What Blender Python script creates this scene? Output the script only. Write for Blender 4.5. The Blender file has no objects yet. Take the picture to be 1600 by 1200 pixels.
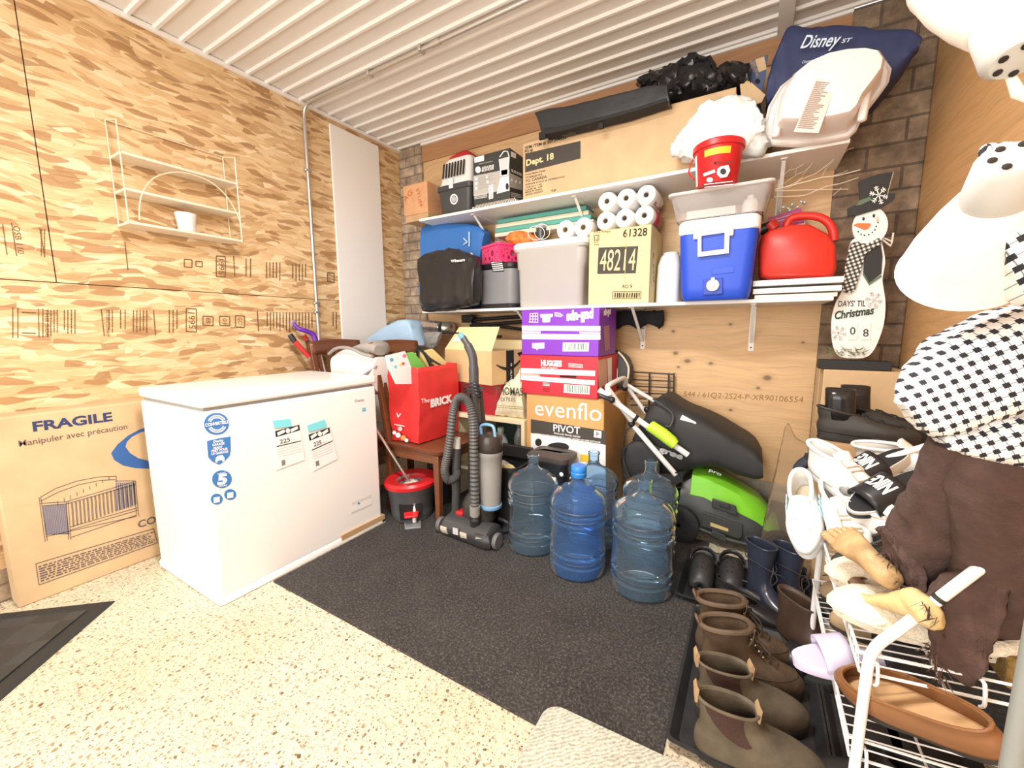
import bpy, math, random
from math import pi, sin, cos, radians, sqrt
from mathutils import Vector as V, Matrix, noise
random.seed(7)
S = bpy.context.scene
COL = S.collection

# ---------------------------------------------------------------- camera, world, lights, exposure
FPX = 638.5                                   # focal length in pixels of a 1600 px wide frame
EYE = V((0.0, 0.0, 1.14))
_a, _b, _c = -0.535674, -0.134185, 0.004864   # yaw, pitch, roll
_f = V((sin(_a)*cos(_b), cos(_a)*cos(_b), sin(_b)))
_r = V((cos(_a), -sin(_a), 0)); _d = _f.cross(_r)
CR = cos(_c)*_r + sin(_c)*_d
CD = -sin(_c)*_r + cos(_c)*_d
CF = _f
cam = bpy.data.cameras.new('camera'); camo = bpy.data.objects.new('camera', cam); COL.objects.link(camo)
cam.sensor_width = 36; cam.lens = 36*FPX/1600; cam.clip_start = 0.02
camo.matrix_world = Matrix((( CR.x, -CD.x, -CF.x, EYE.x), (CR.y, -CD.y, -CF.y, EYE.y), (CR.z, -CD.z, -CF.z, EYE.z), (0, 0, 0, 1)))
S.camera = camo
wd = bpy.data.worlds.new('daylight'); S.world = wd; wd.use_nodes = True
wd.node_tree.nodes['Background'].inputs[0].default_value = (1.0, 0.985, 0.96, 1)
wd.node_tree.nodes['Background'].inputs[1].default_value = 1.0
def lamp(name, loc, size, power, col=(1, .97, .93), aim=(0, 0, -1)):
    l = bpy.data.lights.new(name, 'AREA'); l.shape = 'RECTANGLE'; l.size, l.size_y = size; l.energy = power; l.color = col
    o = bpy.data.objects.new(name, l); COL.objects.link(o); o.location = loc
    o.rotation_euler = V(aim).to_track_quat('-Z', 'Y').to_euler(); return o
lamp('ceiling_light', (-0.75, 0.55, 2.56), (0.7, 0.25), 50)
lamp('rear_fill_light', (-0.9, -2.3, 1.5), (3.0, 2.2), 80, (1, .985, .96), (0, 1, .22))  # added fill light at the open rear, tilted up to brighten the ceiling
vs = S.view_settings; vs.view_transform = 'Standard'; vs.look = 'None'; vs.gamma = 1; vs.use_curve_mapping = False
vs.exposure = 0.52

# ---------------------------------------------------------------- photo point -> place
def ray(px, py):
    return (CR*((px-800)/FPX) + CD*((py-600)/FPX) + CF)
def at(px, py, ax, val):
    """world point where the sight line through a photo point meets the plane ax = val"""
    d = ray(px, py); i = 'xyz'.index(ax)
    return EYE + d*((val-EYE[i])/d[i])
class Plane:
    """a flat face: origin O, right U, up W (normal N towards the viewer)"""
    def __init__(s, O, U, W):
        s.O = V(O); s.U = V(U).normalized(); s.N = s.U.cross(V(W)).normalized(); s.W = s.N.cross(s.U)
    def hit(s, px, py, off=0):
        d = ray(px, py); t = (s.O + s.N*off - EYE).dot(s.N)/d.dot(s.N); return EYE + d*t
def face_x(x): return Plane((x, 0, 0), (0, 1, 0), (0, 0, 1))
def face_y(y): return Plane((0, y, 0), (1, 0, 0), (0, 0, 1))
def face_px(a, b, c, n=None): return Plane(a, V(b)-V(a), V(c)-V(a))

# ---------------------------------------------------------------- materials
MATS = {}
def lk(t, a, b): t.links.new(a, b)
def M(name, col, rough=.5, metal=0, noise_=0, scale=20, bump=0, bscale=60, trans=0, ior=1.45, alpha=1, emit=0, sheen=0, coat=0, spec=.5):
    if name in MATS: return MATS[name]
    m = bpy.data.materials.new(name); m.use_nodes = True; t = m.node_tree; b = t.nodes['Principled BSDF']
    b.inputs['Base Color'].default_value = (*col, 1); b.inputs['Roughness'].default_value = rough; b.inputs['Metallic'].default_value = metal
    b.inputs['Transmission Weight'].default_value = trans; b.inputs['IOR'].default_value = ior; b.inputs['Alpha'].default_value = alpha
    b.inputs['Specular IOR Level'].default_value = spec; b.inputs['Coat Weight'].default_value = coat
    if sheen: b.inputs['Sheen Weight'].default_value = sheen
    if emit: b.inputs['Emission Color'].default_value = (*col, 1); b.inputs['Emission Strength'].default_value = emit
    tc = t.nodes.new('ShaderNodeTexCoord')
    if noise_:
        n = t.nodes.new('ShaderNodeTexNoise'); n.inputs['Scale'].default_value = scale; n.inputs['Detail'].default_value = 6
        r = t.nodes.new('ShaderNodeMapRange'); r.inputs[1].default_value = .3; r.inputs[2].default_value = .7
        r.inputs[3].default_value = 1-noise_; r.inputs[4].default_value = 1+noise_
        mx = t.nodes.new('ShaderNodeMix'); mx.data_type = 'RGBA'; mx.blend_type = 'MULTIPLY'; mx.inputs[0].default_value = 1
        mx.inputs[6].default_value = (*col, 1)
        lk(t, tc.outputs['Object'], n.inputs['Vector']); lk(t, n.outputs[0], r.inputs[0]); lk(t, r.outputs[0], mx.inputs[7]); lk(t, mx.outputs[2], b.inputs['Base Color'])
    if bump:
        n = t.nodes.new('ShaderNodeTexNoise'); n.inputs['Scale'].default_value = bscale; n.inputs['Detail'].default_value = 5
        u = t.nodes.new('ShaderNodeBump'); u.inputs['Strength'].default_value = bump; u.inputs['Distance'].default_value = .01
        lk(t, tc.outputs['Object'], n.inputs['Vector']); lk(t, n.outputs[0], u.inputs['Height']); lk(t, u.outputs[0], b.inputs['Normal'])
    MATS[name] = m; return m
class NT:
    """small helper for hand-made node materials"""
    def __init__(s, name, rough=.6):
        s.m = bpy.data.materials.new(name); s.m.use_nodes = True; s.t = s.m.node_tree; s.b = s.t.nodes['Principled BSDF']
        s.b.inputs['Roughness'].default_value = rough; MATS[name] = s.m
        s.co = s.t.nodes.new('ShaderNodeTexCoord').outputs['Object']
    def n(s, kind, **kw):
        n = s.t.nodes.new('ShaderNode'+kind)
        for k, v in kw.items():
            if k.startswith('i_'): 
                k2 = k[2:]; n.inputs[int(k2) if k2.isdigit() else k2].default_value = v
            else: setattr(n, k, v)
        return n
    def l(s, a, b): s.t.links.new(a, b)
    def map(s, scale=(1, 1, 1), rot=(0, 0, 0), src=None):
        n = s.n('Mapping'); n.inputs['Scale'].default_value = scale; n.inputs['Rotation'].default_value = rot
        s.l(src or s.co, n.inputs[0]); return n.outputs[0]
    def ramp(s, src, stops, const=False):
        n = s.n('ValToRGB'); e = n.color_ramp.elements
        if const: n.color_ramp.interpolation = 'CONSTANT'
        while len(e) < len(stops): e.new(.5)
        for i, (p, c) in enumerate(stops): e[i].position = p; e[i].color = (*c, 1)
        s.l(src, n.inputs[0]); return n.outputs[0]
    def math(s, op, a, b=None, c=None):
        n = s.n('Math', operation=op)
        for i, x in enumerate((a, b, c)):
            if x is None: continue
            if isinstance(x, (int, float)): n.inputs[i].default_value = x
            else: s.l(x, n.inputs[i])
        return n.outputs[0]
    def mix(s, fac, a, b, mode='MIX'):
        n = s.n('Mix', data_type='RGBA', blend_type=mode)
        for i, x in ((0, fac), (6, a), (7, b)):
            if isinstance(x, (int, float)): n.inputs[i].default_value = x
            elif isinstance(x, tuple): n.inputs[i].default_value = (*x, 1)
            else: s.l(x, n.inputs[i])
        return n.outputs[2]
    def noise(s, vec, scale, detail=5, rough=.5, dist=0):
        n = s.n('TexNoise'); n.inputs['Scale'].default_value = scale; n.inputs['Detail'].default_value = detail
        n.inputs['Roughness'].default_value = rough; n.inputs['Distortion'].default_value = dist; s.l(vec, n.inputs['Vector']); return n.outputs[0]
    def voro(s, vec, scale, rnd=1, feature='F1'):
        n = s.n('TexVoronoi', feature=feature); n.inputs['Scale'].default_value = scale; n.inputs['Randomness'].default_value = rnd
        s.l(vec, n.inputs['Vector']); return n
    def col(s, c): s.l(c, s.b.inputs['Base Color'])
    def bump(s, h, st=.3, d=.005):
        u = s.n('Bump'); u.inputs['Strength'].default_value = st; u.inputs['Distance'].default_value = d; s.l(h, u.inputs['Height']); s.l(u.outputs[0], s.b.inputs['Normal'])

# ---------------------------------------------------------------- mesh building
class MB:
    def __init__(s): s.v = []; s.f = []; s.mi = []; s.cur = 0
    def add(s, vs_, fs):
        o = len(s.v); s.v += [V(p) for p in vs_]; s.f += [tuple(i+o for i in f) for f in fs]; s.mi += [s.cur]*len(fs); return s
    def mat(s, i): s.cur = i; return s
    def box(s, x0, x1, y0, y1, z0, z1, T=None):
        vs_ = [V((x, y, z)) for x in (x0, x1) for y in (y0, y1) for z in (z0, z1)]
        if T is not None: vs_ = [T @ p for p in vs_]
        return s.add(vs_, [(0, 1, 3, 2), (4, 6, 7, 5), (0, 4, 5, 1), (2, 3, 7, 6), (0, 2, 6, 4), (1, 5, 7, 3)])
    def loft(s, rings, cap=(True, True), closed=False):
        n = len(rings[0]); o = len(s.v); vs_ = [p for r in rings for p in r]; fs = []
        for i in range(len(rings)-(0 if closed else 1)):
            a = i*n; b = ((i+1) % len(rings))*n
            for j in range(n):
                k = (j+1) % n; fs.append((a+j, a+k, b+k, b+j))
        if not closed:
            if cap[0]: fs.append(tuple(range(n))[::-1])
            if cap[1]: fs.append(tuple(range((len(rings)-1)*n, len(rings)*n)))
        return s.add(vs_, fs)
    def tube(s, pts, r, n=8, closed=False, cap=True):
        pts = [V(p) for p in pts]; m = len(pts); rings = []; up = None
        for i, p in enumerate(pts):
            if closed: t = pts[(i+1) % m]-pts[i-1]
            else: t = pts[min(i+1, m-1)]-pts[max(i-1, 0)]
            t.normalize()
            if up is None:
                up = V((0, 0, 1)) if abs(t.z) < .9 else V((1, 0, 0))
            up = (up - t*up.dot(t))
            if up.length < 1e-5: up = t.orthogonal()
            up.normalize(); sd = t.cross(up)
            rr = r[i] if isinstance(r, (list, tuple)) else r
            rings.append([p + (up*cos(2*pi*k/n) + sd*sin(2*pi*k/n))*rr for k in range(n)])
        return s.loft(rings, (cap, cap), closed)
    def bar(s, a, b, w, h=None, up=(0, 0, 1)):
        """rectangular bar from a to b"""
        a = V(a); b = V(b); h = h or w; t = (b-a).normalized(); u = V(up); u = (u-t*u.dot(t))
        if u.length < 1e-4: u = t.orthogonal()
        u.normalize(); sd = t.cross(u)
        return s.loft([[p + sd*(w/2*x) + u*(h/2*y) for x, y in ((-1, -1), (1, -1), (1, 1), (-1, 1))] for p in (a, b)])
    def lathe(s, prof, n=24, T=None, cap=(True, True)):
        T = T if T is not None else Matrix()
        return s.loft([[T @ V((r*cos(2*pi*k/n), r*sin(2*pi*k/n), z)) for k in range(n)] for r, z in prof], cap)
    def prism(s, poly, h, T):
        """outline in the local xy plane of T, extruded along local z"""
        return s.loft([[T @ V((x, y, z)) for x, y in poly] for z in (0, h)])
    def sphere(s, c, r, n=16, m=10, T=None):
        c = V(c); r = r if isinstance(r, (tuple, list)) else (r, r, r); T = T if T is not None else Matrix()
        rings = []
        for i in range(m+1):
            a = -pi/2 + pi*min(max(i/m, .02), .98)
            rings.append([c + T @ V((r[0]*cos(a)*cos(2*pi*k/n), r[1]*cos(a)*sin(2*pi*k/n), r[2]*sin(a))) for k in range(n)])
        return s.loft(rings)
    def grid(s, fn, nu, nv):
        vs_ = [fn(i/nu, j/nv) for i in range(nu+1) for j in range(nv+1)]; w = nv+1
        return s.add(vs_, [(i*w+j, (i+1)*w+j, (i+1)*w+j+1, i*w+j+1) for i in range(nu) for j in range(nv)])
    def crumple(s, amp, sc, seed=0, keep=None):
        for i, p in enumerate(s.v):
            if keep and keep(p): continue
            q = p*sc + V((seed*3.1, seed*1.7, seed*.9))
            s.v[i] = p + V((noise.noise(q), noise.noise(q+V((9, 3, 1))), noise.noise(q+V((2, 7, 5)))))*amp
        return s
    def xf(s, T): s.v = [T @ p for p in s.v]; return s
def smooth_pts(pts, n=6, closed=False):
    """Catmull-Rom through the points"""
    P = [V(p) for p in pts]; m = len(P); out = []
    for i in range(m if closed else m-1):
        if closed: a, b, c, d = P[i-1], P[i], P[(i+1) % m], P[(i+2) % m]
        else: a, b, c, d = P[max(i-1, 0)], P[i], P[i+1], P[min(i+2, m-1)]
        for k in range(n):
            t = k/n; out.append(.5*((2*b)+(c-a)*t+(2*a-5*b+4*c-d)*t*t+(3*b-3*c+d-a)*t**3))
    if not closed: out.append(P[-1])
    return out
def rrect(w, h, r, n=4, cx=0, cy=0):
    o = []
    for sx, sy, a0 in ((1, 1, 0), (-1, 1, 90), (-1, -1, 180), (1, -1, 270)):
        for k in range(n+1):
            a = radians(a0+90*k/n); o.append((cx+sx*(w/2-r)+r*cos(a), cy+sy*(h/2-r)+r*sin(a)))
    return o
def rring(w, h, r, z, n=4, cx=0, cy=0): return [V((x, y, z)) for x, y in rrect(w, h, r, n, cx, cy)]

WORLD = set()
def wm(o):
    m = Matrix()
    while o is not None: m = o.matrix_basis @ m; o = o.parent
    return m
def root(o):
    while o.parent is not None: o = o.parent
    return o
def tagp(o, label, cat, group=None):
    o['label'] = label; o['category'] = cat
    if group: o['group'] = group
def thing(name, label, cat, loc=(0, 0, 0), rz=0, group=None, world=False, rot=None):
    o = bpy.data.objects.new(name, None); COL.objects.link(o); o.empty_display_size = .05
    o.location = loc; o.rotation_euler = rot or (0, 0, rz); tagp(o, label, cat, group)
    if world: WORLD.add(o)
    return o
def obj(name, mb, mat, par=None, smooth=40, bev=0, sub=0, solid=0, label=None, seg=2, soff=0):
    vs_ = mb.v
    if par is not None and root(par) in WORLD:
        inv = wm(par).inverted(); vs_ = [inv @ p for p in vs_]
    me = bpy.data.meshes.new(name); me.from_pydata([tuple(p) for p in vs_], [], mb.f)
    mats = mat if isinstance(mat, (list, tuple)) else [mat]
    for m in mats: me.materials.append(m)
    if len(mats) > 1:
        for p, i in zip(me.polygons, mb.mi): p.material_index = i
    import bmesh
    bm = bmesh.new(); bm.from_mesh(me); bmesh.ops.recalc_face_normals(bm, faces=bm.faces); bm.to_mesh(me); bm.free()
    if smooth:
        for p in me.polygons: p.use_smooth = True
        me.set_sharp_from_angle(angle=radians(smooth))
    o = bpy.data.objects.new(name, me); COL.objects.link(o)
    if par is not None: o.parent = par
    if solid:
        md = o.modifiers.new('solid', 'SOLIDIFY'); md.thickness = solid; md.offset = soff
    if bev:
        md = o.modifiers.new('bevel', 'BEVEL'); md.width = bev; md.segments = seg; md.limit_method = 'ANGLE'; md.angle_limit = radians(40)
    if sub:
        md = o.modifiers.new('sub', 'SUBSURF'); md.levels = sub; md.render_levels = sub
    if label: o['label'] = label
    return o
def solo(name, mb, mat, label, cat, group=None, **k):
    """one thing that is one mesh, built in world coordinates, its origin set at its base"""
    xs = [p.x for p in mb.v]; ys = [p.y for p in mb.v]; zs = [p.z for p in mb.v]
    c = V(((min(xs)+max(xs))/2, (min(ys)+max(ys))/2, min(zs)))
    mb.v = [p-c for p in mb.v]; o = obj(name, mb, mat, None, **k); o.location = c; tagp(o, label, cat, group); return o
def struct(name, mb, mat, par=None, **k):
    o = obj(name, mb, mat, par, **k)
    if par is None: o['kind'] = 'structure'
    return o
def dup(o, par=None):
    c = o.copy(); COL.objects.link(c)
    if par is not None: c.parent = par
    for ch in [x for x in bpy.data.objects if x.parent == o]: dup(ch, c)
    return c
# ---- print on faces
INK = lambda n='ink_black', c=(.02, .02, .02): M(n, c, .7)
_fc = {}
def text_mb(s, O, U, W, w=None, h=None, off=.0012, bold=0, shear=0, right=False):
    """lettering on a face: baseline starts at O, runs along U for w metres, capitals h tall"""
    cu = bpy.data.curves.new('lettering', 'FONT'); cu.body = s; cu.offset = bold; cu.shear = shear; cu.resolution_u = 3
    o = bpy.data.objects.new('lettering', cu); me = o.to_mesh()
    vs_ = [v.co.copy() for v in me.vertices]; fs = [tuple(p.vertices) for p in me.polygons]
    o.to_mesh_clear(); bpy.data.objects.remove(o); bpy.data.curves.remove(cu)
    U = V(U).normalized(); W = V(W).normalized(); N = U.cross(W).normalized(); W = N.cross(U)
    x0 = min(v.x for v in vs_); x1 = max(v.x for v in vs_)
    sy = h/.69 if h else None; sx = w/(x1-x0) if w else sy
    if sy is None: sy = sx
    mb = MB(); mb.add([V(O) + U*((v.x-x0)*sx) + W*(v.y*sy) + N*off for v in vs_], fs); return mb
def ink(par, s, pl, p0, p1, hpx, mat=None, bold=0, shear=0, name='lettering', off=.0012, label=None):
    """lettering whose baseline on face pl runs between two photo points; hpx = capital height in photo pixels"""
    a = pl.hit(*p0); b = pl.hit(*p1); u = (b-a)
    c = pl.hit(p0[0], p0[1]-hpx); h = (c-a).length*.97
    return obj(name, text_mb(s, a, u, pl.N.cross(u), u.length, h, off, bold, shear), mat or INK(), par, smooth=0, label=label)
def patch(par, name, pl, pts, mat, off=.0008, label=None):
    vs_ = [pl.hit(*p, off) for p in pts]; mb = MB(); mb.add(vs_, [tuple(range(len(vs_)))])
    return obj(name, mb, mat, par, smooth=0, label=label)
def ell(cx, cy, rx, ry, n=28, a0=0, a1=360): return [(cx+rx*cos(radians(a0+(a1-a0)*k/n)), cy+ry*sin(radians(a0+(a1-a0)*k/n))) for k in range(n if a1-a0 == 360 else n+1)]
def strokes(par, name, pl, lines, wpx, mat, off=.0014, label=None):
    mb = MB()
    for ln in lines:
        for (a, b) in zip(ln[:-1], ln[1:]):
            dx, dy = b[0]-a[0], b[1]-a[1]; L = math.hypot(dx, dy) or 1; nx, ny = -dy/L*wpx/2, dx/L*wpx/2
            mb.add([pl.hit(a[0]+nx, a[1]+ny, off), pl.hit(b[0]+nx, b[1]+ny, off), pl.hit(b[0]-nx, b[1]-ny, off), pl.hit(a[0]-nx, a[1]-ny, off)], [(0, 1, 2, 3)])
    return obj(name, mb, mat, par, smooth=0, label=label)
def smallprint(par, pl, q, rows, mat, fill=.55, seed=1, wl=(.02, .08), name='small_print', off=.0012, ragged=0):
    """rows of tiny unreadable words inside a quad of photo points (tl, tr, br, bl)"""
    rnd = random.Random(seed); mb = MB(); A, B, C, D = [pl.hit(*p, off) for p in q]
    P = lambda u, v: (A*(1-u)+B*u)*(1-v)+(D*(1-u)+C*u)*v
    for r in range(rows):
        v0 = (r+.5-fill/2)/rows; v1 = (r+.5+fill/2)/rows; u = 0; end = 1-rnd.random()*ragged
        while u < end:
            w = min(rnd.uniform(*wl), end-u)
            mb.add([P(u, v0), P(u+w, v0), P(u+w, v1), P(u, v1)], [(0, 1, 2, 3)]); u += w+.012
    return obj(name, mb, mat, par, smooth=0)
def barcode(par, pl, q, mat, n=26, seed=3, name='barcode'):
    rnd = random.Random(seed); mb = MB(); A, B, C, D = [pl.hit(*p, .0014) for p in q]; u = 0
    P = lambda u, v: (A*(1-u)+B*u)*(1-v)+(D*(1-u)+C*u)*v
    while u < 1:
        w = rnd.choice((.4, .8, 1.2))/n; mb.add([P(u, 0), P(min(u+w, 1), 0), P(min(u+w, 1), 1), P(u, 1)], [(0, 1, 2, 3)]); u += w+rnd.choice((.5, .9))/n
    return obj(name, mb, mat, par, smooth=0)
def carton(name, label, x0, x1, y0, y1, z0, z1, mat, group=None, bev=.004, tape=True, rz=0, tmat=None, cat='box'):
    """a closed cardboard carton: body, top flaps seam and tape"""
    t = thing(name, label, cat, ((x0+x1)/2, (y0+y1)/2, z0), rz, group)
    w, d, h = (x1-x0)/2, (y1-y0)/2, z1-z0
    b = MB().box(-w, w, -d, d, 0, h-.003); obj('body', b, mat, t, bev=bev)
    f = MB().box(-w+.001, w-.001, -d+.001, -.001, h-.004, h); obj('flap', f, mat, t, bev=.001)
    f = MB().box(-w+.001, w-.001, .001, d-.001, h-.004, h); obj('flap', f, mat, t, bev=.001)
    if tape:
        obj('tape', MB().box(-w-.0006, w+.0006, -.025, .025, h*.72, h+.0008), tmat or M('clear_tape', (.62, .46, .27), .25), t)
    return t
# ================================================================ materials of the room
def mk_osb():
    k = NT('osb_board', .65); n = k.n('Separate' + 'XYZ'); k.l(k.co, n.inputs[0])
    c = k.n('CombineXYZ'); k.l(n.outputs[1], c.inputs[0]); k.l(n.outputs[2], c.inputs[1])
    base = c.outputs[0]; wob = k.n('TexNoise'); wob.inputs['Scale'].default_value = 2.2; k.l(base, wob.inputs['Vector'])
    add = k.n('VectorMath', operation='MULTIPLY_ADD'); k.l(wob.outputs['Color'], add.inputs[0]); add.inputs[1].default_value = (.10, .10, 0); k.l(base, add.inputs[2])
    cols = []; hs = []
    for rot, sx, sy in ((.18, 9, 36), (-.42, 11, 34), (.02, 8, 44)):
        v = k.voro(k.map((sx, sy, 1), (0, 0, rot), add.outputs[0]), 1.0)
        sp = k.n('SeparateColor'); k.l(v.outputs['Color'], sp.inputs[0])
        cols.append(k.ramp(sp.outputs[0], [(0, (.27, .135, .05)), (.10, (.46, .27, .115)), (.3, (.60, .39, .19)), (.62, (.70, .50, .27)), (.85, (.78, .60, .36)), (1, (.86, .71, .48))]))
        hs.append(sp.outputs[1])
    pick = k.math('GREATER_THAN', hs[0], .52); a = k.mix(pick, cols[0], cols[1])
    pick2 = k.math('GREATER_THAN', hs[1], .6); a = k.mix(pick2, a, cols[2])
    g = k.noise(k.map((14, 180, 1), (0, 0, .05), add.outputs[0]), 1, 4)
    a = k.mix(.35, a, k.ramp(g, [(.3, (.55, .33, .14)), (.7, (.95, .80, .55))]), 'MULTIPLY') if False else k.mix(.28, a, k.ramp(g, [(.3, (.5, .28, .11)), (.7, (.93, .74, .46))]))
    dk = k.voro(k.map((11, 46, 1), (0, 0, .3), add.outputs[0]), 1.0); sp = k.n('SeparateColor'); k.l(dk.outputs['Color'], sp.inputs[0])
    a = k.mix(k.math('MULTIPLY', k.math('LESS_THAN', sp.outputs[2], .11), .8), a, (.36, .19, .075))
    k.col(a); k.bump(hs[0], .25, .004); return k.m
def mk_ply(name, tint, knots=(), axis='xz', rot=0, ink_=False):
    k = NT(name, .55); n = k.n('SeparateXYZ'); k.l(k.co, n.inputs[0])
    c = k.n('CombineXYZ'); k.l(n.outputs['xyz'.index(axis[0])], c.inputs[0]); k.l(n.outputs['xyz'.index(axis[1])], c.inputs[1])
    base = c.outputs[0]
    wob = k.n('TexNoise'); wob.inputs['Scale'].default_value = 1.6; wob.inputs['Detail'].default_value = 3; k.l(base, wob.inputs['Vector'])
    add = k.n('VectorMath', operation='MULTIPLY_ADD'); k.l(wob.outputs['Color'], add.inputs[0]); add.inputs[1].default_value = (.3, .22, 0); k.l(base, add.inputs[2])
    g1 = k.noise(k.map((2.2, 34, 1), (0, 0, rot), add.outputs[0]), 1, 6, .6)
    g2 = k.noise(k.map((5, 160, 1), (0, 0, rot), add.outputs[0]), 1, 3, .5)
    T = lambda f: tuple(x*f for x in tint)
    a = k.ramp(g1, [(.25, T(.72)), (.45, T(.95)), (.6, T(1.08)), (.8, T(.85))])
    a = k.mix(.3, a, k.ramp(g2, [(.35, T(.68)), (.6, T(1.12))]))
    for (x, y, r) in knots:
        d = k.n('VectorMath', operation='SUBTRACT'); k.l(base, d.inputs[0]); d.inputs[1].default_value = (x, y, 0)
        sc = k.n('VectorMath', operation='MULTIPLY'); k.l(d.outputs[0], sc.inputs[0]); sc.inputs[1].default_value = (1/(r*1.4), 1/r, 0)
        ln = k.n('VectorMath', operation='LENGTH'); k.l(sc.outputs[0], ln.inputs[0])
        mr = k.n('MapRange'); k.l(ln.outputs['Value'], mr.inputs[0]); mr.inputs[1].default_value = .55; mr.inputs[2].default_value = 1.15; mr.inputs[3].default_value = .92; mr.inputs[4].default_value = 0
        a = k.mix(mr.outputs[0], a, (.10, .035, .012))
        m2 = k.n('MapRange'); k.l(ln.outputs['Value'], m2.inputs[0]); m2.inputs[1].default_value = 1; m2.inputs[2].default_value = 2.6; m2.inputs[3].default_value = .35; m2.inputs[4].default_value = 0
        a = k.mix(m2.outputs[0], a, T(.55))
    k.col(a); k.bump(g2, .12, .002); return k.m
def mk_floor():
    k = NT('pebble_terrazzo', .35)
    wob = k.n('TexNoise'); wob.inputs['Scale'].default_value = 30; k.l(k.co, wob.inputs['Vector'])
    add = k.n('VectorMath', operation='MULTIPLY_ADD'); k.l(wob.outputs['Color'], add.inputs[0]); add.inputs[1].default_value = (.02, .02, 0); k.l(k.co, add.inputs[2])
    big = k.noise(k.co, 1.6, 4); a = k.ramp(big, [(.3, (.56, .47, .31)), (.5, (.66, .58, .42)), (.7, (.72, .66, .52))])
    fine = k.noise(k.co, 90, 5); a = k.mix(.35, a, k.ramp(fine, [(.35, (.42, .35, .23)), (.62, (.80, .75, .62))]))
    for sc, thr, frac, c0, c1 in ((48, .30, .42, (.13, .08, .04), (.36, .27, .17)), (80, .34, .62, (.17, .12, .07), (.42, .33, .22)), (125, .38, .6, (.24, .18, .12), (.52, .44, .32)), (180, .40, .5, (.34, .28, .2), (.6, .53, .42))):
        v = k.voro(add.outputs[0], sc); v.voronoi_dimensions = '2D'
        sp = k.n('SeparateColor'); k.l(v.outputs['Color'], sp.inputs[0])
        rad = k.math('MULTIPLY', sp.outputs[1], thr)
        f = k.math('MULTIPLY', k.math('LESS_THAN', v.outputs['Distance'], rad), k.math('LESS_THAN', sp.outputs[0], frac))
        a = k.mix(f, a, k.ramp(sp.outputs[2], [(0, c0), (1, c1)]))
    k.col(a); return k.m
def mk_brick(name, axis, c1, c2, mort, bw=.2, rh=.075):
    k = NT(name, .85); n = k.n('SeparateXYZ'); k.l(k.co, n.inputs[0])
    c = k.n('CombineXYZ'); k.l(n.outputs['xyz'.index(axis[0])], c.inputs[0]); k.l(n.outputs['xyz'.index(axis[1])], c.inputs[1])
    b = k.n('TexBrick'); b.inputs['Scale'].default_value = 1; b.inputs['Brick Width'].default_value = bw; b.inputs['Row Height'].default_value = rh
    b.inputs['Mortar Size'].default_value = .006; b.inputs['Color1'].default_value = (*c1, 1); b.inputs['Color2'].default_value = (*c2, 1); b.inputs['Mortar'].default_value = (*mort, 1)
    b.inputs['Mortar Smooth'].default_value = .3; k.l(c.outputs[0], b.inputs['Vector'])
    s = k.noise(k.co, 16, 8, .65); s2 = k.noise(k.co, 60, 5)
    a = k.mix(.55, b.outputs['Color'], k.ramp(s, [(.32, (.08, .065, .05)), (.5, (.38, .33, .27)), (.68, (.78, .73, .65))]), 'OVERLAY')
    k.col(a); h = k.math('SUBTRACT', k.math('MULTIPLY', s2, .4), b.outputs['Fac']); k.bump(h, .7, .012); return k.m
OSB = mk_osb(); XL = -2.68; YB = 2.69; XR = .614; ZC = 2.635
knots = [(-.42, .985, .012), (-.35, .94, .014), (-.22, .93, .010), (-.40, .90, .007), (.07, .86, .016), (-.44, 1.12, .009), (-.13, 1.16, .008), (.03, .80, .008), (.22, 1.06, .006), (-.10, .66, .008), (-.62, 1.08, .012), (.11, 1.7, .010)]
PLYB = mk_ply('plywood_back', (.65, .425, .22), knots)
PLYR = mk_ply('plywood_right', (.64, .38, .17), [(2.2, 1.02, .012), (1.7, 1.9, .014), (2.0, 1.55, .01), (1.2, 2.1, .016), (1.5, 1.35, .012)], 'yz')
BEAM = mk_ply('wood_beam', (.40, .21, .10), (), 'xz')
FLOOR = mk_floor(); BRICKY = mk_brick('grey_brick', 'xz', (.34, .27, .20), (.46, .38, .30), (.24, .19, .15)); BRICKX = mk_brick('grey_brick_side', 'yz', (.34, .27, .20), (.46, .38, .30), (.24, .19, .15))
BRICKR = mk_brick('brown_block', 'xz', (.20, .145, .10), (.30, .225, .16), (.13, .10, .075), .27, .105)
CONC = M('concrete', (.36, .33, .28), .85, noise_=.35, scale=14, bump=.3)
STEEL = M('white_steel', (.80, .78, .75), .38, bump=.04, bscale=200)
WHITE = M('white_paint', (.86, .85, .82), .45); DARK = M('dark_gap', (.02, .015, .01), .9)
GALV = M('galvanised', (.62, .62, .60), .32, .85)
# ---- shell
struct('floor', MB().box(XL-.1, XR+.1, -2.4, YB+.15, -.1, 0), FLOOR)
w = MB(); w.mat(1).box(XL-.10, XL-.012, -2.4, YB+.1, .14, ZC+.05); w.mat(0)
for y0, y1, z0, z1 in ((-2.4, .26, .142, 1.351), (.264, YB+.1, .142, 1.351), (-2.4, .565, 1.355, ZC+.04), (.569, YB+.1, 1.355, ZC+.04)): w.box(XL-.012, XL, y0, y1, z0, z1)
WL = struct('wall_left', w, [OSB, DARK])
struct('baseboard_left', MB().box(XL-.10, XL+.004, -2.4, YB+.1, 0, .142), BRICKX, bev=.006)
WB = struct('wall_back', MB().box(-2.44, .285, YB, YB+.1, .262, 2.487), PLYB)
struct('baseboard_back', MB().box(XL, XR, YB-.012, YB+.1, 0, .262), CONC, bev=.006)
struct('trim_1', MB().box(-2.44, .30, YB-.012, YB+.1, 2.487, ZC), BEAM, bev=.003)
struct('trim_2', MB().box(XL, -2.43, YB-.025, YB+.1, .262, ZC), BRICKY, bev=.008)
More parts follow.
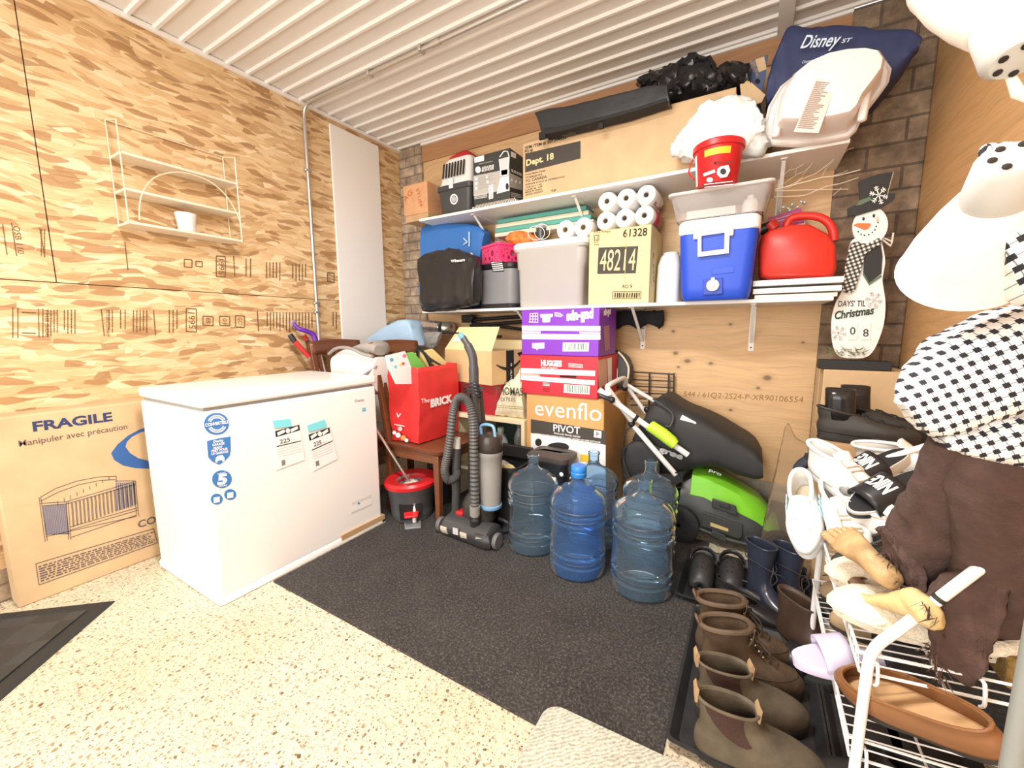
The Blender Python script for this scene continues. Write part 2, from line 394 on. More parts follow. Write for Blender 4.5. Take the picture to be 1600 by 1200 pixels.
struct('trim_3', MB().box(.285, XR, YB-.01, YB+.1, .262, ZC), BRICKR, bev=.008)
WR = struct('wall_right', MB().box(XR, XR+.1, -2.4, YB+.1, 0, ZC+.04), PLYR)
# ---- ribbed steel ceiling: pan with raised ribs running along x
prof = []; y = -2.4
ys = [1.5735 + .1077*k for k in range(-37, 12)]
for yy in ys:
    prof += [(yy-.014, ZC), (yy-.007, ZC-.012), (yy+.007, ZC-.012), (yy+.014, ZC)]
prof = [p for p in prof if -2.4 < p[0] < YB+.05]
c = MB(); top = ZC+.05
c.loft([[V((x, p[0], p[1])) for p in prof] + [V((x, prof[-1][0], top)), V((x, prof[0][0], top))] for x in (XL-.05, XR+.05)])
struct('ceiling', c, STEEL, smooth=20)
struct('trim_4', MB().box(XL, XL+.02, -2.4, YB, ZC-.028, ZC-.002), WHITE, bev=.004)
struct('trim_5', MB().box(-.005, .062, 1.9, YB, ZC-.03, ZC-.002), STEEL, bev=.004)
struct('trim_6', MB().box(-2.43, .3, YB-.03, YB, ZC-.025, ZC-.002), WHITE, bev=.004)
# ---- printed stamps on the left wall boards
P = face_x(XL)
inkb = M('stamp_ink', (.16, .085, .03), .9)
def stampbox(cx, cy, w_, h_): 
    return [[(cx-w_, cy-h_), (cx+w_, cy-h_+1), (cx+w_, cy+h_+1), (cx-w_, cy+h_), (cx-w_, cy-h_)]]
bx = []
for cx, cy, w_, h_ in ((345, 416, 7, 16), (299, 500, 8, 18), (325, 501, 8, 7), (351, 501, 8, 7), (375, 502, 7, 9), (517, 433, 5, 7), (311, 412, 5, 4), (294, 411, 6, 6)): bx += stampbox(cx, cy, w_, h_)
bx += [[(20, 480), (20, 528)], [(28, 481), (28, 528)], [(60, 482), (61, 527)], [(67, 482), (67, 527)], [(34, 488), (56, 489)], [(34, 520), (56, 521)], [(195, 378), (200, 422)], [(18, 348), (26, 400)], [(4, 350), (11, 398)], [(62, 356), (70, 402)], [(158, 483), (163, 525)], [(240, 485), (243, 524)], [(365, 400), (367, 432)], [(402, 486), (404, 518)]]
strokes(WL, 'stamp_lines', P, bx, 1.5, inkb)
def vtext(s, p0, p1, hpx): ink(WL, s, P, p0, p1, hpx, inkb, name='stamp_lettering')
vtext('1995', (341, 404), (342, 428), -8); vtext('1995', (294, 488), (295, 513), -9); vtext('B', (322, 497), (322, 505), -6); vtext('01', (348, 497), (348, 506), -6); vtext('GCT', (372, 496), (372, 509), -6); vtext('CCI', (514, 428), (514, 439), -5); vtext('ACOUSTIC COMPANY', (165, 484), (166, 526), -4); vtext('OSB 110', (20, 352), (28, 396), -7); vtext('THIS SIDE', (70, 482), (71, 526), -4)
k = 0
for (x0, x1, y0, y1) in ((72, 92, 484, 527), (98, 120, 484, 527), (168, 178, 484, 526), (186, 200, 484, 526), (206, 232, 485, 525), (262, 280, 484, 524), (415, 490, 488, 520), (518, 528, 488, 517), (382, 396, 404, 436), (414, 440, 410, 440), (455, 480, 412, 440), (62, 72, 358, 402)):
    k += 1; n = max(2, int((x1-x0)/5))
    for i in range(n):
        x = x0+(x1-x0)*i/n
        smallprint(WL, P, [(x+1, y0), (x+1, y1), (x+4, y1), (x+4, y0)], 1, inkb, .6, k*31+i, (.02, .1), 'stamp_print', ragged=.3)
ink(WB, '544 / 61Q2-2S24-P-XR90106554', face_y(YB), (1068, 619), (1255, 629), 8, M('faint_ink', (.30, .17, .07), .9), name='stamp_lettering', shear=.1)
# ================================================================ things along the left wall
CARD = M('cardboard', (.52, .345, .185), .8, noise_=.10, scale=9); CARD2 = M('cardboard_light', (.60, .43, .25), .8, noise_=.08, scale=9); CARDY = M('cardboard_yellow', (.80, .66, .34), .75, noise_=.05, scale=8)
APPL = M('white_enamel', (.87, .87, .86), .28); BLUEP = M('blue_print', (.035, .12, .36), .6); NAVYP = M('navy_print', (.03, .045, .13), .7); LINEP = M('line_print', (.13, .10, .10), .8)
PAPER = M('white_paper', (.88, .88, .87), .6); PCYAN = M('cyan_tape', (.22, .70, .80), .4); BLACKP = INK(); GREYP = M('grey_print', (.35, .35, .35), .7)
# ---- carton with a crib drawn on it
t = thing('crib_box', 'large flat brown carton printed FRAGILE with a crib drawing, leaning by the freezer', 'box', (-2.61, .86, 0), world=True)
obj('body', MB().box(-2.672, -2.556, .292, 1.44, 0, .80), CARD2, t, bev=.006)
obj('flap', MB().box(-2.670, -2.616, .294, 1.438, .798, .803), CARD2, t, bev=.001); obj('flap', MB().box(-2.612, -2.558, .294, 1.438, .798, .803), CARD2, t, bev=.001)
P = face_x(-2.556)
ink(t, 'FRAGILE', P, (52, 674), (176, 657), 15, NAVYP, bold=.035)
ink(t, 'Manipuler avec précaution', P, (30, 698), (199, 670), 10, LINEP, bold=.004)
patch(t, 'printed_arc', P, [(x/2.5, 400+y/2.5) for x, y in ((579, 666), (540, 680), (500, 702), (460, 735), (434, 770), (446, 797), (480, 818), (530, 829), (620, 832), (620, 800), (579, 800), (540, 790), (508, 770), (490, 745), (496, 725), (516, 706), (550, 688), (579, 682))], BLUEP)
L = []
def q(*a): L.append([(x/3, 560+y/3) for x, y in a])
q((183, 655), (260, 610), (360, 575), (460, 556), (545, 552), (545, 580)); q((190, 670), (270, 628), (370, 592), (470, 572), (540, 568)); q((183, 655), (212, 860)); q((192, 655), (222, 855)); q((190, 680), (310, 672), (635, 576)); q((205, 690), (312, 682), (636, 590)); q((310, 672), (322, 850)); q((320, 670), (332, 850)); q((635, 576), (650, 740)); q((626, 580), (640, 735))
q((330, 790), (645, 700)); q((328, 805), (645, 712)); q((215, 825), (325, 822)); q((215, 835), (640, 740)); q((330, 840), (640, 735)); q((540, 575), (635, 574))
for i in range(17):
    u = i/16; x0, y0 = 335+290*u, 678-92*u; q((x0, y0), (x0+8, y0+112-14*u)); q((x0+5, y0-1), (x0+13, y0+111-14*u))
for i in range(9): q((270+30*i, 668-14*i), (272+30*i, 690-15*i))
strokes(t, 'crib_drawing', P, L, 1.0, LINEP)
L2 = []; 
for i in range(14):
    u = i/13; L2.append([((203+104*u)/3, 560+690/3-2*u), ((218+104*u)/3, 560+823/3)])
for i in range(9): L2.append([((545+10*i)/3, 560+582/3), ((552+10*i)/3, 560+(715-3*i)/3)])
strokes(t, 'crib_drawing', P, L2, 1.8, M('shade_print', (.16, .17, .26), .8))
ink(t, 'CO', P, (216, 825), (244, 816), 11, LINEP, bold=.02)
strokes(t, 'text_frame', P, [[(56, 881), (240, 826), (246, 848), (61, 914), (56, 881)]], 1.2, LINEP)
smallprint(t, P, [(60, 884), (243, 829), (245, 846), (64, 910)], 7, LINEP, .6, 4, (.015, .06), ragged=.1)
# ---- chest freezer
t = thing('chest_freezer', 'white chest freezer with blue round stickers and two taped energy tags', 'freezer', (-2.14, 1.15, 0), world=True)
x0, x1, y0, y1 = -2.44, -1.842, .727, 1.583
obj('body', MB().box(x0, x1, y0, y1, .03, .822), APPL, t, bev=.012, seg=3)
obj('gasket', MB().box(x0+.01, x1-.012, y0+.012, y1-.012, .82, .838), M('grey_rubber', (.30, .30, .30), .7), t)
lid = obj('lid', MB().box(x0-.002, x1+.004, y0-.003, y1+.003, .836, .882), APPL, t, bev=.012, seg=3)
obj('hinge', MB().box(x0-.02, x0+.002, y0+.12, y0+.19, .78, .87), APPL, t, bev=.004); obj('hinge', MB().box(x0-.02, x0+.002, y1-.19, y1-.12, .78, .87), APPL, t, bev=.004)
b = MB(); b.loft([[V((x, y, z)) for x, y in rrect(x1-x0+d, y1-y0+d, .02, 3, (x0+x1)/2, (y0+y1)/2)] for d, z in ((.0, .0), (.016, .004), (.016, .024), (.004, .034))])
obj('foam_base', b, M('packing_foam', (.86, .86, .85), .8), t, label='white packing foam under the freezer')
P = face_x(x1)
obj('cardboard_strip', MB().box(x1-.02, x1+.010, 1.30, y1+.012, .022, .05), CARD, t, label='strip of brown cardboard at the foot')
P = face_x(x1+.0008); S3 = lambda pts: [(300+x/3.16, 580+y/3.16) for x, y in pts]
BL = M('blue_sticker', (.055, .20, .52), .4)
WP = M('white_print', (.9, .9, .9), .5)
patch(t, 'sticker', P, S3(ell(121, 260, 62, 54)), BL, label='round blue sticker')
for a0, a1 in ((200, 330), (20, 150)):
    strokes(t, 'printed_arrow', P, [S3(ell(123, 260, 45, 41, 14, a0, a1)), S3(ell(123, 260, 35, 31, 14, a0, a1))], 2.0, WP)
ink(t, 'CONVERTIBLE', P, S3([(64, 274)])[0], S3([(178, 256)])[0], 5, WP, bold=.03, off=.003)
patch(t, 'sticker', P, S3([(73, 345), (130, 332), (190, 322), (192, 390), (186, 418), (160, 445), (135, 462), (100, 446), (80, 425)]), BL, label='blue shield sticker')
for s, a, b_, h in (('GARAGE', (100, 370), (160, 360), 3.6), ('READY', (106, 385), (150, 378), 3.4), ('PRET POUR', (96, 400), (176, 387), 3.6), ('LE GARAGE', (96, 414), (178, 401), 3.6), ('Danby', (106, 353), (155, 345), 3.6)): ink(t, s, P, S3([a])[0], S3([b_])[0], h, WP, bold=.03)
patch(t, 'printed_car', P, S3([(116, 450), (116, 432), (126, 418), (150, 414), (160, 426), (160, 444), (152, 448), (148, 438), (128, 442), (124, 452)]), WP, .0016)
patch(t, 'sticker', P, S3(ell(148, 533, 49, 44)), BL, label='round blue sticker with a 5')
ink(t, '5', P, S3([(124, 560)])[0], S3([(172, 552)])[0], 15, WP, bold=.05); ink(t, 'YEARS', P, S3([(128, 572)])[0], S3([(172, 565)])[0], 2.5, WP, bold=.02); ink(t, 'WARRANTY', P, S3([(125, 512)])[0], S3([(166, 504)])[0], 2.5, WP, bold=.02)
for cx, cy in ((122, 632), (189, 609)):
    patch(t, 'sticker', P, S3(ell(cx, cy, 30, 27)), BL, label='small round blue sticker'); patch(t, 'printed_square', P, S3([(cx-15, cy-8), (cx+15, cy-13), (cx+15, cy+14), (cx-15, cy+19)]), WP, .0016)
ink(t, 'Danby', P, S3([(803, 153)])[0], S3([(850, 146)])[0], 4, GREYP, bold=.02)
patch(t, 'sticker', P, S3([(840, 183), (858, 179), (859, 196), (841, 200)]), M('sky_sticker', (.10, .45, .75), .4), label='small sky blue energy sticker'); ink(t, 'ENERGY', P, S3([(842, 192)])[0], S3([(857, 189)])[0], 2, WP)
def tag(paper, tape, band, num, arrow, rows, qr):
    g = obj('energy_tag', MB().add([P.hit(*p, .002) for p in S3(paper)] + [P.hit(*p, .003) for p in S3(paper)], [(0, 1, 2, 3), (7, 6, 5, 4), (0, 4, 5, 1), (1, 5, 6, 2), (2, 6, 7, 3), (3, 7, 4, 0)]), PAPER, t, smooth=0, label='paper energy tag')
    patch(g, 'tape', P, S3(tape), PCYAN, .0036); patch(g, 'black_band', P, S3(band), BLACKP, .0034)
    (ax, ay), (bx_, by), (cx, cy), (dx, dy) = band; mx = ((ax+bx_)/2, (ay+cy)/2)
    patch(g, 'white_panel', P, S3([(ax+10, ay+7), ((ax+bx_)/2-14, (ay+by)/2+7), ((dx+cx)/2-14, (dy+cy)/2-7), (dx+10, dy-7)]), PAPER, .004); patch(g, 'white_panel', P, S3([((ax+bx_)/2+16, (ay+by)/2+6), (bx_-9, by+7), (cx-9, cy-7), ((dx+cx)/2+16, (dy+cy)/2-7)]), PAPER, .004)
    patch(g, 'logo_disc', P, S3(ell((ax+cx)/2+2, (ay+cy)/2, 11, 12)), PAPER, .0042)
    ink(g, '225', P, S3([num[0]])[0], S3([num[1]])[0], 6.5, BLACKP, bold=.01, off=.004); ink(g, 'kWh/an', P, S3([(num[1][0]+4, num[1][1]-3)])[0], S3([(num[1][0]+26, num[1][1]-9)])[0], 2.2, GREYP, off=.004)
    strokes(g, 'scale_line', P, [S3(arrow)], 1.4, BLACKP, .004); smallprint(g, P, S3(rows), 4, M('pale_print', (.6, .6, .6), .7), .25, 9, (.02, .1), off=.004)
    smallprint(g, P, S3(qr), 5, BLACKP, .6, 8, (.1, .4), name='certification_mark', off=.004)
tag([(405, 300), (530, 266), (557, 438), (415, 490)], [(398, 243), (485, 236), (493, 272), (408, 282)], [(410, 296), (530, 264), (533, 292), (414, 326)], ((432, 358), (482, 346)), [(418, 372), (538, 344)], [(420, 380), (538, 352), (545, 400), (425, 430)], [(442, 440), (460, 436), (462, 462), (444, 468)])
tag([(575, 318), (678, 276), (718, 434), (600, 494)], [(568, 268), (655, 238), (667, 276), (577, 300)], [(575, 314), (678, 277), (683, 304), (580, 344)], ((600, 372), (638, 358)), [(592, 390), (694, 344)], [(590, 396), (690, 352), (700, 400), (598, 440)], [(610, 446), (626, 440), (630, 464), (612, 470)])
patch(t, 'rating_label', P, S3([(786, 650), (885, 608), (889, 660), (784, 706)]), PAPER); smallprint(t, P, S3([(789, 650), (884, 610), (885, 624), (790, 664)]), 3, GREYP, .3, 3); smallprint(t, P, S3([(788, 698), (886, 655), (886, 658), (788, 702)]), 1, M('blue_grey_print', (.35, .4, .6), .6), .8, 5)
strokes(t, 'printed_dot', P, [S3([(820, 656), (828, 650)])], 2.6, BL, .002)
# ---- three tier wire shelf with wooden boards
CREAMW = M('cream_wire', (.80, .70, .50), .4, .2); BOARD = M('limed_board', (.78, .68, .53), .55, noise_=.06, scale=30)
t = thing('display_shelf', 'small three-tier wall shelf of cream wire and pale boards above the freezer', 'wall shelf', (-2.61, 1.045, 1.64), world=True)
ya, yb_, xb, xf = .80, 1.292, -2.674, -2.545
for z in (1.648, 1.796, 1.955): obj('shelf_board', MB().box(xb, xf, ya, yb_, z-.012, z), BOARD, t, bev=.002)
f = MB()
for yy in (ya, yb_):
    for xx, zt in ((xb+.004, 2.115), (xf, 2.085)): f.tube([(xx, yy, 1.634), (xx, yy, zt)], .0032, 6)
    f.tube([(xb+.004, yy, 2.115), (xf, yy, 2.085)], .0032, 6)
f.tube([(xb+.004, ya, 2.115), (xb+.004, yb_, 2.115)], .0032, 6)
obj('wire_frame', f, CREAMW, t)
ap = [at(*p, 'x', xf-.004) for p in ((218, 344), (218, 325), (222, 303), (235, 283), (252, 273), (278, 269), (305, 274), (330, 285), (350, 302), (366, 325), (376, 350), (378, 371))]
obj('arch', MB().tube(smooth_pts(ap, 5), .0032, 6), CREAMW, t)
c = at(292, 356, 'x', -2.612); pot = MB().lathe([(.033, 0), (.036, .004), (.044, .083), (.0465, .090), (.0465, .097), (.040, .097), (.038, .012), (.002, .010)], 28, Matrix.Translation((c.x, c.y, 1.648)))
solo('plant_pot', pot, M('white_ceramic', (.86, .82, .80), .35), 'small white ceramic pot on the bottom board of the wire wall shelf', 'pot')
# ---- tall white board, conduit
solo('melamine_board', MB().box(XL+.003, XL+.019, 2.003, 2.434, .142, 2.574), M('white_melamine', (.90, .90, .89), .35), 'tall narrow white board standing flat against the left wall', 'board', bev=.0015)
t = thing('conduit', 'thin grey metal conduit running up the left wall and along the ceiling', 'pipe', (XL+.02, 1.807, .5), world=True)
cx, cy, cz = XL+.02, 1.807, ZC-.028
obj('pipe', MB().tube([(cx, cy, .5), (cx, cy, cz-.10)] + smooth_pts([(cx, cy, cz-.08), (cx+.012, cy, cz-.035), (cx+.045, cy, cz-.006), (cx+.09, cy, cz)], 5) + [(.9*cx, cy, cz), (-1.0, cy, cz), (.2, cy, cz)], .0115, 12), GALV, t)
for z in (1.262, 1.325, 2.20): obj('pipe_clip', MB().box(cx-.02, cx+.014, cy-.022, cy+.022, z-.008, z+.008), GALV, t, bev=.004)
for x in (-1.62, -2.02, -.9): obj('pipe_clip', MB().box(x-.010, x+.010, cy-.024, cy+.024, cz-.015, cz+.024), GALV, t, bev=.004)
for x in (-1.55, ): obj('coupling', MB().tube([(x, cy, cz), (x+.06, cy, cz)], .0155, 12), GALV, t)
# ---- floor mats
t = thing('rubber_mat', 'black rubber door mat with a raised woven pattern, at the left edge', 'mat', (0, 0, 0), world=True)
A = V((-2.268, .511, 0)); d1 = V((-.745, -.667, 0)); d2 = V((.667, -.745, 0)); RUB = M('black_rubber', (.022, .024, .026), .5, bump=.2, bscale=300)
T = Matrix(((d1.x, d2.x, 0, A.x), (d1.y, d2.y, 0, A.y), (0, 0, 1, 0), (0, 0, 0, 1)))
t.location = (A.x, A.y, 0)
obj('border', MB().loft([[T @ V((x, y, z)) for x, y in ((i, i), (.75-i, i), (.75-i, 1.2-i), (i, 1.2-i))] for i, z in ((0, 0), (0, .004), (.012, .012), (.05, .012), (.055, .008))]), RUB, t, smooth=0)
pm = MB()
k_ = NT('woven_rubber', .45); w1 = k_.n('TexChecker'); w1.inputs['Scale'].default_value = 9; k_.l(k_.map((1, 1, 1), (0, 0, .84)), w1.inputs['Vector'])
wv = k_.n('TexWave'); wv.inputs['Scale'].default_value = 60; k_.l(k_.map((1, 1, 1), (0, 0, .84)), wv.inputs['Vector']); wv2 = k_.n('TexWave', bands_direction='Y'); wv2.inputs['Scale'].default_value = 60; k_.l(k_.map((1, 1, 1), (0, 0, .84)), wv2.inputs['Vector'])
hh = k_.mix(w1.outputs['Fac'], wv.outputs['Color'], wv2.outputs['Color']); k_.col(k_.mix(w1.outputs['Fac'], (.03, .033, .034), (.05, .053, .054))); k_.bump(hh, .5, .004)
obj('woven_panel', MB().loft([[T @ V((x, y, z)) for x, y in ((i, i), (.75-i, i), (.75-i, 1.2-i), (i, 1.2-i))] for i, z in ((.06, .002), (.06, .013))]), k_.m, t, smooth=0)
def mk_carpet():
    k = NT('charcoal_carpet', .95); n1 = k.noise(k.co, 110, 4, .8); n2 = k.noise(k.co, 5, 3)
    a = k.ramp(n1, [(.34, (.006, .005, .005)), (.47, (.028, .024, .023)), (.56, (.075, .066, .062)), (.68, (.20, .18, .165))]); a = k.mix(.35, a, k.ramp(n2, [(.3, (.02, .018, .017)), (.7, (.06, .053, .05))]))
    k.col(a); k.bump(n1, .8, .006); return k.m
solo('carpet_mat', MB().box(-1.822, -.143, .926, 2.30, 0, .008).box(-2.3, -1.822, 1.60, 2.3, 0, .008), mk_carpet(), 'large charcoal carpet mat under the water jugs and vacuum', 'mat', bev=.003)
k_ = NT('beige_weave', .95); wv = k_.n('TexWave'); wv.inputs['Scale'].default_value = 30; wv.inputs['Distortion'].default_value = 8; wv.inputs['Detail'].default_value = 3; k_.l(k_.map((1, 1, 1), (0, 0, .8)), wv.inputs['Vector'])
n1 = k_.noise(k_.co, 120, 4); k_.col(k_.mix(.5, k_.ramp(wv.outputs['Fac'], [(.2, (.30, .29, .22)), (.7, (.58, .57, .47))]), k_.ramp(n1, [(.35, (.30, .29, .23)), (.65, (.66, .65, .56))]))); k_.bump(n1, .5, .004)
rug = MB(); T = Matrix.Translation((-.06, .62, .008)) @ Matrix.Rotation(.03, 4, 'Z')
rug.loft([[T @ V((x, y, z)) for x, y in rrect(.80-d, .79-d, .05, 6)] for d, z in ((.004, 0), (0, .003), (0, .009), (.006, .012))])
solo('rug', rug, k_.m, 'small beige woven rug with rounded corner at the bottom edge', 'rug')
# ================================================================ the two wall shelves
ZU, ZL, YF = 1.937, 1.277, 2.335
def shelf(name, label, x0, x1, z, brx, drop):
    t = thing(name, label, 'shelf', ((x0+x1)/2, YB, z), world=True)
    obj('board', MB().box(x0, x1, YF, YB-.002, z-.018, z), WHITE, t, bev=.002)
    for x in brx:
        b = MB(); b.box(x-.014, x+.014, YB-.006, YB-.001, z-.018-drop, z-.018).box(x-.014, x+.014, YF+.04, YB-.001, z-.023, z-.0185); b.bar((x, YB-.012, z-drop+.03), (x, YF+.07, z-.024), .016, .006)
        br = obj('bracket', b, WHITE, t)
        for zz in (.05, .12, drop-.02): obj('screw', MB().sphere((x, YB-.007, z-.018-zz), .0045, 8, 5), M('screw_dark', (.05, .05, .05), .4, .6), br)
    return t
shelf('storage_shelf', 'long white upper wall shelf carrying the big cartons and bags', -2.168, .292, ZU, (-1.72, -.98, .06), .25)
shelf('storage_shelf', 'long white lower wall shelf carrying the blue cooler and grey tote', -2.168, .289, ZL, (-1.38, -.62, -.02), .25)
# ---- generic soft shapes
def spow(a, e): return math.copysign(abs(a)**e, a)
def fold(m, amp, sc, seed):
    """wrinkles of sheet material: sharp creases in three sizes"""
    off = V((seed*3.1, seed*1.7, seed*.9)); c = sum(m.v, V())/len(m.v)
    for i, p in enumerate(m.v):
        d = V()
        for k, (f, a) in enumerate(((1, 1), (2.3, .55), (5, .28))):
            q = p*sc*f + off*(k+1); n = V((noise.noise(q), noise.noise(q+V((9, 3, 1))), noise.noise(q+V((2, 7, 5)))))
            d += V([(1-2.2*abs(x))*a*.5 for x in n])
        m.v[i] = p + d*amp
    return m
def puffy(st, yf, dep, e=.6, n=40, den=5, crump=.012, cs=9, seed=1):
    """soft body: stations of (top, bottom) photo points on the plane y=yf, dep deep"""
    K = []
    for s in st:
        T, B = at(*s[0], 'y', yf), at(*s[1], 'y', yf); d = s[2] if len(s) > 2 else dep
        K.append((T, B, V((d, 0, 0))))
    T, B, D = (smooth_pts([k[i] for k in K], den) for i in range(3)); rings = []
    for t_, b_, d in zip(T, B, D):
        c = (t_+b_)/2 + V((0, d.x/2, 0)); h = (t_-b_)/2
        rings.append([c + h*spow(sin(2*pi*k/n), e) + V((0, d.x/2*spow(cos(2*pi*k/n), e), 0)) for k in range(n)])
    return fold(MB().loft(rings), crump, cs, seed)
DK = M('dark_grey_plastic', (.055, .057, .062), .42); BK = M('black_plastic', (.018, .018, .020), .35); GP = M('grey_plastic', (.22, .225, .235), .45)
# ---- upper shelf
t = carton('taped_box', 'small brown taped carton marked in red on the brick ledge at the left shelf end', -2.345, -2.108, 2.365, 2.62, 1.985, 2.20, M('cardboard_red', (.62, .34, .18), .8, noise_=.08), rz=0)
obj('ledge_spacer', MB().box(-.11, .115, -.12, .12, -.047, 0), CARD, t, label='folded brown cardboard under the carton')
T_ = face_y(2.3645); RI = M('red_ink', (.55, .12, .06), .8); WORLD.add(t)
ink(t, 'AG', T_, (633, 316), (645, 302), 9, RI); ink(t, 'STUFF', T_, (650, 296), (656, 325), 7, RI)
t = thing('pet_carrier', 'small pet carrier with white slotted top and dark grey base, on the upper shelf', 'pet carrier', (-1.865, 2.5, ZU), world=True)
X = lambda px, py, y=2.36: at(px, py, 'y', y)
b = MB().loft([rring(.27, .24, .03, z, 4, -1.868, 2.485) if False else [V((x, y, z)) for x, y in rrect(w_, d_, .03, 4, -1.868, 2.50)] for w_, d_, z in ((.24, .22, ZU), (.255, .24, ZU+.02), (.285, .27, ZU+.16), (.305, .285, ZU+.165), (.305, .285, ZU+.195), (.29, .27, ZU+.20))])
obj('base', b, DK, t, bev=0)
b = MB().loft([[V((x, y, z)) for x, y in rrect(w_, d_, .035, 4, -1.868+dx, 2.50)] for w_, d_, z, dx in ((.29, .27, ZU+.20, 0), (.272, .25, ZU+.215, 0), (.235, .215, ZU+.36, .012), (.20, .18, ZU+.385, .014), (.10, .09, ZU+.39, .014))])
obj('lid', b, M('white_plastic', (.84, .84, .83), .4), t)
sl = MB()
for i in range(8): 
    xx = -1.955+.025*i; obj('vent_slot', MB().prism([(-.005, -.05), (.005, -.05), (.005, .05), (-.005, .05)], .006, Matrix.Translation((xx, 2.372+.0, ZU+.295)) @ Matrix.Rotation(radians(90-9), 4, 'X')), DARK, t)
obj('latch', MB().box(-1.90, -1.865, 2.352, 2.366, ZU+.17, ZU+.235), M('white_plastic', (.84, .84, .83), .4), t, bev=.004)
obj('logo_ring', MB().lathe([(.034, 0), (.034, .003), (.024, .003), (.024, 0)], 24, Matrix.Translation((-1.87, 2.373, ZU+.10)) @ Matrix.Rotation(radians(98), 4, 'X')), M('white_print', (.9, .9, .9), .5), t)
obj('logo_cat', MB().lathe([(.019, 0), (.019, .003)], 16, Matrix.Translation((-1.87, 2.372, ZU+.10)) @ Matrix.Rotation(radians(98), 4, 'X')), M('pale_grey', (.5, .5, .5), .5), t)
m = MB(); 
for k, (px, py) in enumerate(((712, 240), (722, 236), (732, 240))): m.sphere(X(px, py, 2.6), (.05, .04, .04), 10, 7)
solo('red_cloth', puffy([((700, 246), (700, 252)), ((710, 238), (710, 255)), ((722, 233), (722, 255)), ((734, 240), (734, 255)), ((738, 246), (738, 254))], 2.57, .10, .8, seed=4), M('red_fabric', (.50, .03, .03), .8), 'bit of red cloth showing behind the pet carrier', 'cloth')
solo('folded_bag', MB().box(-1.70, -1.36, YF+.01, 2.6, ZU, ZU+.018).box(-1.68, -1.37, YF+.02, 2.6, ZU+.018, ZU+.030), (lambda k: (k.col(k.ramp(k.n('TexWave', i_Scale=9).outputs['Fac'], [(.45, (.06, .055, .05)), (.55, (.72, .68, .6))], True)), k.m)[1])(NT('striped_cloth', .8)), 'flat folded black and cream striped bag under the blender carton', 'bag', bev=.006)
def label_box(t, pl): return lambda s, a, b_, h, mat=None, **k: ink(t, s, pl, a, b_, h, mat, **k)
# blender carton
z0, z1 = ZU+.031, 2.275
t = carton('blender_box', 'black and grey carton picturing a blender, beside the pet carrier', -1.70, -1.415, 2.37, 2.60, z0, z1, M('black_card', (.045, .048, .045), .5), tape=False); WORLD.add(t)
P = face_y(2.3695); PX = face_x(-1.4145); C5 = lambda pts: [(580+x/4, 180+y/4) for x, y in pts]; GL = M('grey_card', (.46, .45, .42), .6)
patch(t, 'grey_band', P, C5([(638, 380), (864, 335), (864, 462), (640, 505)]), GL); patch(t, 'grey_band', PX, C5([(867, 360), (943, 395), (943, 470), (867, 450)]), GL)
patch(t, 'printed_label', P, C5([(644, 265), (705, 250), (705, 285), (646, 298)]), WP); patch(t, 'printed_label', PX, C5([(873, 225), (905, 240), (905, 272), (873, 258)]), WP)
patch(t, 'logo_disc', P, C5(ell(668, 341, 17, 21, 20)), WP); ink(t, 'GENUINE', P, C5([(692, 338)])[0], C5([(768, 322)])[0], 3.6, WP, bold=.02); ink(t, 'BLENDER', P, C5([(692, 354)])[0], C5([(768, 338)])[0], 3.6, WP, bold=.02)
patch(t, 'printed_jar', P, C5([(800, 275), (862, 258), (853, 372), (812, 380)]), M('glass_print', (.62, .64, .66), .4)); strokes(t, 'jar_outline', P, [C5([(800, 275), (812, 380), (853, 372), (862, 258)]), C5([(803, 262), (828, 225), (852, 226), (862, 258)])], 1.4, WP)
patch(t, 'printed_base', P, C5([(808, 392), (860, 380), (864, 470), (784, 492)]), WP, .0014); patch(t, 'printed_dial', P, C5(ell(850, 445, 10, 22, 16)), BLACKP, .0018)
patch(t, 'printed_label', P, C5([(735, 435), (762, 430), (762, 520), (735, 526)]), WP, .0014); ink(t, 'Blender', P, C5([(754, 516)])[0], C5([(750, 450)])[0], 3, BLACKP, off=.002)
for a in ((650, 390), (650, 420), (650, 450), (715, 380), (720, 410)): patch(t, 'printed_icon', P, C5([a, (a[0]+14, a[1]-3), (a[0]+14, a[1]+14), (a[0], a[1]+17)]), WP, .0016); 
smallprint(t, P, C5([(670, 388), (790, 366), (790, 440), (670, 468)]), 7, GREYP, .35, 12, (.05, .2), off=.0018, ragged=.5); smallprint(t, P, C5([(645, 500), (725, 485), (725, 515), (645, 528)]), 3, WP, .4, 13, (.05, .2)); smallprint(t, P, C5([(672, 300), (760, 282), (760, 292), (672, 312)]), 1, GREYP, .5, 3)
ink(t, 'BLENDER', PX, C5([(876, 352)])[0], C5([(942, 382)])[0], 4, WP, bold=.03); 
for a in (878, 905, 930): patch(t, 'printed_icon', PX, C5(ell(a, 405+(a-878)*.3, 6, 10, 12)), WP, .0014)
smallprint(t, PX, C5([(874, 480), (940, 495), (940, 520), (874, 510)]), 3, WP, .4, 23, (.05, .2))
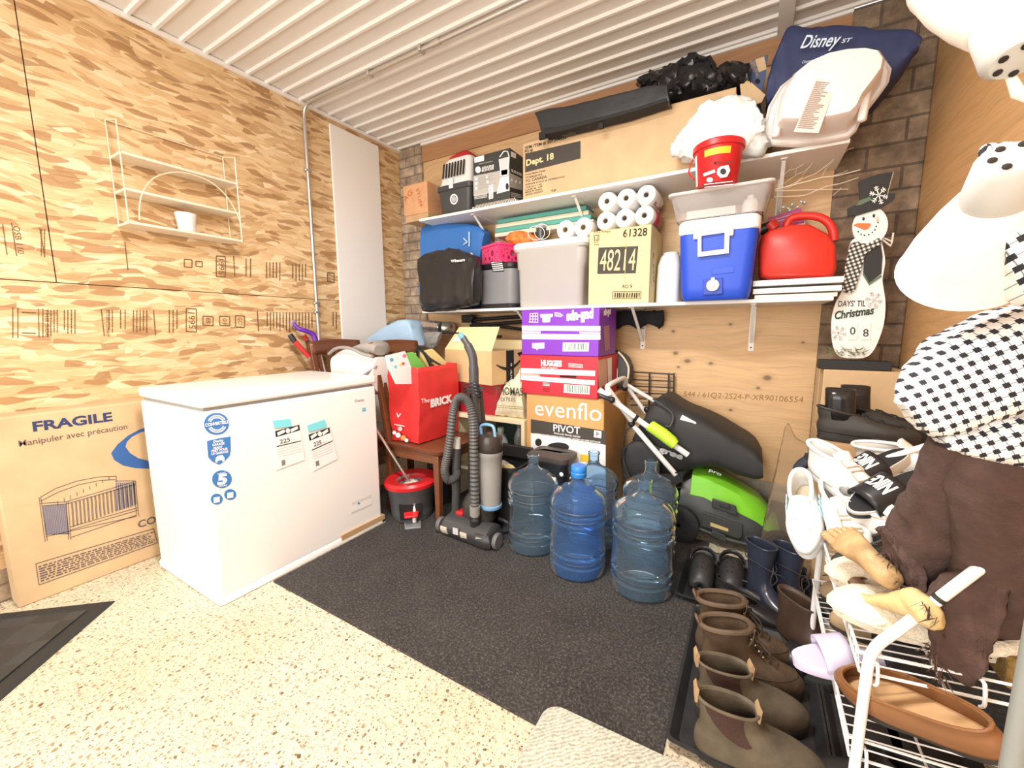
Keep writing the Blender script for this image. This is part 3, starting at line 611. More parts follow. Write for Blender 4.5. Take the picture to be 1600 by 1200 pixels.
# long carton
t = carton('long_box', 'very long brown carton printed Dept. 18, filling the middle of the upper shelf', -1.318, -.155, 2.365, 2.66, ZU, 2.275, CARD2, tape=True); WORLD.add(t)
P = face_y(2.3645); C6 = lambda pts: [(820+x/3.81, 20+y/3.81) for x, y in pts]
patch(t, 'black_panel', P, C5([(962, 240), (1308, 160), (1308, 270), (962, 358)]), M('dark_print', (.06, .052, .045), .7))
ink(t, 'Dept. 18', P, C5([(970, 318)])[0], C5([(1142, 273)])[0], 9.5, CARDY, bold=.03, off=.002)
ink(t, 'WM ITEM #: 031394620', P, C5([(960, 216)])[0], C5([(1222, 148)])[0], 5, BLACKP, bold=.02); ink(t, 'PO #:', P, C5([(960, 238)])[0], C5([(1012, 225)])[0], 5, BLACKP, bold=.02)
for s, a, b_, h in (('Cross Plastic Cover', (964, 378), (1090, 350), 2.8), ('TYT BURGAN TX R', (964, 398), (1070, 376), 3), ('TO: CANADA', (964, 422), (1098, 392), 4.6), ('SUPPLIER STOCK #: TETR82371012', (964, 440), (1210, 388), 2.4), ('CASE QTY: 1 PC', (964, 458), (1068, 436), 2.6), ('CASE #:  OF', (964, 474), (1070, 450), 2.6), ('MADE IN CHINA', (964, 488), (1068, 466), 2.6), ('GROSS WEIGHT:', (964, 504), (1076, 480), 2.6), ('Kgs', (1128, 478), (1158, 470), 3)): ink(t, s, P, C5([a])[0], C5([b_])[0], h, BLACKP, bold=.01)
# things on top of the long carton
GARM = M('black_vinyl', (.028, .030, .032), .38, bump=.1, bscale=40); TRASH = M('black_polythene', (.012, .012, .014), .18, bump=.25, bscale=30)
t = thing('folded_cover', 'flat folded black vinyl cover lying across the long carton, its edge hanging over', 'cover', (-.9, 2.45, 2.28), world=True)
obj('cover', puffy([((834, 176), (846, 196)), ((840, 173), (848, 210)), ((880, 166), (895, 203)), ((930, 154), (945, 188)), ((975, 142), (985, 178)), ((1012, 134), (1015, 168)), ((1040, 132), (1045, 160))], 2.275, .083, .22, crump=.006, cs=7, seed=3), GARM, t)
obj('cover_fold', MB().box(-1.19, -.63, 2.345, 2.64, 2.279, 2.345), GARM, t, bev=.02, seg=3)
obj('cover_layer', puffy([((848, 200), (849, 211)), ((880, 196), (882, 204)), ((930, 184), (931, 191)), ((985, 170), (986, 176)), ((1040, 152), (1041, 158))], 2.262, .09, .3, crump=.003, seed=8), M('dark_cloth', (.02, .02, .021), .8), t)
for a, b_ in (((843, 208), (853, 216)), ((936, 194), (943, 200))): 
    p0 = at(*a, 'y', 2.275); p1 = at(*b_, 'y', 2.275); obj('strap_end', MB().box(p0.x, p1.x, 2.265, 2.285, p1.z, p0.z), M('dark_cloth', (.02, .02, .021), .8), t)
solo('garbage_bag', puffy([((982, 135), (990, 141), .1), ((1000, 112), (1005, 150), .2), ((1030, 102), (1035, 155), .26), ((1060, 84), (1060, 154), .28), ((1085, 80), (1085, 150), .28), ((1110, 96), (1110, 145), .28), ((1130, 92), (1132, 138), .26), ((1150, 96), (1152, 133), .22), ((1162, 106), (1162, 128), .1)], 2.36, .26, .75, crump=.045, cs=11, seed=6), TRASH, 'shiny black garbage bag heaped on the long carton near the ceiling', 'bag')
SB = M('slate_blue_card', (.07, .10, .20), .6)
t = thing('shoe_box', 'slate blue shoe box with kraft inside, tipped between the garbage bag and navy tote', 'box', (-.02, 2.45, 2.3), world=True)
P = face_y(2.40); pts = [(1157, 118), (1170, 97), (1207, 82), (1196, 140), (1180, 140)]
def plate(pts, y, th): 
    a = [at(*p, 'y', y) for p in pts]; return MB().loft([a, [p+V((0, th, 0)) for p in a]])
obj('lid', plate([(1166, 121), (1172, 96), (1200, 85), (1196, 120), (1188, 150)], 2.45, .012), SB, t)
obj('flap', plate([(1156, 132), (1164, 120), (1196, 148), (1190, 160), (1160, 168)], 2.40, .01), CARD2, t)
obj('body', plate([(1166, 150), (1186, 150), (1200, 222), (1166, 230)], 2.50, .12), SB, t)
P = face_y(2.4495); patch(t, 'printed_label', P, [(1180, 93), (1194, 88), (1198, 108), (1186, 113)], CARD2); patch(t, 'grip_hole', P, ell(1184, 127, 4, 4, 12), DARK); ink(t, 'PACKED FOR YOU', P, (1171, 98), (1182, 121), 4, CARD2); ink(t, 'EVERY DAY', P, (1176, 97), (1184, 114), 3.5, CARD2)
WPOLY = M('white_polythene', (.84, .86, .83), .35, bump=.2, bscale=25)
t = thing('white_plastic_bag', 'bulging white plastic bag hanging over the upper shelf edge above the red pail', 'bag', (-.2, 2.35, 1.94), world=True)
obj('bag', puffy([((1040, 232), (1043, 240), .08), ((1052, 215), (1056, 246), .12), ((1066, 185), (1075, 251), .14), ((1085, 160), (1100, 250), .15), ((1115, 148), (1125, 249), .15), ((1145, 145), (1150, 240), .15), ((1168, 155), (1170, 222), .14), ((1182, 175), (1182, 208), .12), ((1186, 188), (1186, 200), .08)], 2.21, .15, .8, crump=.03, cs=12, seed=2), WPOLY, t)
obj('torn_corner', puffy([((1150, 240), (1150, 244)), ((1165, 215), (1168, 243)), ((1185, 203), (1187, 240)), ((1197, 212), (1198, 226)), ((1202, 221), (1202, 224))], 2.26, .07, .9, crump=.012, cs=14, seed=5), M('grey_polythene', (.50, .53, .52), .35), t)
NAVY = M('navy_nylon', (.028, .040, .115), .55, noise_=.15, scale=12, bump=.1, bscale=14)
t = thing('navy_tote', 'big navy blue tote bag with white script lettering, on top at the right shelf end', 'bag', (.3, 2.45, 2.05), world=True)
obj('bag', puffy([((1193, 140), (1197, 165), .2), ((1210, 80), (1215, 160), .3), ((1226, 36), (1235, 160), .33), ((1270, 33), (1275, 130), .33), ((1320, 30), (1320, 130), .33), ((1370, 34), (1370, 140), .33), ((1410, 38), (1405, 110), .3), ((1432, 52), (1425, 85), .24), ((1437, 58), (1434, 75), .1)], 2.34, .30, .4, crump=.018, cs=6, seed=7), NAVY, t)
P = face_y(2.318); LB = M('pale_blue_print', (.62, .74, .88), .6)
ink(t, 'Disney', P, (1250, 76), (1310, 72), 19, LB, bold=.015, shear=.25, off=.004); ink(t, 'ST', P, (1314, 68), (1330, 66), 6, LB, bold=.02, shear=.2, off=.004); ink(t, 'Disney St', P, (1253, 100), (1276, 96), 4, LB, shear=.2, off=.004)
BATHM = M('bath_white', (.85, .80, .77), .32)
t = thing('baby_bath', 'white plastic baby bath tipped on its side at the right end of the upper shelf', 'baby bath', (.19, 2.35, ZU), world=True)
rim = [(1196, 222), (1197, 195), (1204, 165), (1222, 135), (1250, 112), (1285, 97), (1320, 90), (1355, 88), (1380, 93), (1390, 108), (1386, 128), (1370, 150), (1348, 178), (1338, 200), (1325, 212), (1290, 219), (1245, 224)]
R0 = [at(*p, 'y', 2.30) for p in rim]; cc = sum(R0, V())/len(R0)
def rr(f, dy): return [cc + (p-cc)*f + V((0, dy, 0)) for p in R0]
obj('bowl', MB().loft([rr(1, .0), rr(.98, .012), rr(.90, .014), rr(.80, -.12), rr(.74, -.14), rr(.1, -.15)], (False, True)), BATHM, t)
obj('rim', MB().loft([rr(1.0, -.002), rr(1.04, .006), rr(1.04, .03), rr(.99, .034), rr(.97, .02)], (False, False), closed=True), BATHM, t)
for a, b_ in (((1360, 118), (1346, 190)), ((1222, 150), (1212, 215))): 
    obj('leg', MB().bar(at(*a, 'y', 2.25), at(*b_, 'y', 2.22), .028, .03), BATHM, t, bev=.01, seg=3)
P = face_y(2.155)
obj('warning_label', plate([(1277, 122), (1308, 126), (1279, 208), (1240, 206)], 2.152, .002), M('beige_label', (.72, .64, .58), .5), t)
smallprint(t, P, [(1275, 126), (1302, 129), (1273, 202), (1245, 200)], 26, M('label_ink', (.34, .26, .22), .7), .5, 41, (.1, .3), off=.006, ragged=.45)
t['label'] = 'white plastic baby bath tipped on its side at the right end of the upper shelf'
# ================================================================ on the lower shelf
WPL = M('white_plastic', (.84, .84, .83), .4)
def holes_mb(outline, holes, th, T):
    """flat plate with holes, th thick"""
    cu = bpy.data.curves.new('plate', 'CURVE'); cu.dimensions = '2D'; cu.fill_mode = 'BOTH'; cu.extrude = th/2
    for pts in [outline]+list(holes):
        sp = cu.splines.new('POLY'); sp.points.add(len(pts)-1); sp.use_cyclic_u = True
        for p, q in zip(sp.points, pts): p.co = (q[0], q[1], 0, 1)
    o = bpy.data.objects.new('plate', cu); me = o.to_mesh(); m = MB()
    m.add([T @ v.co for v in me.vertices], [tuple(p.vertices) for p in me.polygons]); o.to_mesh_clear(); bpy.data.objects.remove(o); bpy.data.curves.remove(cu); return m
# two bags at the left end
BLUEB = M('blue_woven_bag', (.04, .17, .50), .5, bump=.1, bscale=20)
t = thing('shopping_bag', 'blue woven plastic shopping bag behind the black bag at the left shelf end', 'bag', (-1.9, 2.5, ZL), world=True)
obj('bag', puffy([((655, 355), (655, 484), .10), ((668, 349), (665, 485), .16), ((700, 348), (700, 484), .18), ((725, 349), (725, 482), .18), ((743, 354), (735, 480), .16), ((754, 364), (738, 475), .10)], 2.45, .18, .35, crump=.012, cs=8, seed=11), BLUEB, t)
P = face_y(2.44); strokes(t, 'printed_mark', P, [[(724, 372), (730, 378), (724, 382)], [(733, 362), (733, 385)]], 1.4, M('pale_blue_print', (.62, .74, .88), .6), off=.006)
BLKB = M('black_bag', (.022, .022, .024), .33, bump=.25, bscale=14)
t = thing('shopping_bag', 'large black glossy shopping bag at the left end of the lower shelf, overhanging it', 'bag', (-1.93, 2.4, 1.25), world=True)
obj('bag', puffy([((649, 405), (655, 488), .08), ((660, 398), (663, 489), .12), ((680, 393), (683, 487), .14), ((697, 389), (700, 485), .14), ((715, 394), (716, 481), .14), ((731, 402), (729, 478), .13), ((738, 412), (736, 474), .08)], 2.215, .14, .32, crump=.022, cs=9, seed=12), BLKB, t)
ink(t, 'Winners', face_y(2.208), (705, 410), (727, 408), 4, WP, bold=.03, off=.004)
obj('handle', MB().tube(smooth_pts([X(730, 402, 2.3), X(737, 396, 2.28), X(737, 412, 2.28), X(734, 420, 2.27), X(738, 428, 2.27), X(735, 418, 2.28)], 5), .006, 8), M('clear_strap', (.5, .5, .48), .3), t)
# grey food storage tub
t = thing('storage_tub', 'grey round-shouldered plastic tub with black lid and side handle, below the pink crate', 'tub', (-1.55, 2.47, ZL), world=True)
cx, cy = -1.555, 2.52
R = lambda w_, d_, r_, z: [V((x, y, z)) for x, y in rrect(w_, d_, r_, 6, cx, cy)]
obj('base_ring', MB().loft([R(.29, .22, .05, ZL), R(.30, .23, .05, ZL+.03), R(.29, .22, .05, ZL+.035)]), BK, t)
obj('body', MB().loft([R(.29, .22, .05, ZL+.035), R(.30, .23, .06, ZL+.05), R(.305, .235, .06, ZL+.25), R(.30, .23, .06, ZL+.265)]), GP, t)
obj('lid', MB().loft([R(.295, .225, .06, ZL+.265), R(.31, .24, .06, ZL+.275), R(.31, .24, .06, ZL+.30), R(.28, .21, .06, ZL+.31)]), BK, t)
obj('handle', MB().tube(smooth_pts([V((cx+.14, cy-.03, ZL+.18)), V((cx+.165, cy-.04, ZL+.18)), V((cx+.172, cy-.04, ZL+.15)), V((cx+.17, cy-.04, ZL+.09)), V((cx+.16, cy-.04, ZL+.055)), V((cx+.14, cy-.03, ZL+.05))], 5), .009, 8), GP, t)
P = face_y(2.40); patch(t, 'printed_label', P, [(766, 408), (785, 406), (788, 424), (770, 425)], BLACKP); smallprint(t, P, [(767, 409), (784, 407), (787, 423), (771, 424)], 5, WP, .5, 14, (.1, .25), off=.002)
# pink crate with holes
PINK = M('pink_plastic', (.80, .06, .20), .4)
T0 = Matrix.Translation((-1.57, 2.50, ZL+.311)) @ Matrix.Rotation(radians(-24), 4, 'Z')
t = thing('pink_crate', 'small hot pink plastic crate with round holes, on the grey tub', 'crate', T0.translation, radians(-24)); T0.translation
rnd = random.Random(5)
def hs(w_, h_):
    out = []
    for (x, y, r) in ((.2, .3, .011), (.38, .7, .010), (.62, .5, .020), (.25, .65, .008), (.82, .75, .009), (.45, .25, .013), (.8, .25, .012), (.12, .5, .007), (.62, .15, .008), (.9, .5, .007), (.38, .47, .007)):
        if r < h_*.2: out.append([(-w_/2+w_*x+r*cos(2*pi*k/14), h_*y+r*sin(2*pi*k/14)) for k in range(14)])
    return out
w_, d_, h_ = .215, .17, .125
for nm, ww, Tr in (('wall', w_, Matrix.Translation((0, -d_/2, 0)) @ Matrix.Rotation(pi/2, 4, 'X')), ('wall', w_, Matrix.Translation((0, d_/2, 0)) @ Matrix.Rotation(pi/2, 4, 'X')), ('wall', d_, Matrix.Translation((w_/2, 0, 0)) @ Matrix.Rotation(pi/2, 4, 'Z') @ Matrix.Rotation(pi/2, 4, 'X')), ('wall', d_, Matrix.Translation((-w_/2, 0, 0)) @ Matrix.Rotation(pi/2, 4, 'Z') @ Matrix.Rotation(pi/2, 4, 'X'))):
    obj(nm, holes_mb([(-ww/2, 0), (ww/2, 0), (ww/2, h_), (-ww/2, h_)], hs(ww, h_), .006, Tr), PINK, t, smooth=0)
rim = lambda g, z: [V((x, y, z)) for x, y in rrect(w_+g, d_+g, .012, 3)]
obj('rim', MB().loft([rim(.02, h_-.016), rim(.022, h_), rim(-.012, h_), rim(-.012, h_-.016)], closed=True), PINK, t); obj('base', MB().loft([rim(.014, 0), rim(.014, .014)]), PINK, t)
# grey tote with white lid
t = thing('storage_tote', 'big light grey storage tote with white lid in the middle of the lower shelf', 'tote', (-1.12, 2.5, ZL), world=True)
cx, cy = -1.132, 2.505; R = lambda w_, d_, r_, z: [V((x, y, z)) for x, y in rrect(w_, d_, r_, 5, cx, cy)]
obj('body', MB().loft([R(.42, .28, .03, ZL), R(.435, .29, .035, ZL+.01), R(.45, .30, .04, ZL+.235), R(.465, .315, .045, ZL+.245), R(.475, .325, .05, ZL+.34), R(.50, .34, .05, ZL+.35), R(.50, .34, .05, ZL+.365)]), M('tote_grey', (.47, .46, .44), .4), t)
obj('lid', MB().loft([R(.505, .345, .05, ZL+.362), R(.51, .35, .05, ZL+.366), R(.51, .35, .05, ZL+.388), R(.49, .33, .05, ZL+.40)]), WPL, t)
ztot = ZL+.40
# rolls
TP = M('tissue_paper', (.87, .87, .86), .85, bump=.08, bscale=40); CORE = M('cardboard_core', (.55, .48, .38), .8)
def roll(loc, r=.056, L=.10, label='', group=None, ax='y', first=[None]):
    if first[0] is None:
        t = thing('toilet_roll', label, 'toilet roll', loc, 0, group)
        Tm = Matrix.Rotation(pi/2, 4, 'X')
        obj('paper', MB().loft([[Tm @ V((rr_*cos(2*pi*k/28), rr_*sin(2*pi*k/28), z)) for k in range(28)] for rr_, z in ((.02, L/2), (r-.004, L/2), (r, L/2-.006), (r, -L/2+.006), (r-.004, -L/2), (.02, -L/2))], closed=True), TP, t)
        obj('core', MB().loft([[Tm @ V((rr_*cos(2*pi*k/20), rr_*sin(2*pi*k/20), z)) for k in range(20)] for rr_, z in ((.0195, L/2-.002), (.0195, -L/2+.002), (.015, -L/2+.002), (.015, L/2-.002))], closed=True), CORE, t)
        first[0] = t; return t
    t = dup(first[0]); t.location = loc; t['label'] = label
    if group: t['group'] = group
    return t
p = at(883, 357, 'y', 2.38); roll((p.x, 2.43, ztot+.056), label='left of the two toilet rolls lying on the grey tote', group='toilet rolls on the tote')
p = at(911, 351, 'y', 2.38); roll((p.x, 2.43, ztot+.056), label='right of the two toilet rolls lying on the grey tote', group='toilet rolls on the tote')
# yellow carton 48214
zb = 1.695
t = carton('number_box', 'tall yellow carton with big number 48214 beside the grey tote', -.872, -.522, 2.36, 2.66, ZL, zb, CARDY, tape=False); WORLD.add(t)
P = face_y(2.3595); C7 = lambda pts: [(880+x/3.478, 220+y/3.478) for x, y in pts]; PX = face_x(-.5215)
patch(t, 'black_panel', P, C7([(192, 580), (408, 572), (394, 720), (185, 724)]), M('dark_print', (.06, .052, .045), .7)); ink(t, '48214', P, C7([(197, 706)])[0], C7([(388, 703)])[0], 33, CARDY, bold=.0, off=.002)
ink(t, '61328', P, C7([(324, 524)])[0], C7([(456, 514)])[0], 12, BLACKP, bold=.02); ink(t, 'RO 9', P, C7([(322, 802)])[0], C7([(374, 801)])[0], 6, BLACKP, bold=.01); ink(t, '4 Poly Packages', P, C7([(168, 502)])[0], C7([(258, 496)])[0], 3, BLACKP)
strokes(t, 'printed_frame', P, [C7([(168, 514), (194, 512), (194, 540), (168, 542), (168, 514)]), C7([(270, 820), (424, 820), (420, 858), (268, 858), (270, 820)])], .9, BLACKP); ink(t, '12', P, C7([(172, 538)])[0], C7([(190, 536)])[0], 5, BLACKP); ink(t, 'Rolls', P, C7([(166, 556)])[0], C7([(192, 554)])[0], 3, BLACKP); ink(t, 'White', P, C7([(166, 570)])[0], C7([(196, 568)])[0], 3, BLACKP)
barcode(t, P, C7([(276, 826), (418, 826), (414, 853), (274, 853)]), BLACKP, 22); strokes(t, 'carton_seam', P, [C7([(345, 475), (330, 880)])], .8, M('cardboard_seam', (.55, .43, .2), .8))
ink(t, 'RO 9', PX, (1022, 440), (1022, 395), 6, BLACKP)
# pack of six rolls in film
t = thing('toilet_roll_pack', 'film-wrapped pack of six white toilet rolls on the yellow number carton', 'toilet roll pack', (-.67, 2.5, zb), world=True)
for r_ in range(2):
    for c_ in range(3):
        px, py = ((945, 313), (976, 311), (1002, 306))[c_] if r_ else ((943, 345), (974, 342), (1004, 340))[c_]
        xx = -.785+.109*c_+.006*r_; zz = zb+.0565+.106*r_
        Tm = Matrix.Translation((xx, 2.49, zz)) @ Matrix.Rotation(pi/2, 4, 'X')
        ro = obj('roll', MB().loft([[Tm @ V((rr_*cos(2*pi*k/24), rr_*sin(2*pi*k/24), z)) for k in range(24)] for rr_, z in ((.019, .11), (.048, .11), (.0535, .10), (.055, .0), (.0535, -.10), (.048, -.11), (.019, -.11))], closed=True), TP, t)
        obj('core', MB().loft([[Tm @ V((rr_*cos(2*pi*k/16), rr_*sin(2*pi*k/16), z)) for k in range(16)] for rr_, z in ((.019, .108), (.019, -.1), (.013, -.1), (.013, .108))], closed=True), M('core_grey', (.42, .42, .40), .8), ro)
RP = M('red_print_film', (.35, .03, .05), .3)
b = MB()
for zz in (zb+.0565, zb+.1625): b.add([V((-.785+.109*2+.056*cos(a)+.003, y, zz+.056*sin(a))) for y in (2.42, 2.6) for a in [radians(-50+12.5*k) for k in range(9)]], [(k, k+1, k+10, k+9) for k in range(8)])
obj('printed_film', b, RP, t, solid=.001)
# white jug, partly hidden
t = thing('detergent_jug', 'plain white plastic jug between the yellow carton and the blue cooler', 'jug', (-.44, 2.5, ZL), world=True)
cx, cy = -.452, 2.57; R = lambda w_, d_, r_, z: [V((x, y, z)) for x, y in rrect(w_, d_, r_, 5, cx, cy)]
obj('body', MB().loft([R(.115, .18, .03, ZL), R(.125, .19, .035, ZL+.01), R(.125, .19, .04, ZL+.14), R(.12, .18, .04, ZL+.22), R(.10, .14, .04, ZL+.265), R(.095, .12, .04, ZL+.275)]), WPL, t)
obj('cap', MB().loft([R(.085, .085, .04, ZL+.275), R(.085, .085, .04, ZL+.292)]), WPL, t)
# cooler
CB = M('cooler_blue', (.018, .075, .58), .42, bump=.05, bscale=90)
t = thing('cooler', 'royal blue picnic cooler with white lid, handle and drain plug on the lower shelf', 'cooler', (-.19, 2.5, ZL), world=True)
cx, cy = -.190, 2.385; R = lambda w_, d_, r_, z, dx=0: [V((x+dx, y, z)) for x, y in rrect(w_, d_, r_, 5, cx, cy)]
zc = 1.594
obj('body', MB().loft([R(.28, .24, .03, ZL), R(.30, .265, .05, ZL+.012), R(.315, .275, .05, ZL+.06), R(.34, .30, .045, zc-.02), R(.34, .30, .045, zc)]), CB, t)
obj('lid', MB().loft([R(.345, .305, .045, zc), R(.355, .312, .045, zc+.006), R(.355, .312, .045, zc+.052), R(.335, .30, .045, zc+.065), R(.20, .2, .045, zc+.068)]), WPL, t)
yf = 2.237; P = face_y(yf-.002)
c7 = lambda x, y, yy=yf-.01: X(*C7([(x, y)])[0], yy)
hp = [c7(*p) for p in ((712, 498), (740, 540), (730, 628), (900, 610), (905, 540), (917, 470))]
obj('handle', MB().loft([[p + V((0, dy, 0)) for p in [c7(735, 500), c7(895, 480), c7(898, 610), c7(735, 630)]] for dy in (0, .0)] , (False, False)) if False else holes_mb([(p.x, p.z) for p in [c7(732, 500), c7(905, 480), c7(900, 612), c7(732, 632)]], [[(p.x, p.z) for p in [c7(752, 518), c7(878, 500), c7(876, 590), c7(752, 606)]]], .016, Matrix.Translation((0, yf-.012, 0)) @ Matrix.Rotation(pi/2, 4, 'X')), WPL, t, smooth=0, bev=.003)
for a in ((722, 515), (912, 495)): p = c7(*a); obj('handle_pivot', MB().box(p.x-.011, p.x+.011, yf-.022, yf+.03, p.z-.018, p.z+.020), WPL, t, bev=.004)
pr = obj('plug_recess', MB().loft([[V((p.x, yy, p.z)) for p in [c7(758, 752), c7(866, 742), c7(866, 830), c7(758, 838)]] for yy in (yf+.002, yf+.03)]), M('cooler_blue_dark', (.012, .05, .42), .45), t, bev=.002)
p = c7(812, 785); obj('drain_plug', MB().lathe([(.028, 0), (.028, .012), (.02, .018), (.008, .02), (.008, .03)], 20, Matrix.Translation((p.x, yf+.004, p.z)) @ Matrix.Rotation(pi/2, 4, 'X')), WPL, t)
obj('plug_tab', MB().box(p.x-.008, p.x+.008, yf-.018, yf+.002, p.z+.015, p.z+.036), WPL, t, bev=.003)
for a, b_ in (((655, 640), (672, 830)), ((960, 500), (955, 800)), ((1000, 560), (985, 790))): obj('moulded_rib', MB().bar(c7(*a, yf+.016), c7(*b_, yf+.028), .004, .012), CB, t)
for q_ in ([(808, 690), (930, 678), (928, 714), (806, 728)],): obj('moulded_badge', MB().loft([[V((p.x, yy, p.z)) for p in [c7(*k) for k in q_]] for yy in (yf-.001+.006, yf+.03)]), CB, t, bev=.002)
# clear tub on the cooler
CLR = M('clear_plastic', (.93, .91, .90), .12, trans=.82, ior=1.2)
t = thing('clear_tub', 'clear plastic tub of white odds and ends on top of the blue cooler', 'tub', (-.2, 2.5, zc+.068), world=True)
cx, cy = -.192, 2.36; zt = zc+.069; R = lambda w_, d_, r_, z: [V((x, y, z)) for x, y in rrect(w_, d_, r_, 5, cx, cy)]
obj('body', MB().loft([R(.37, .24, .03, zt+.003), R(.375, .245, .03, zt), R(.42, .29, .03, zt+.105), R(.435, .30, .03, zt+.11), R(.44, .305, .03, zt+.115), R(.42, .285, .03, zt+.110), R(.37, .24, .03, zt+.005)], (False, True)), CLR, t)
obj('lid', MB().loft([R(.442, .307, .03, zt+.112), R(.45, .315, .03, zt+.116), R(.45, .315, .03, zt+.126), R(.43, .295, .03, zt+.128)]), M('frosted_lid', (.86, .82, .80), .3, trans=.35, ior=1.2), t)
for nm, lab, (a, b_, yy, r_) in (('bottle', 'small white bottle inside the clear tub', (1172, 322, 2.30, .035)), ): 
    p = at(a, b_, 'y', yy); solo('white_bottle', MB().lathe([(.02, -.045), (.032, -.04), (.034, 0), (.026, .02), (.014, .028), (.014, .04)], 18, Matrix.Translation((p.x, yy, zt+.051))), WPL, lab, 'bottle')
solo('paper_pad', MB().box(-.335, -.12, 2.27, 2.44, zt+.007, zt+.05), PAPER, 'stack of white paper packets at the bottom of the clear tub', 'paper', bev=.004)
# red pail
REDP = M('red_plastic', (.62, .018, .022), .35)
p = at(1119, 297, 'y', 2.222); zt2 = zt+.1285
t = thing('red_pail', 'small red plastic pail with lid and wire-thin handle on the clear tub', 'pail', (p.x, 2.222, zt2))
obj('bucket', MB().lathe([(.082, 0), (.086, .004), (.098, .14), (.102, .145), (.102, .155)], 32), REDP, t)
obj('lid', MB().lathe([(.103, .150), (.109, .154), (.110, .176), (.104, .182), (.095, .174), (.02, .174)], 32), REDP, t)
obj('handle', MB().tube(smooth_pts([V((-.108, .0, .14)), V((-.113, -.03, .11)), V((-.112, -.07, .06)), V((-.085, -.10, .02)), V((-.11, -.02, .10))][:4], 6), .004, 8), REDP, t)
def wrap(r0, z0, r1, z1, a0, a1, n=10): return MB().add([V(((r0+(r1-r0)*v)*cos(radians(a)), (r0+(r1-r0)*v)*sin(radians(a)), z0+(z1-z0)*v)) for v in (0, 1) for a in [a0+(a1-a0)*k/n for k in range(n+1)]], [(k, k+1, k+n+2, k+n+1) for k in range(n)])
obj('white_label', wrap(.0865, .006, .0985, .14, -175, -150), WP, t); obj('yellow_label', wrap(.0968, .112, .0994, .140, -120, -55), M('yellow_label', (.85, .55, .04), .5), t)
WORLD.add(t); P = face_y(2.222-.103); ink(t, 'MEGA VALUE', P, (1115, 257), (1145, 255), 4.5, BLACKP, bold=.01)
patch(t, 'printed_cup', P, [(1121, 264), (1126, 260), (1138, 258), (1141, 266), (1136, 276), (1126, 278), (1120, 272)], WP); patch(t, 'printed_face', P, ell(1130, 268, 5, 5, 14), BLACKP, .0016); smallprint(t, P, [(1098, 270), (1116, 263), (1118, 271), (1100, 277)], 1, WP, .6, 3, (.2, .4)); smallprint(t, P, [(1100, 286), (1145, 281), (1145, 290), (1101, 295)], 2, WP, .22, 3, (.2, .5)); patch(t, 'printed_dot', P, ell(1109, 281, 5, 4, 12), WP)
WORLD.discard(t)
# white boards, gas can
for i, (x0, x1, z_, th) in enumerate(((-.03, .305, ZL, .022), (-.025, .318, ZL+.030, .022), (-.028, .322, ZL+.066, .022))):
    pass
zs = [ZL+.0005, ZL+.0245, ZL+.0605]
solo('white_board', MB().box(-.018, .302, 2.345, 2.66, zs[0], zs[0]+.018), M('cream_board', (.80, .76, .66), .5), 'cream board at the bottom of the little stack under the red gas can', 'board', group='boards under the gas can', bev=.001)
solo('white_board', MB().box(-.026, .314, 2.335, 2.66, zs[1], zs[1]+.024), WHITE, 'white board in the middle of the stack under the red gas can', 'board', group='boards under the gas can', bev=.001)
solo('white_board', MB().box(-.028, .318, 2.335, 2.66, zs[2], zs[2]+.026), WHITE, 'top white board directly under the red gas can', 'board', group='boards under the gas can', bev=.001)
solo('spacer', MB().box(0, .28, 2.40, 2.6, zs[1]+.0245, zs[2]-.0005), DK, 'dark thin slab between the white boards under the gas can', 'slab')
zg = zs[2]+.0265
GASR = M('gas_can_red', (.66, .035, .022), .38, bump=.05, bscale=120)
t = thing('gas_can', 'red plastic gas can with moulded handle and black spout on the white boards', 'gas can', (.14, 2.5, zg), world=True)
gp = lambda x, y, yy=2.40: X(*C7([(x, y)])[0], yy)
pr = [(1072, 735), (1062, 700), (1060, 580), (1078, 510), (1120, 480), (1240, 448), (1340, 448), (1440, 500), (1482, 560), (1486, 690), (1470, 725), (1440, 738), (1260, 742), (1120, 746)]
def prism_y(pts, ya, yb, shrink=.94, y_ref=2.40):
    A = [gp(*p, y_ref) for p in pts]; c = sum(A, V())/len(A); 
    f = lambda s_, yy: [V((c.x+(p.x-c.x)*s_, yy, c.z+(p.z-c.z)*s_)) for p in A]
    return MB().loft([f(shrink-.06, ya-.0), f(shrink, ya+.008), f(1, ya+.035), f(1, yb-.035), f(shrink, yb-.008), f(shrink-.06, yb)])
b = prism_y(pr, 2.36, 2.58); dz = zg - min(p.z for p in b.v); b.v = [p+V((0, 0, dz)) for p in b.v]
obj('body', b, GASR, t, smooth=50)
obj('handle', MB().tube(smooth_pts([gp(1210, 470, 2.46), gp(1235, 425, 2.46), gp(1300, 408, 2.46), gp(1390, 415, 2.46), gp(1445, 450, 2.46), gp(1468, 500, 2.46), gp(1470, 545, 2.46)], 6), .018, 12), GASR, t)
obj('spout_neck', MB().tube([gp(1150, 480, 2.46), gp(1120, 450, 2.46)], .030, 14), GASR, t)
obj('spout', MB().tube([gp(1130, 462, 2.46), gp(1085, 480, 2.46), gp(1066, 490, 2.46)], [.024, .026, .026], 14), BK, t)
strokes(t, 'level_mark', face_y(2.372), [C7([(1085, 605), (1190, 488)])], 1.6, M('pale_red', (.85, .45, .38), .4), off=.004)
solo('snack_pack', plate([(1203, 338), (1252, 323), (1258, 352), (1262, 372), (1200, 372), (1194, 352)], 2.60, .03), M('magenta_film', (.45, .02, .16), .3), 'magenta packet with silver twists sticking up behind the red gas can', 'packet') if False else None
t = thing('bow_pack', 'magenta packet of silver gift bows behind the red gas can', 'packet', (.12, 2.6, zg), world=True)
MAG = M('magenta_film', (.42, .02, .17), .3)
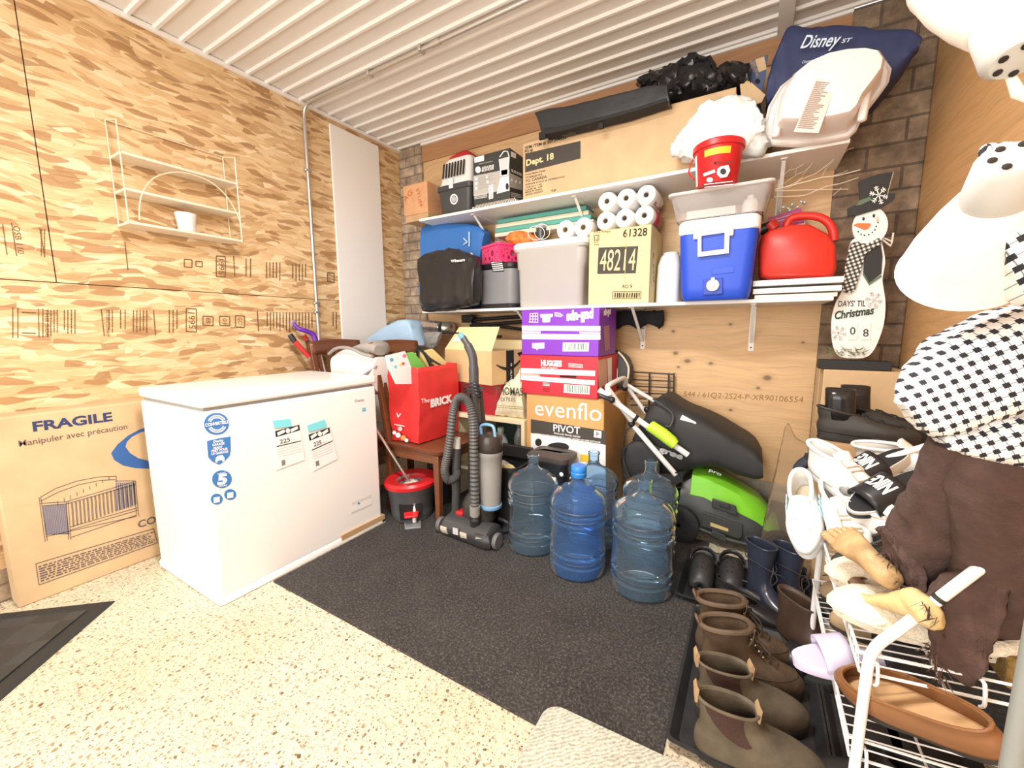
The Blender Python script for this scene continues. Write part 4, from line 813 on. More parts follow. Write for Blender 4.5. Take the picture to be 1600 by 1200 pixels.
obj('card', plate([(1200, 340), (1252, 325), (1257, 348), (1203, 358)], 2.60, .004), MAG, t); obj('clear_pouch', plate([(1204, 356), (1258, 346), (1262, 432), (1206, 436)], 2.602, .02), M('pale_pouch', (.75, .68, .64), .3), t)
rnd = random.Random(3)
for k in range(12):
    p = at(1220+3.4*k+rnd.uniform(-2, 2), 332-1.1*k+rnd.uniform(-8, 2), 'y', 2.59+rnd.uniform(-.01, .02)); obj('bow_loop', MB().sphere(p, (.011, .006, .006), 8, 6, Matrix.Rotation(rnd.uniform(0, 3), 4, 'Y')), M('silver_ribbon', (.62, .66, .64), .25, .4), t)
P = face_y(2.599); smallprint(t, P, [(1206, 342), (1248, 330), (1250, 338), (1208, 350)], 2, M('pale_pink', (.8, .5, .6), .5), .3, 6, (.1, .3))
# twigs
t = thing('branches', 'bundle of bare pale decorative twigs lying above the gas can, reaching to the bricks', 'branches', (.1, 2.5, 1.6), world=True)
TW = M('twig', (.78, .66, .50), .6)
C6b = lambda x, y, yy: at(1160+x/7.5, 200+y/7.5, 'y', yy)
for i, (pts, r_) in enumerate((([(-140, 800), (370, 720), (700, 640), (930, 580), (1100, 560), (1380, 490)], .0028), ([(-120, 790), (360, 740), (560, 690), (700, 600), (860, 530), (1010, 420), (1110, 330)], .0022), ([(370, 810), (560, 800), (720, 790), (850, 740), (1000, 680), (1150, 650), (1360, 580)], .0024), ([(370, 740), (600, 730), (900, 722), (1240, 716)], .0018), ([(370, 720), (480, 560), (540, 500), (640, 400), (690, 365)], .0018), ([(540, 500), (640, 470), (720, 425)], .0013), ([(620, 560), (640, 470), (700, 430)], .0012), ([(930, 580), (1000, 450), (1140, 340), (1230, 260), (1300, 230)], .0018), ([(420, 700), (600, 570), (760, 480), (880, 340), (960, 300)], .0013), ([(700, 560), (900, 330), (1000, 290), (1120, 270)], .0013), ([(820, 360), (940, 280), (1130, 240), (1230, 240)], .0013), ([(900, 230), (1020, 215), (1100, 230), (1150, 240)], .0012), ([(1060, 790), (1130, 730), (1160, 700)], .0012), ([(500, 690), (620, 640), (700, 580)], .0016), ([(1060, 560), (1180, 520), (1240, 495)], .0014))):
    yy = 2.50 + .012*((i*7) % 5); obj('twig', MB().tube(smooth_pts([C6b(*p, yy) for p in pts], 4), r_, 5), TW, t)
# behind: folded mats, tumbler, headset, snack bag
TEAL = (M('teal_mat', (.10, .38, .33), .7), M('cream_mat', (.72, .66, .52), .7))
for i, (a, b_) in enumerate((((756, 366), (862, 360)), ((752, 360), (862, 354)), ((750, 354), (862, 346)), ((748, 349), (900, 338)))):
    zz = at(*a, 'y', 2.55).z; z0 = ztot+.002+.0 if False else 1.685+.024*i
    solo('foam_mat', MB().box(-1.62, -.90-.02*i, 2.50+.01*i, 2.675, 1.775+.032*i, 1.775+.032*i+.029), TEAL[(i+1) % 2], ('lowest cream folded mat of the stack behind the grey tote', 'second mat from the bottom, teal, behind the grey tote', 'third mat from the bottom, cream, behind the grey tote', 'top teal folded mat behind the grey tote')[i], 'mat', group='folded mats behind the tote', bev=.006, seg=3)
solo('mat_support', MB().box(-1.30, -.95, 2.60, 2.675, ztot+.001, 1.774), CARD, 'brown carton edge under the folded mats behind the grey tote', 'carton')
p = at(848, 372, 'y', 2.52)
t = thing('tumbler', 'black and clear insulated tumbler standing behind the grey tote lid', 'tumbler', (p.x, 2.50, ztot))
obj('cup', MB().lathe([(.026, 0), (.028, .003), (.035, .11), (.036, .115)], 22), M('smoked_glass', (.05, .06, .06), .12, coat=.5), t); obj('lid', MB().lathe([(.037, .112), (.038, .118), (.036, .135), (.01, .138)], 22), M('clear_grey', (.35, .36, .35), .2), t)
t = thing('cable', 'looped white cable in front of the tumbler on the grey tote', 'cable', (p.x, 2.40, ztot), world=True)
for i, (cx_, cy_, rx_, ry_) in enumerate(((847, 362, 12, 12), (838, 364, 13, 11))): obj('loop', MB().tube([at(cx_+rx_*cos(a), cy_+ry_*sin(a), 'y', 2.39+.006*i) for a in [2*pi*k/24 for k in range(24)]], .0022, 6, closed=True), WPL, t)
solo('snack_bag', puffy([((788, 372), (788, 378), .03), ((795, 362), (796, 382), .08), ((810, 361), (812, 384), .1), ((825, 365), (827, 380), .08), ((838, 372), (838, 378), .03)], 2.45, .1, .8, crump=.012, cs=25, seed=9), M('orange_film', (.70, .20, .05), .25, noise_=.5, scale=30), 'orange foil snack bag on the tote behind the pink crate', 'bag')
# tripod and dark cloth under the lower shelf
t = thing('tripod', 'folded black tripod lying on the bracket under the lower shelf', 'tripod', (-1.4, 2.6, 1.16), world=True)
for a, b_, r_ in (((735, 500), (822, 494), .014), ((735, 509), (822, 502), .013), ((738, 505), (822, 515), .011)): obj('leg', MB().tube([at(*a, 'y', 2.60), at(*b_, 'y', 2.62)], r_, 10), BK, t)
obj('head', MB().box(*(lambda a, b_: (a.x, b_.x, 2.57, 2.64, b_.z, a.z))(at(724, 492, 'y', 2.6), at(740, 504, 'y', 2.6))), BK, t, bev=.006)
obj('clamp', MB().sphere(at(738, 496, 'y', 2.58), .02, 10, 8), BK, t)
t = thing('dark_jacket', 'black garment hung on the wall under the lower shelf, right of the purple carton', 'jacket', (-.6, 2.62, 1.1), world=True)
obj('cloth', puffy([((830, 490), (830, 518), .03), ((860, 489), (860, 520), .05), ((930, 489), (932, 518), .06), ((950, 489), (952, 516), .07), ((975, 488), (978, 510), .07), ((990, 488), (993, 517), .07), ((1005, 488), (1010, 508), .07), ((1025, 488), (1028, 515), .06), ((1034, 489), (1035, 500), .03)], 2.60, .07, .6, crump=.02, cs=14, seed=15), M('black_cloth', (.012, .012, .016), .85), t)
# ================================================================ chairs and the heap by the freezer
WOOD = mk_ply('dark_chair_wood', (.17, .060, .026), (), 'yz'); WOODS = mk_ply('dark_seat_wood', (.15, .05, .022), (), 'xy')
for m in (WOOD, WOODS): m.node_tree.nodes['Principled BSDF'].inputs['Roughness'].default_value = .32
def chair(label, x, y, rz=0):
    """faces +x; origin at the floor under the near rear leg"""
    t = thing('dining_chair', label, 'chair', (x, y, 0), rz, 'dark wood dining chairs')
    W_, D_ = .40, .42
    obj('seat', MB().loft([[V((a+.02, b+W_/2, z)) for a, b in rrect(D_+g, W_+g, .03, 4, D_/2, 0)] for z, g in ((.425, -.01), (.432, .02), (.452, .03), (.46, .01))]), WOODS, t)
    for yy in (.015, W_-.015):
        obj('leg', MB().loft([[V((D_-.01+a*w_, yy+b*w_, z)) for a, b in ((-1, -1), (1, -1), (1, 1), (-1, 1))] for z, w_ in ((0, .015), (.425, .021))]), WOOD, t, bev=.003)
        obj('back_post', MB().loft([[V((px_+a*.017, yy+b*.016, z)) for a, b in ((-1, -1), (1, -1), (1, 1), (-1, 1))] for px_, z in ((-.005, 0), (.02, .25), (.02, .45), (-.03, .75), (-.10, 1.05))]), WOOD, t, bev=.003)
    obj('top_rail', MB().grid(lambda u, v: V((-.082-.05*sin(pi*u)*.4-.03*(v-.5)*.6-.0, -.0+W_*u, .975+.085*v+.012*sin(pi*u)*v)), 10, 3), WOOD, t, solid=.024)
    for k in range(5):
        yy = .06+.07*k; obj('spindle', MB().loft([[V((px_+a*.008, yy+b*.012, z)) for a, b in ((-1, -1), (1, -1), (1, 1), (-1, 1))] for px_, z in ((.02, .455), (-.035, .75), (-.09, 1.0))]), WOOD, t)
    for a, b_ in (((.02, .015, .40), (D_-.01, .015, .40)), ((.02, W_-.015, .40), (D_-.01, W_-.015, .40)), ((D_-.01, .015, .40), (D_-.01, W_-.015, .40))): obj('apron', MB().bar(a, b_, .02, .055), WOOD, t)
    return t
c1 = chair('dark wooden dining chair carrying the big red shopping bag', -1.932, 1.712)
c2 = dup(c1); c2.location = (-2.465, 1.66, 0); c2['label'] = 'dark wooden dining chair behind the freezer, only its back rail and a leg showing'
# red shopping bag
REDB = M('red_woven_bag', (.66, .035, .035), .45, bump=.12, bscale=18)
t = thing('shopping_bag', 'large red shopping bag with white lettering and books inside, standing on the dark chair', 'bag', (-1.79, 1.9, .462), world=True)
bx0, bx1, by0, by1, bz0, bz1 = -1.905, -1.672, 1.735, 2.10, .463, .915
def bagring(z, g, gy=0): return [V((x, y, z)) for x, y in ((bx0-g, by0-gy), ((bx0+bx1)/2, by0-gy+.012), (bx1+g, by0-gy), (bx1+g+.006, (by0+by1)/2), (bx1+g, by1+gy), ((bx0+bx1)/2, by1+gy), (bx0-g, by1+gy), (bx0-g, (by0+by1)/2))]
def dense(r, k=6): return [r[i]*(1-j/k)+r[(i+1) % len(r)]*(j/k) for i in range(len(r)) for j in range(k)]
b = MB().loft([dense(bagring(bz0+(bz1-bz0)*k/14, .012*sin(pi*k/14)-.01*(1-k/14), .0)) for k in range(15)], (True, False)); fold(b, .010, 9, 21)
obj('bag', b, REDB, t, solid=.003)
P = face_x(bx1+.014)
ink(t, 'The', P, (656, 630), (669, 628), 7, WP, bold=.01, off=.01); ink(t, 'BRICK.', P, (671, 636), (706, 627), 12, WP, bold=.06, off=.01)
PY = face_y(by0-.004); 
for cx_, cy_, r_, m_ in ((622, 680, 4, WP), (630, 684, 4, M('print_orange', (.8, .35, .1), .5)), (616, 676, 3, WP), (625, 670, 3.5, M('print_pink', (.85, .55, .5), .5)), (635, 688, 3, WP)): patch(t, 'printed_blot', PY, ell(cx_, cy_, r_, r_, 10), m_, .012)
strokes(t, 'printed_line', PY, [[(616, 663), (632, 666)], [(620, 645), (622, 652), (626, 646)]], 1.2, WP, .012)
obj('handle', MB().grid(lambda u, v: smooth_pts([V((-1.74, 1.80, .90)), V((-1.75, 1.82, 1.0)), V((-1.78, 1.86, 1.03)), V((-1.75, 1.92, .96)), V((-1.70, 1.99, .905))], 5)[min(20, int(u*20))] + V((0, .03*v, .0)), 20, 1), BK, t, solid=.003)
obj('handle', MB().grid(lambda u, v: smooth_pts([V((-1.75, 1.80, 1.02)), V((-1.70, 1.82, 1.0)), V((-1.69, 1.86, .93)), V((-1.69, 1.87, .90))], 5)[min(15, int(u*15))] + V((0, .03*v, .0)), 15, 1), BK, t, solid=.003)
def slabpx(name, pts, x, th, mat, label, cat, group=None, dots=()):
    a = [at(*p, 'x', x) for p in pts]; t = thing(name, label, cat, tuple(sum(a, V())/len(a)), group=group, world=True)
    obj('cover', MB().loft([a, [p+V((-th, 0, 0)) for p in a]]), mat, t, smooth=0)
    for (cx_, cy_, r_, m_) in dots: patch(t, 'printed_dot', face_x(x+.0005), ell(cx_, cy_, r_, r_, 12), m_)
    return t
slabpx('picture_book', [(604, 556), (633, 549), (645, 580), (650, 600), (620, 600), (608, 575)], -1.72, .012, M('book_white', (.85, .87, .88), .4), 'white picture book with coloured dots sticking out of the red bag', 'book', 'books in the red bag', [(612, 562, 3, M('dot_blue', (.1, .4, .7), .5)), (630, 568, 2.5, M('dot_red', (.7, .1, .2), .5)), (618, 573, 2.5, M('dot_cyan', (.2, .65, .75), .5)), (632, 556, 3, M('dot_pink', (.8, .2, .4), .5)), (626, 570, 2, M('dot_yellow', (.85, .7, .1), .5))])
slabpx('picture_book', [(634, 552), (646, 550), (672, 580), (672, 600), (640, 600), (638, 575)], -1.735, .014, M('book_green', (.20, .62, .12), .4), 'green and yellow picture book second in the red bag', 'book', 'books in the red bag')
slabpx('picture_book', [(650, 552), (676, 545), (704, 572), (704, 600), (665, 600)], -1.76, .016, M('book_yellow', (.80, .74, .36), .4), 'pale yellow picture book at the back of the red bag', 'book', 'books in the red bag', [(672, 566, 2.5, BLACKP), (676, 571, 2, BLACKP)])
# things on the rear chair
t = thing('booster_seat', 'white moulded booster seat with grey rim on the rear chair behind the freezer', 'seat', (-2.2, 1.85, .46), world=True)
obj('shell', puffy([((514, 556), (520, 600), .12), ((525, 546), (528, 610), .2), ((545, 544), (548, 620), .24), ((565, 552), (568, 620), .22), ((582, 560), (584, 615), .14)], 1.68, .22, .7, crump=.0), M('white_plastic', (.84, .84, .83), .4), t)
obj('rim', MB().tube(smooth_pts([at(*p, 'y', 1.675) for p in ((514, 553), (524, 545), (538, 543), (552, 546), (566, 553), (582, 557))], 5), .010, 10), M('rim_grey', (.33, .31, .29), .5), t)
obj('pad', puffy([((550, 541), (552, 545), .1), ((562, 534), (566, 552), .16), ((575, 533), (580, 556), .16), ((584, 540), (585, 556), .1)], 1.70, .16, .8, crump=.0), M('rim_grey', (.33, .31, .29), .5), t)
obj('side_bar', MB().bar(at(568, 586, 'y', 1.66), at(588, 572, 'y', 1.70), .02, .008), M('rim_grey', (.33, .31, .29), .5), t)
solo('storage_bag', puffy([((570, 532), (575, 538), .06), ((585, 518), (590, 542), .12), ((604, 506), (606, 544), .16), ((620, 500), (622, 544), .18), ((632, 502), (642, 545), .16), ((640, 515), (650, 541), .08)], 2.10, .18, .45, crump=.010, cs=8, seed=31), M('ice_blue_bag', (.42, .63, .86), .35, trans=.15), 'pale blue crinkled plastic bag heaped behind the two dark chairs', 'bag')
FOIL = M('aluminium_foil', (.62, .61, .60), .22, .9, bump=.6, bscale=26)
t = thing('foil_duct', 'silver foil dryer duct crossing the back wall behind the chairs', 'duct', (-1.9, 2.55, 1.1), world=True)
pts = smooth_pts([at(606, 508, 'y', 2.52), at(625, 508, 'y', 2.50), at(660, 510, 'y', 2.50), at(690, 513, 'y', 2.52)], 8); obj('pipe', MB().tube(pts, [.052+.004*(k % 2) for k in range(len(pts))], 18), FOIL, t)
obj('elbow', MB().tube(smooth_pts([at(692, 513, 'y', 2.52), at(700, 513, 'y', 2.55), at(703, 512, 'y', 2.68)], 6), .053, 18), GALV, t)
obj('loose_end', puffy([((645, 522), (650, 545), .05), ((660, 520), (662, 548), .09), ((675, 520), (672, 548), .08), ((686, 521), (680, 535), .04)], 2.42, .09, .7, crump=.015, cs=20, seed=6), M('grey_film', (.50, .50, .49), .3), t)
# mop, loppers beside the freezer
PURP = M('purple_plastic', (.13, .02, .36), .35); REDH = M('red_handle', (.60, .03, .04), .4)
t = thing('mop', 'white pole mop with curved purple handle leaning on the left wall behind the freezer', 'mop', (-2.52, 1.72, .3), world=True)
q = [at(459, 505, 'x', -2.64), at(466, 513, 'x', -2.62), at(478, 517, 'x', -2.60), at(489, 523, 'x', -2.59), at(495, 538, 'x', -2.575), at(498, 546, 'x', -2.57)]
obj('handle', MB().tube(smooth_pts(q, 5), [.012]*6+[.016]*8+[.018]*7+[.014]*5, 10), PURP, t); p0 = at(497, 545, 'x', -2.57); p1 = at(506, 580, 'x', -2.54); d_ = (p1-p0).normalized()
obj('pole', MB().tube([p0, p0+d_*((p0.z-.05)/-d_.z)], .012, 10), WPL, t); e = p0+d_*((p0.z-.05)/-d_.z); obj('head', MB().box(e.x-.05, e.x+.05, e.y-.12, e.y+.12, 0, .05), PURP, t, bev=.01)
obj('hang_loop', MB().tube([at(459, 505, 'x', -2.64)+V((0, .014*cos(a), .014*sin(a))) for a in [2*pi*k/14 for k in range(14)]], .005, 6, closed=True), M('pale_purple', (.40, .30, .55), .4), t)
t = thing('loppers', 'garden loppers with red and black handles propped between freezer and left wall', 'loppers', (-2.52, 1.62, .6), world=True)
a, b_, c_ = at(453, 523, 'x', -2.62), at(461, 534, 'x', -2.60), at(483, 558, 'x', -2.56); d2_ = at(500, 580, 'x', -2.53); g = d2_-c_
obj('grip', MB().tube([a, a*.5+b_*.5, b_], [.017, .018, .016], 10), BK, t); obj('handle', MB().tube([b_, c_], [.016, .013], 10), REDH, t); obj('shank', MB().tube([c_, d2_, d2_+g*.9], .009, 8), GALV, t)
a, b_, c_ = at(475, 524, 'x', -2.655), at(480, 532, 'x', -2.65), at(487, 562, 'x', -2.60); obj('grip', MB().tube([a, b_], .013, 8), REDH, t); obj('handle', MB().tube([b_, b_*.4+c_*.6], .012, 8), BK, t); obj('handle', MB().tube([b_*.4+c_*.6, c_, c_+(c_-b_)*1.4], .011, 8), REDH, t)
e = d2_+g*.9; obj('blade', MB().bar(e, (e.x+.01, e.y+.03, .02), .03, .008), GALV, t)
# open carton with smile tape
KR = M('kraft', (.66, .46, .24), .8, noise_=.06, scale=9); KI = M('kraft_inside', (.76, .62, .34), .8)
rz = radians(-13); o0 = V((-1.392, 2.10, .79)); t = thing('delivery_box', 'open brown delivery carton with black smile tape, on the red bin', 'box', o0, rz)
W_, D_, H_ = .47, .32, .213
obj('body', MB().loft([[V((x, y, z)) for x, y in ((-W_+g, g), (-g, g), (-g, D_-g), (-W_+g, D_-g))] for g, z in ((0, 0), (0, H_), (.004, H_), (.004, .004))]), KR, t, smooth=0)
obj('flap', MB().loft([[V((x, 0, H_)) for x in (-W_, 0)][:1] + [V((0, 0, H_)), V((-.02, .09, H_+.15)), V((-W_+.05, .09, H_+.15))], [V((-W_, .004, H_)), V((0, .004, H_)), V((-.02, .094, H_+.15)), V((-W_+.05, .094, H_+.15))]]), KI, t, smooth=0)
obj('flap', MB().loft([[V((0, 0.01, H_)), V((0, D_, H_)), V((.10, D_-.02, H_+.05)), V((.10, .05, H_+.04))], [V((0, 0.01, H_+.004)), V((0, D_, H_+.004)), V((.10, D_-.02, H_+.054)), V((.10, .05, H_+.044))]][::-1]), KI, t, smooth=0) if False else obj('flap', MB().loft([[V((-W_, D_, H_)), V((0, D_, H_)), V((0.01, D_+.02, H_+.06)), V((-W_, D_+.02, H_+.06))], [V((-W_, D_+.004, H_)), V((0, D_+.004, H_)), V((0.01, D_+.024, H_+.06)), V((-W_, D_+.024, H_+.06))]]), KI, t, smooth=0)
obj('tape', MB().box(-.0, .0015, D_*.40, D_*.62, .01, H_+.0), BLACKP, t)
sm = [V((.002, D_*(.12+.75*u), H_*(.60-.22*sin(pi*u)+.14*u))) for u in [k/14 for k in range(15)]]
obj('printed_smile', MB().loft([[p+V((0, 0, w_)) , p+V((.001, 0, w_)), p+V((.001, 0, -w_)), p+V((0, 0, -w_))] for p, w_ in zip(sm, [.003+.008*sin(pi*k/14) for k in range(15)])]), BLACKP, t)
ends = sm[-1]; obj('printed_arrow', MB().loft([[ends+V((dx, a, b)) for a, b in ((-.05, .035), (.012, .045), (.0, -.05), (-.012, .0))] for dx in (0, .001)]), BLACKP, t)
tx = text_mb('prime', V((.0016, D_*.56, .02)), V((0, 0, 1)), V((0, -1, 0)), .11, .02, .001, .01); obj('lettering', tx, WP, t, smooth=0)
obj('paper_label', MB().box(-W_+.03, -W_+.11, .02, .022, H_+.02, H_+.022), PAPER, t) if False else None
lb = MB().add([V((-W_+.06, .028, H_+.05)), V((-W_+.14, .028, H_+.05)), V((-W_+.14, .045, H_+.08)), V((-W_+.07, .045, H_+.08))], [(0, 1, 2, 3)]); obj('paper_label', lb.xf(Matrix.Translation((0, -.004, .002))), PAPER, t, smooth=0)
TG = thing('tinsel_garland', 'strip of black spiky tinsel lying along the open flap of the delivery carton', 'garland', (-1.6, 2.24, 1.15), world=True)
rnd = random.Random(8); sp = MB(); core = []
A_, B_ = V((-1.80, 2.31, 1.16)), V((-1.375, 2.20, 1.152))
A_ = at(692, 519, 'y', 2.29); B_ = at(783, 526, 'y', 2.19)
obj('strand', MB().tube([A_, (A_+B_)/2+V((0, 0, -.004)), B_], .009, 8), BK, TG)
sp = MB()
for k in range(150):
    u = rnd.random(); p = A_*(1-u)+B_*u; d = V((rnd.uniform(-.5, .5), rnd.uniform(-.6, .6), rnd.uniform(-.2, 1))).normalized()*.018
    sp.add([p+V((.003, 0, 0)), p-V((.003, 0, 0)), p+d], [(0, 1, 2)])
o_ = obj('spikes', sp, M('tinsel', (.03, .03, .03), .3), TG, smooth=0); o_['kind'] = 'stuff'
# low cream shelf with things in it
CRM = M('cream_melamine', (.80, .70, .48), .45)
t = thing('shelf_unit', 'low cream shelf unit full of cleaning bottles, left of the baby seat carton', 'shelf unit', (-1.4, 2.3, 0), world=True)
sx0, sx1, sy0, sy1 = -1.72, -1.18, 2.13, 2.62
obj('top', MB().box(sx0, sx1, sy0, sy1, .556, .584), CRM, t, bev=.002); obj('bottom_shelf', MB().box(sx0+.022, sx1-.022, sy0, sy1, .20, .222), CRM, t)
for x in (sx0, sx1-.022): obj('side_panel', MB().box(x, x+.022, sy0, sy1, 0, .556), CRM, t, bev=.002)
obj('back_panel', MB().box(sx0+.022, sx1-.022, sy1-.008, sy1, .05, .556), M('dark_green_back', (.04, .07, .06), .8), t)
def bottle(label, px, py, yy, r, h, m, capm, lab=None):
    p = at(px, py, 'y', yy); t = thing('cleaning_bottle', label, 'bottle', (p.x, yy, .222), group='cleaning bottles in the low shelf unit')
    obj('body', MB().lathe([(r*.9, 0), (r, .006), (r, h*.62), (r*.8, h*.75), (r*.4, h*.88), (r*.36, h*.92)], 18), m, t); obj('cap', MB().lathe([(r*.45, h*.9), (r*.45, h), (r*.3, h)], 14), capm, t)
    if lab: obj('printed_label', MB().lathe([(r*1.01, h*.2), (r*1.01, h*.55)], 18, cap=(False, False)), lab, t)
CLB = M('pale_clear_bottle', (.55, .66, .70), .15, trans=.4); bottle('clear bottle with green label in the low shelf unit', 783, 730, 2.24, .05, .27, CLB, M('pale_green', (.40, .55, .50), .4), M('green_label', (.18, .55, .12), .5))
bottle('bright blue bottle in the low shelf unit', 765, 740, 2.20, .04, .16, M('bright_blue', (.02, .06, .60), .35), M('bright_blue', (.02, .06, .60), .35)); bottle('clear bottle at the left of the low shelf unit', 755, 735, 2.34, .045, .25, CLB, M('teal_cap', (.1, .35, .4), .4)); bottle('white bottle at the right of the low shelf unit', 808, 742, 2.19, .045, .17, WPL, WPL); bottle('grey bottle leaning at the right of the low shelf unit', 812, 730, 2.36, .04, .28, M('grey_clear', (.35, .38, .38), .2), GP)
solo('red_bin', MB().loft([[V((x, y, z)) for x, y in rrect(w_, .30, .03, 4, -1.56, 2.32)] for z, w_ in ((.585, .33), (.59, .34), (.77, .37), (.788, .38))]), M('dark_red_plastic', (.38, .015, .025), .35), 'dark red plastic bin under the open delivery carton', 'bin')
CLOTH = M('cream_cloth', (.80, .74, .56), .85, bump=.1, bscale=50)
t = thing('cloth_sack', 'cream cotton sack printed with black lettering on the low shelf unit', 'sack', (-1.28, 2.25, .584), world=True)
obj('sack', puffy([((772, 645), (772, 652), .08), ((775, 625), (776, 653), .14), ((784, 600), (785, 655), .18), ((794, 594), (794, 657), .18), ((803, 582), (803, 659), .18), ((809, 572), (810, 660), .16), ((813, 575), (814, 661), .10)], 2.135, .18, .7, crump=.012, cs=16, seed=16), CLOTH, t)
P = face_y(2.125); GI = M('sack_ink', (.05, .08, .05), .7)
ink(t, 'THOMAS', P, (775, 616), (818, 618), 12, GI, bold=.015, off=.006); ink(t, 'TEXTILES', P, (779, 626), (806, 627), 5.5, GI, bold=.012, off=.006); ink(t, 'CJ', P, (789, 602), (797, 601), 6, GI, off=.006); smallprint(t, P, [(776, 632), (818, 635), (820, 641), (778, 638)], 2, M('sack_ink_olive', (.3, .28, .12), .7), .45, 18, (.05, .15), off=.006)
# ---- three cartons in a stack
VIO = M('violet_card', (.20, .035, .48), .45); REDC = M('red_card', (.55, .025, .045), .5); ORC = M('orange_kraft', (.60, .34, .13), .75, noise_=.06, scale=8)
ye = 2.14
def bx(pl, pr, pt, pb, y): a, b = at(pl, (pt+pb)/2, 'y', y), at(pr, (pt+pb)/2, 'y', y); m_ = (pl+pr)/2; return a.x, b.x, at(m_, pb, 'y', y).z, at(m_, pt, 'y', y).z
z3 = 1.249; z2 = .985; z1 = .752
t = carton('carton', 'tall orange-brown carton with big white rounded lettering and dark band, bottom of the middle stack', -1.175, -.69, ye+.01, 2.57, 0, z1, ORC, tape=False); WORLD.add(t)
P = face_y(ye+.0095); CE = lambda pts: [(780+x/3.478, 460+y/3.478) for x, y in pts]; PX = face_x(-.6895)
ink(t, 'evenflo', P, CE([(195, 655)])[0], CE([(556, 690)])[0], 25, WP, bold=.0)
patch(t, 'dark_band', P, CE([(172, 678), (580, 742), (578, 816), (172, 752)]), M('dark_print', (.06, .052, .045), .7)); patch(t, 'white_panel', P, CE([(172, 754), (578, 818), (578, 1200), (172, 1200)]), WP, .001)
ink(t, 'PIVOT', P, CE([(295, 742)])[0], CE([(440, 760)])[0], 11, WP, bold=.012, off=.002); ink(t, 'MODULAR TRAVEL SYSTEM', P, CE([(298, 757)])[0], CE([(440, 779)])[0], 2.4, WP, bold=.02, off=.002); ink(t, 'SYSTEME DE DEPLACEMENT MODULAIRE / SISTEMA DE VIAJE MODULAR', P, CE([(192, 760)])[0], CE([(552, 808)])[0], 2.2, WP, bold=.02, off=.002)
patch(t, 'printed_square', P, CE([(516, 738), (556, 744), (554, 782), (514, 776)]), WP, .002); ink(t, 'P', P, CE([(528, 770)])[0], CE([(542, 772)])[0], 6, BLACKP, bold=.02, off=.0026)
patch(t, 'logo_disc', P, CE(ell(213, 804, 18, 21, 20)), BLACKP, .002); patch(t, 'yellow_label', P, CE([(440, 868), (488, 874), (488, 912), (440, 906)]), M('yellow_label', (.85, .55, .04), .5), .002); patch(t, 'printed_picture', P, CE(ell(320, 830, 60, 26, 20)), BLACKP, .0018)
t = carton('carton', 'red and white diaper carton in the middle of the stack, under the purple one', -1.214, -.725, ye, 2.50, z1+.001, z2, REDC, tape=False); WORLD.add(t)
P = face_y(ye-.0005); PX = face_x(-.7245)
patch(t, 'white_band', P, CE([(118, 400), (522, 415), (520, 444), (118, 428)]), WP); patch(t, 'white_band', P, CE([(118, 440), (520, 468), (518, 494), (118, 464)]), WP); patch(t, 'printed_strip', P, CE([(118, 429), (220, 436), (220, 447), (118, 440)]), M('pale_red', (.85, .45, .38), .4), .0012); patch(t, 'hand_hole', P, CE([(328, 440), (420, 444), (418, 454), (330, 450)]), DARK, .002)
ink(t, 'HUGGIES', P, CE([(228, 386)])[0], CE([(341, 391)])[0], 8.5, WP, bold=.05, off=.002); ink(t, 'little snugglers', P, CE([(230, 400)])[0], CE([(318, 404)])[0], 2.8, WP, off=.002); smallprint(t, P, CE([(376, 372), (455, 378), (455, 402), (376, 396)]), 3, WP, .4, 9, (.1, .3), off=.002); patch(t, 'barcode_panel', P, CE([(352, 488), (492, 498), (490, 544), (350, 534)]), WP, .0012); barcode(t, P, CE([(360, 492), (484, 501), (482, 538), (358, 530)]), M('green_black', (.12, .2, .15), .6)); smallprint(t, P, CE([(236, 476), (274, 478), (274, 500), (236, 498)]), 3, WP, .3, 12, (.3, .5), off=.002)
smallprint(t, P, CE([(236, 504), (276, 508), (276, 532), (236, 528)]), 3, M('dark_red_ink', (.3, .01, .02), .6), .5, 12, (.3, .5)); 
patch(t, 'printed_picture', PX, [(934, 563), (948, 560), (949, 600), (936, 607)], M('baby_print', (.72, .45, .36), .6)); patch(t, 'printed_panel', PX, [(949, 560), (956, 558), (956, 596), (950, 601)], WP)
t = carton('carton', 'purple and white training-pants carton at the top of the stack, print upside down', -1.208, -.728, ye+.01, 2.46, z2+.001, z3, VIO, tape=False); WORLD.add(t)
P = face_y(ye+.0095); PX = face_x(-.7275)
patch(t, 'white_band', P, CE([(124, 170), (550, 172), (550, 200), (124, 196)]), WP); patch(t, 'white_band', P, CE([(124, 214), (550, 218), (550, 246), (124, 243)]), WP); patch(t, 'white_band', P, CE([(124, 200), (225, 201), (225, 211), (124, 210)]), WP); patch(t, 'white_band', P, CE([(436, 204), (550, 205), (550, 214), (436, 213)]), WP)
ink(t, 'pull-ups', P, CE([(514, 92)])[0], CE([(364, 110)])[0], -15, WP, bold=.06, off=.002, shear=.1)
strokes(t, 'printed_icon', P, [CE([(160, 150), (212, 152)]), CE([(166, 148), (168, 104), (210, 102), (210, 150)]), CE([(182, 148), (183, 104)]), CE([(196, 148), (197, 104)]), CE([(166, 118), (210, 118)]), CE([(166, 134), (210, 134)])], 1.0, WP, .002); patch(t, 'printed_icon', P, CE([(222, 108), (292, 106), (290, 122), (278, 126), (276, 150), (236, 152), (234, 128), (224, 124)]), WP, .002)
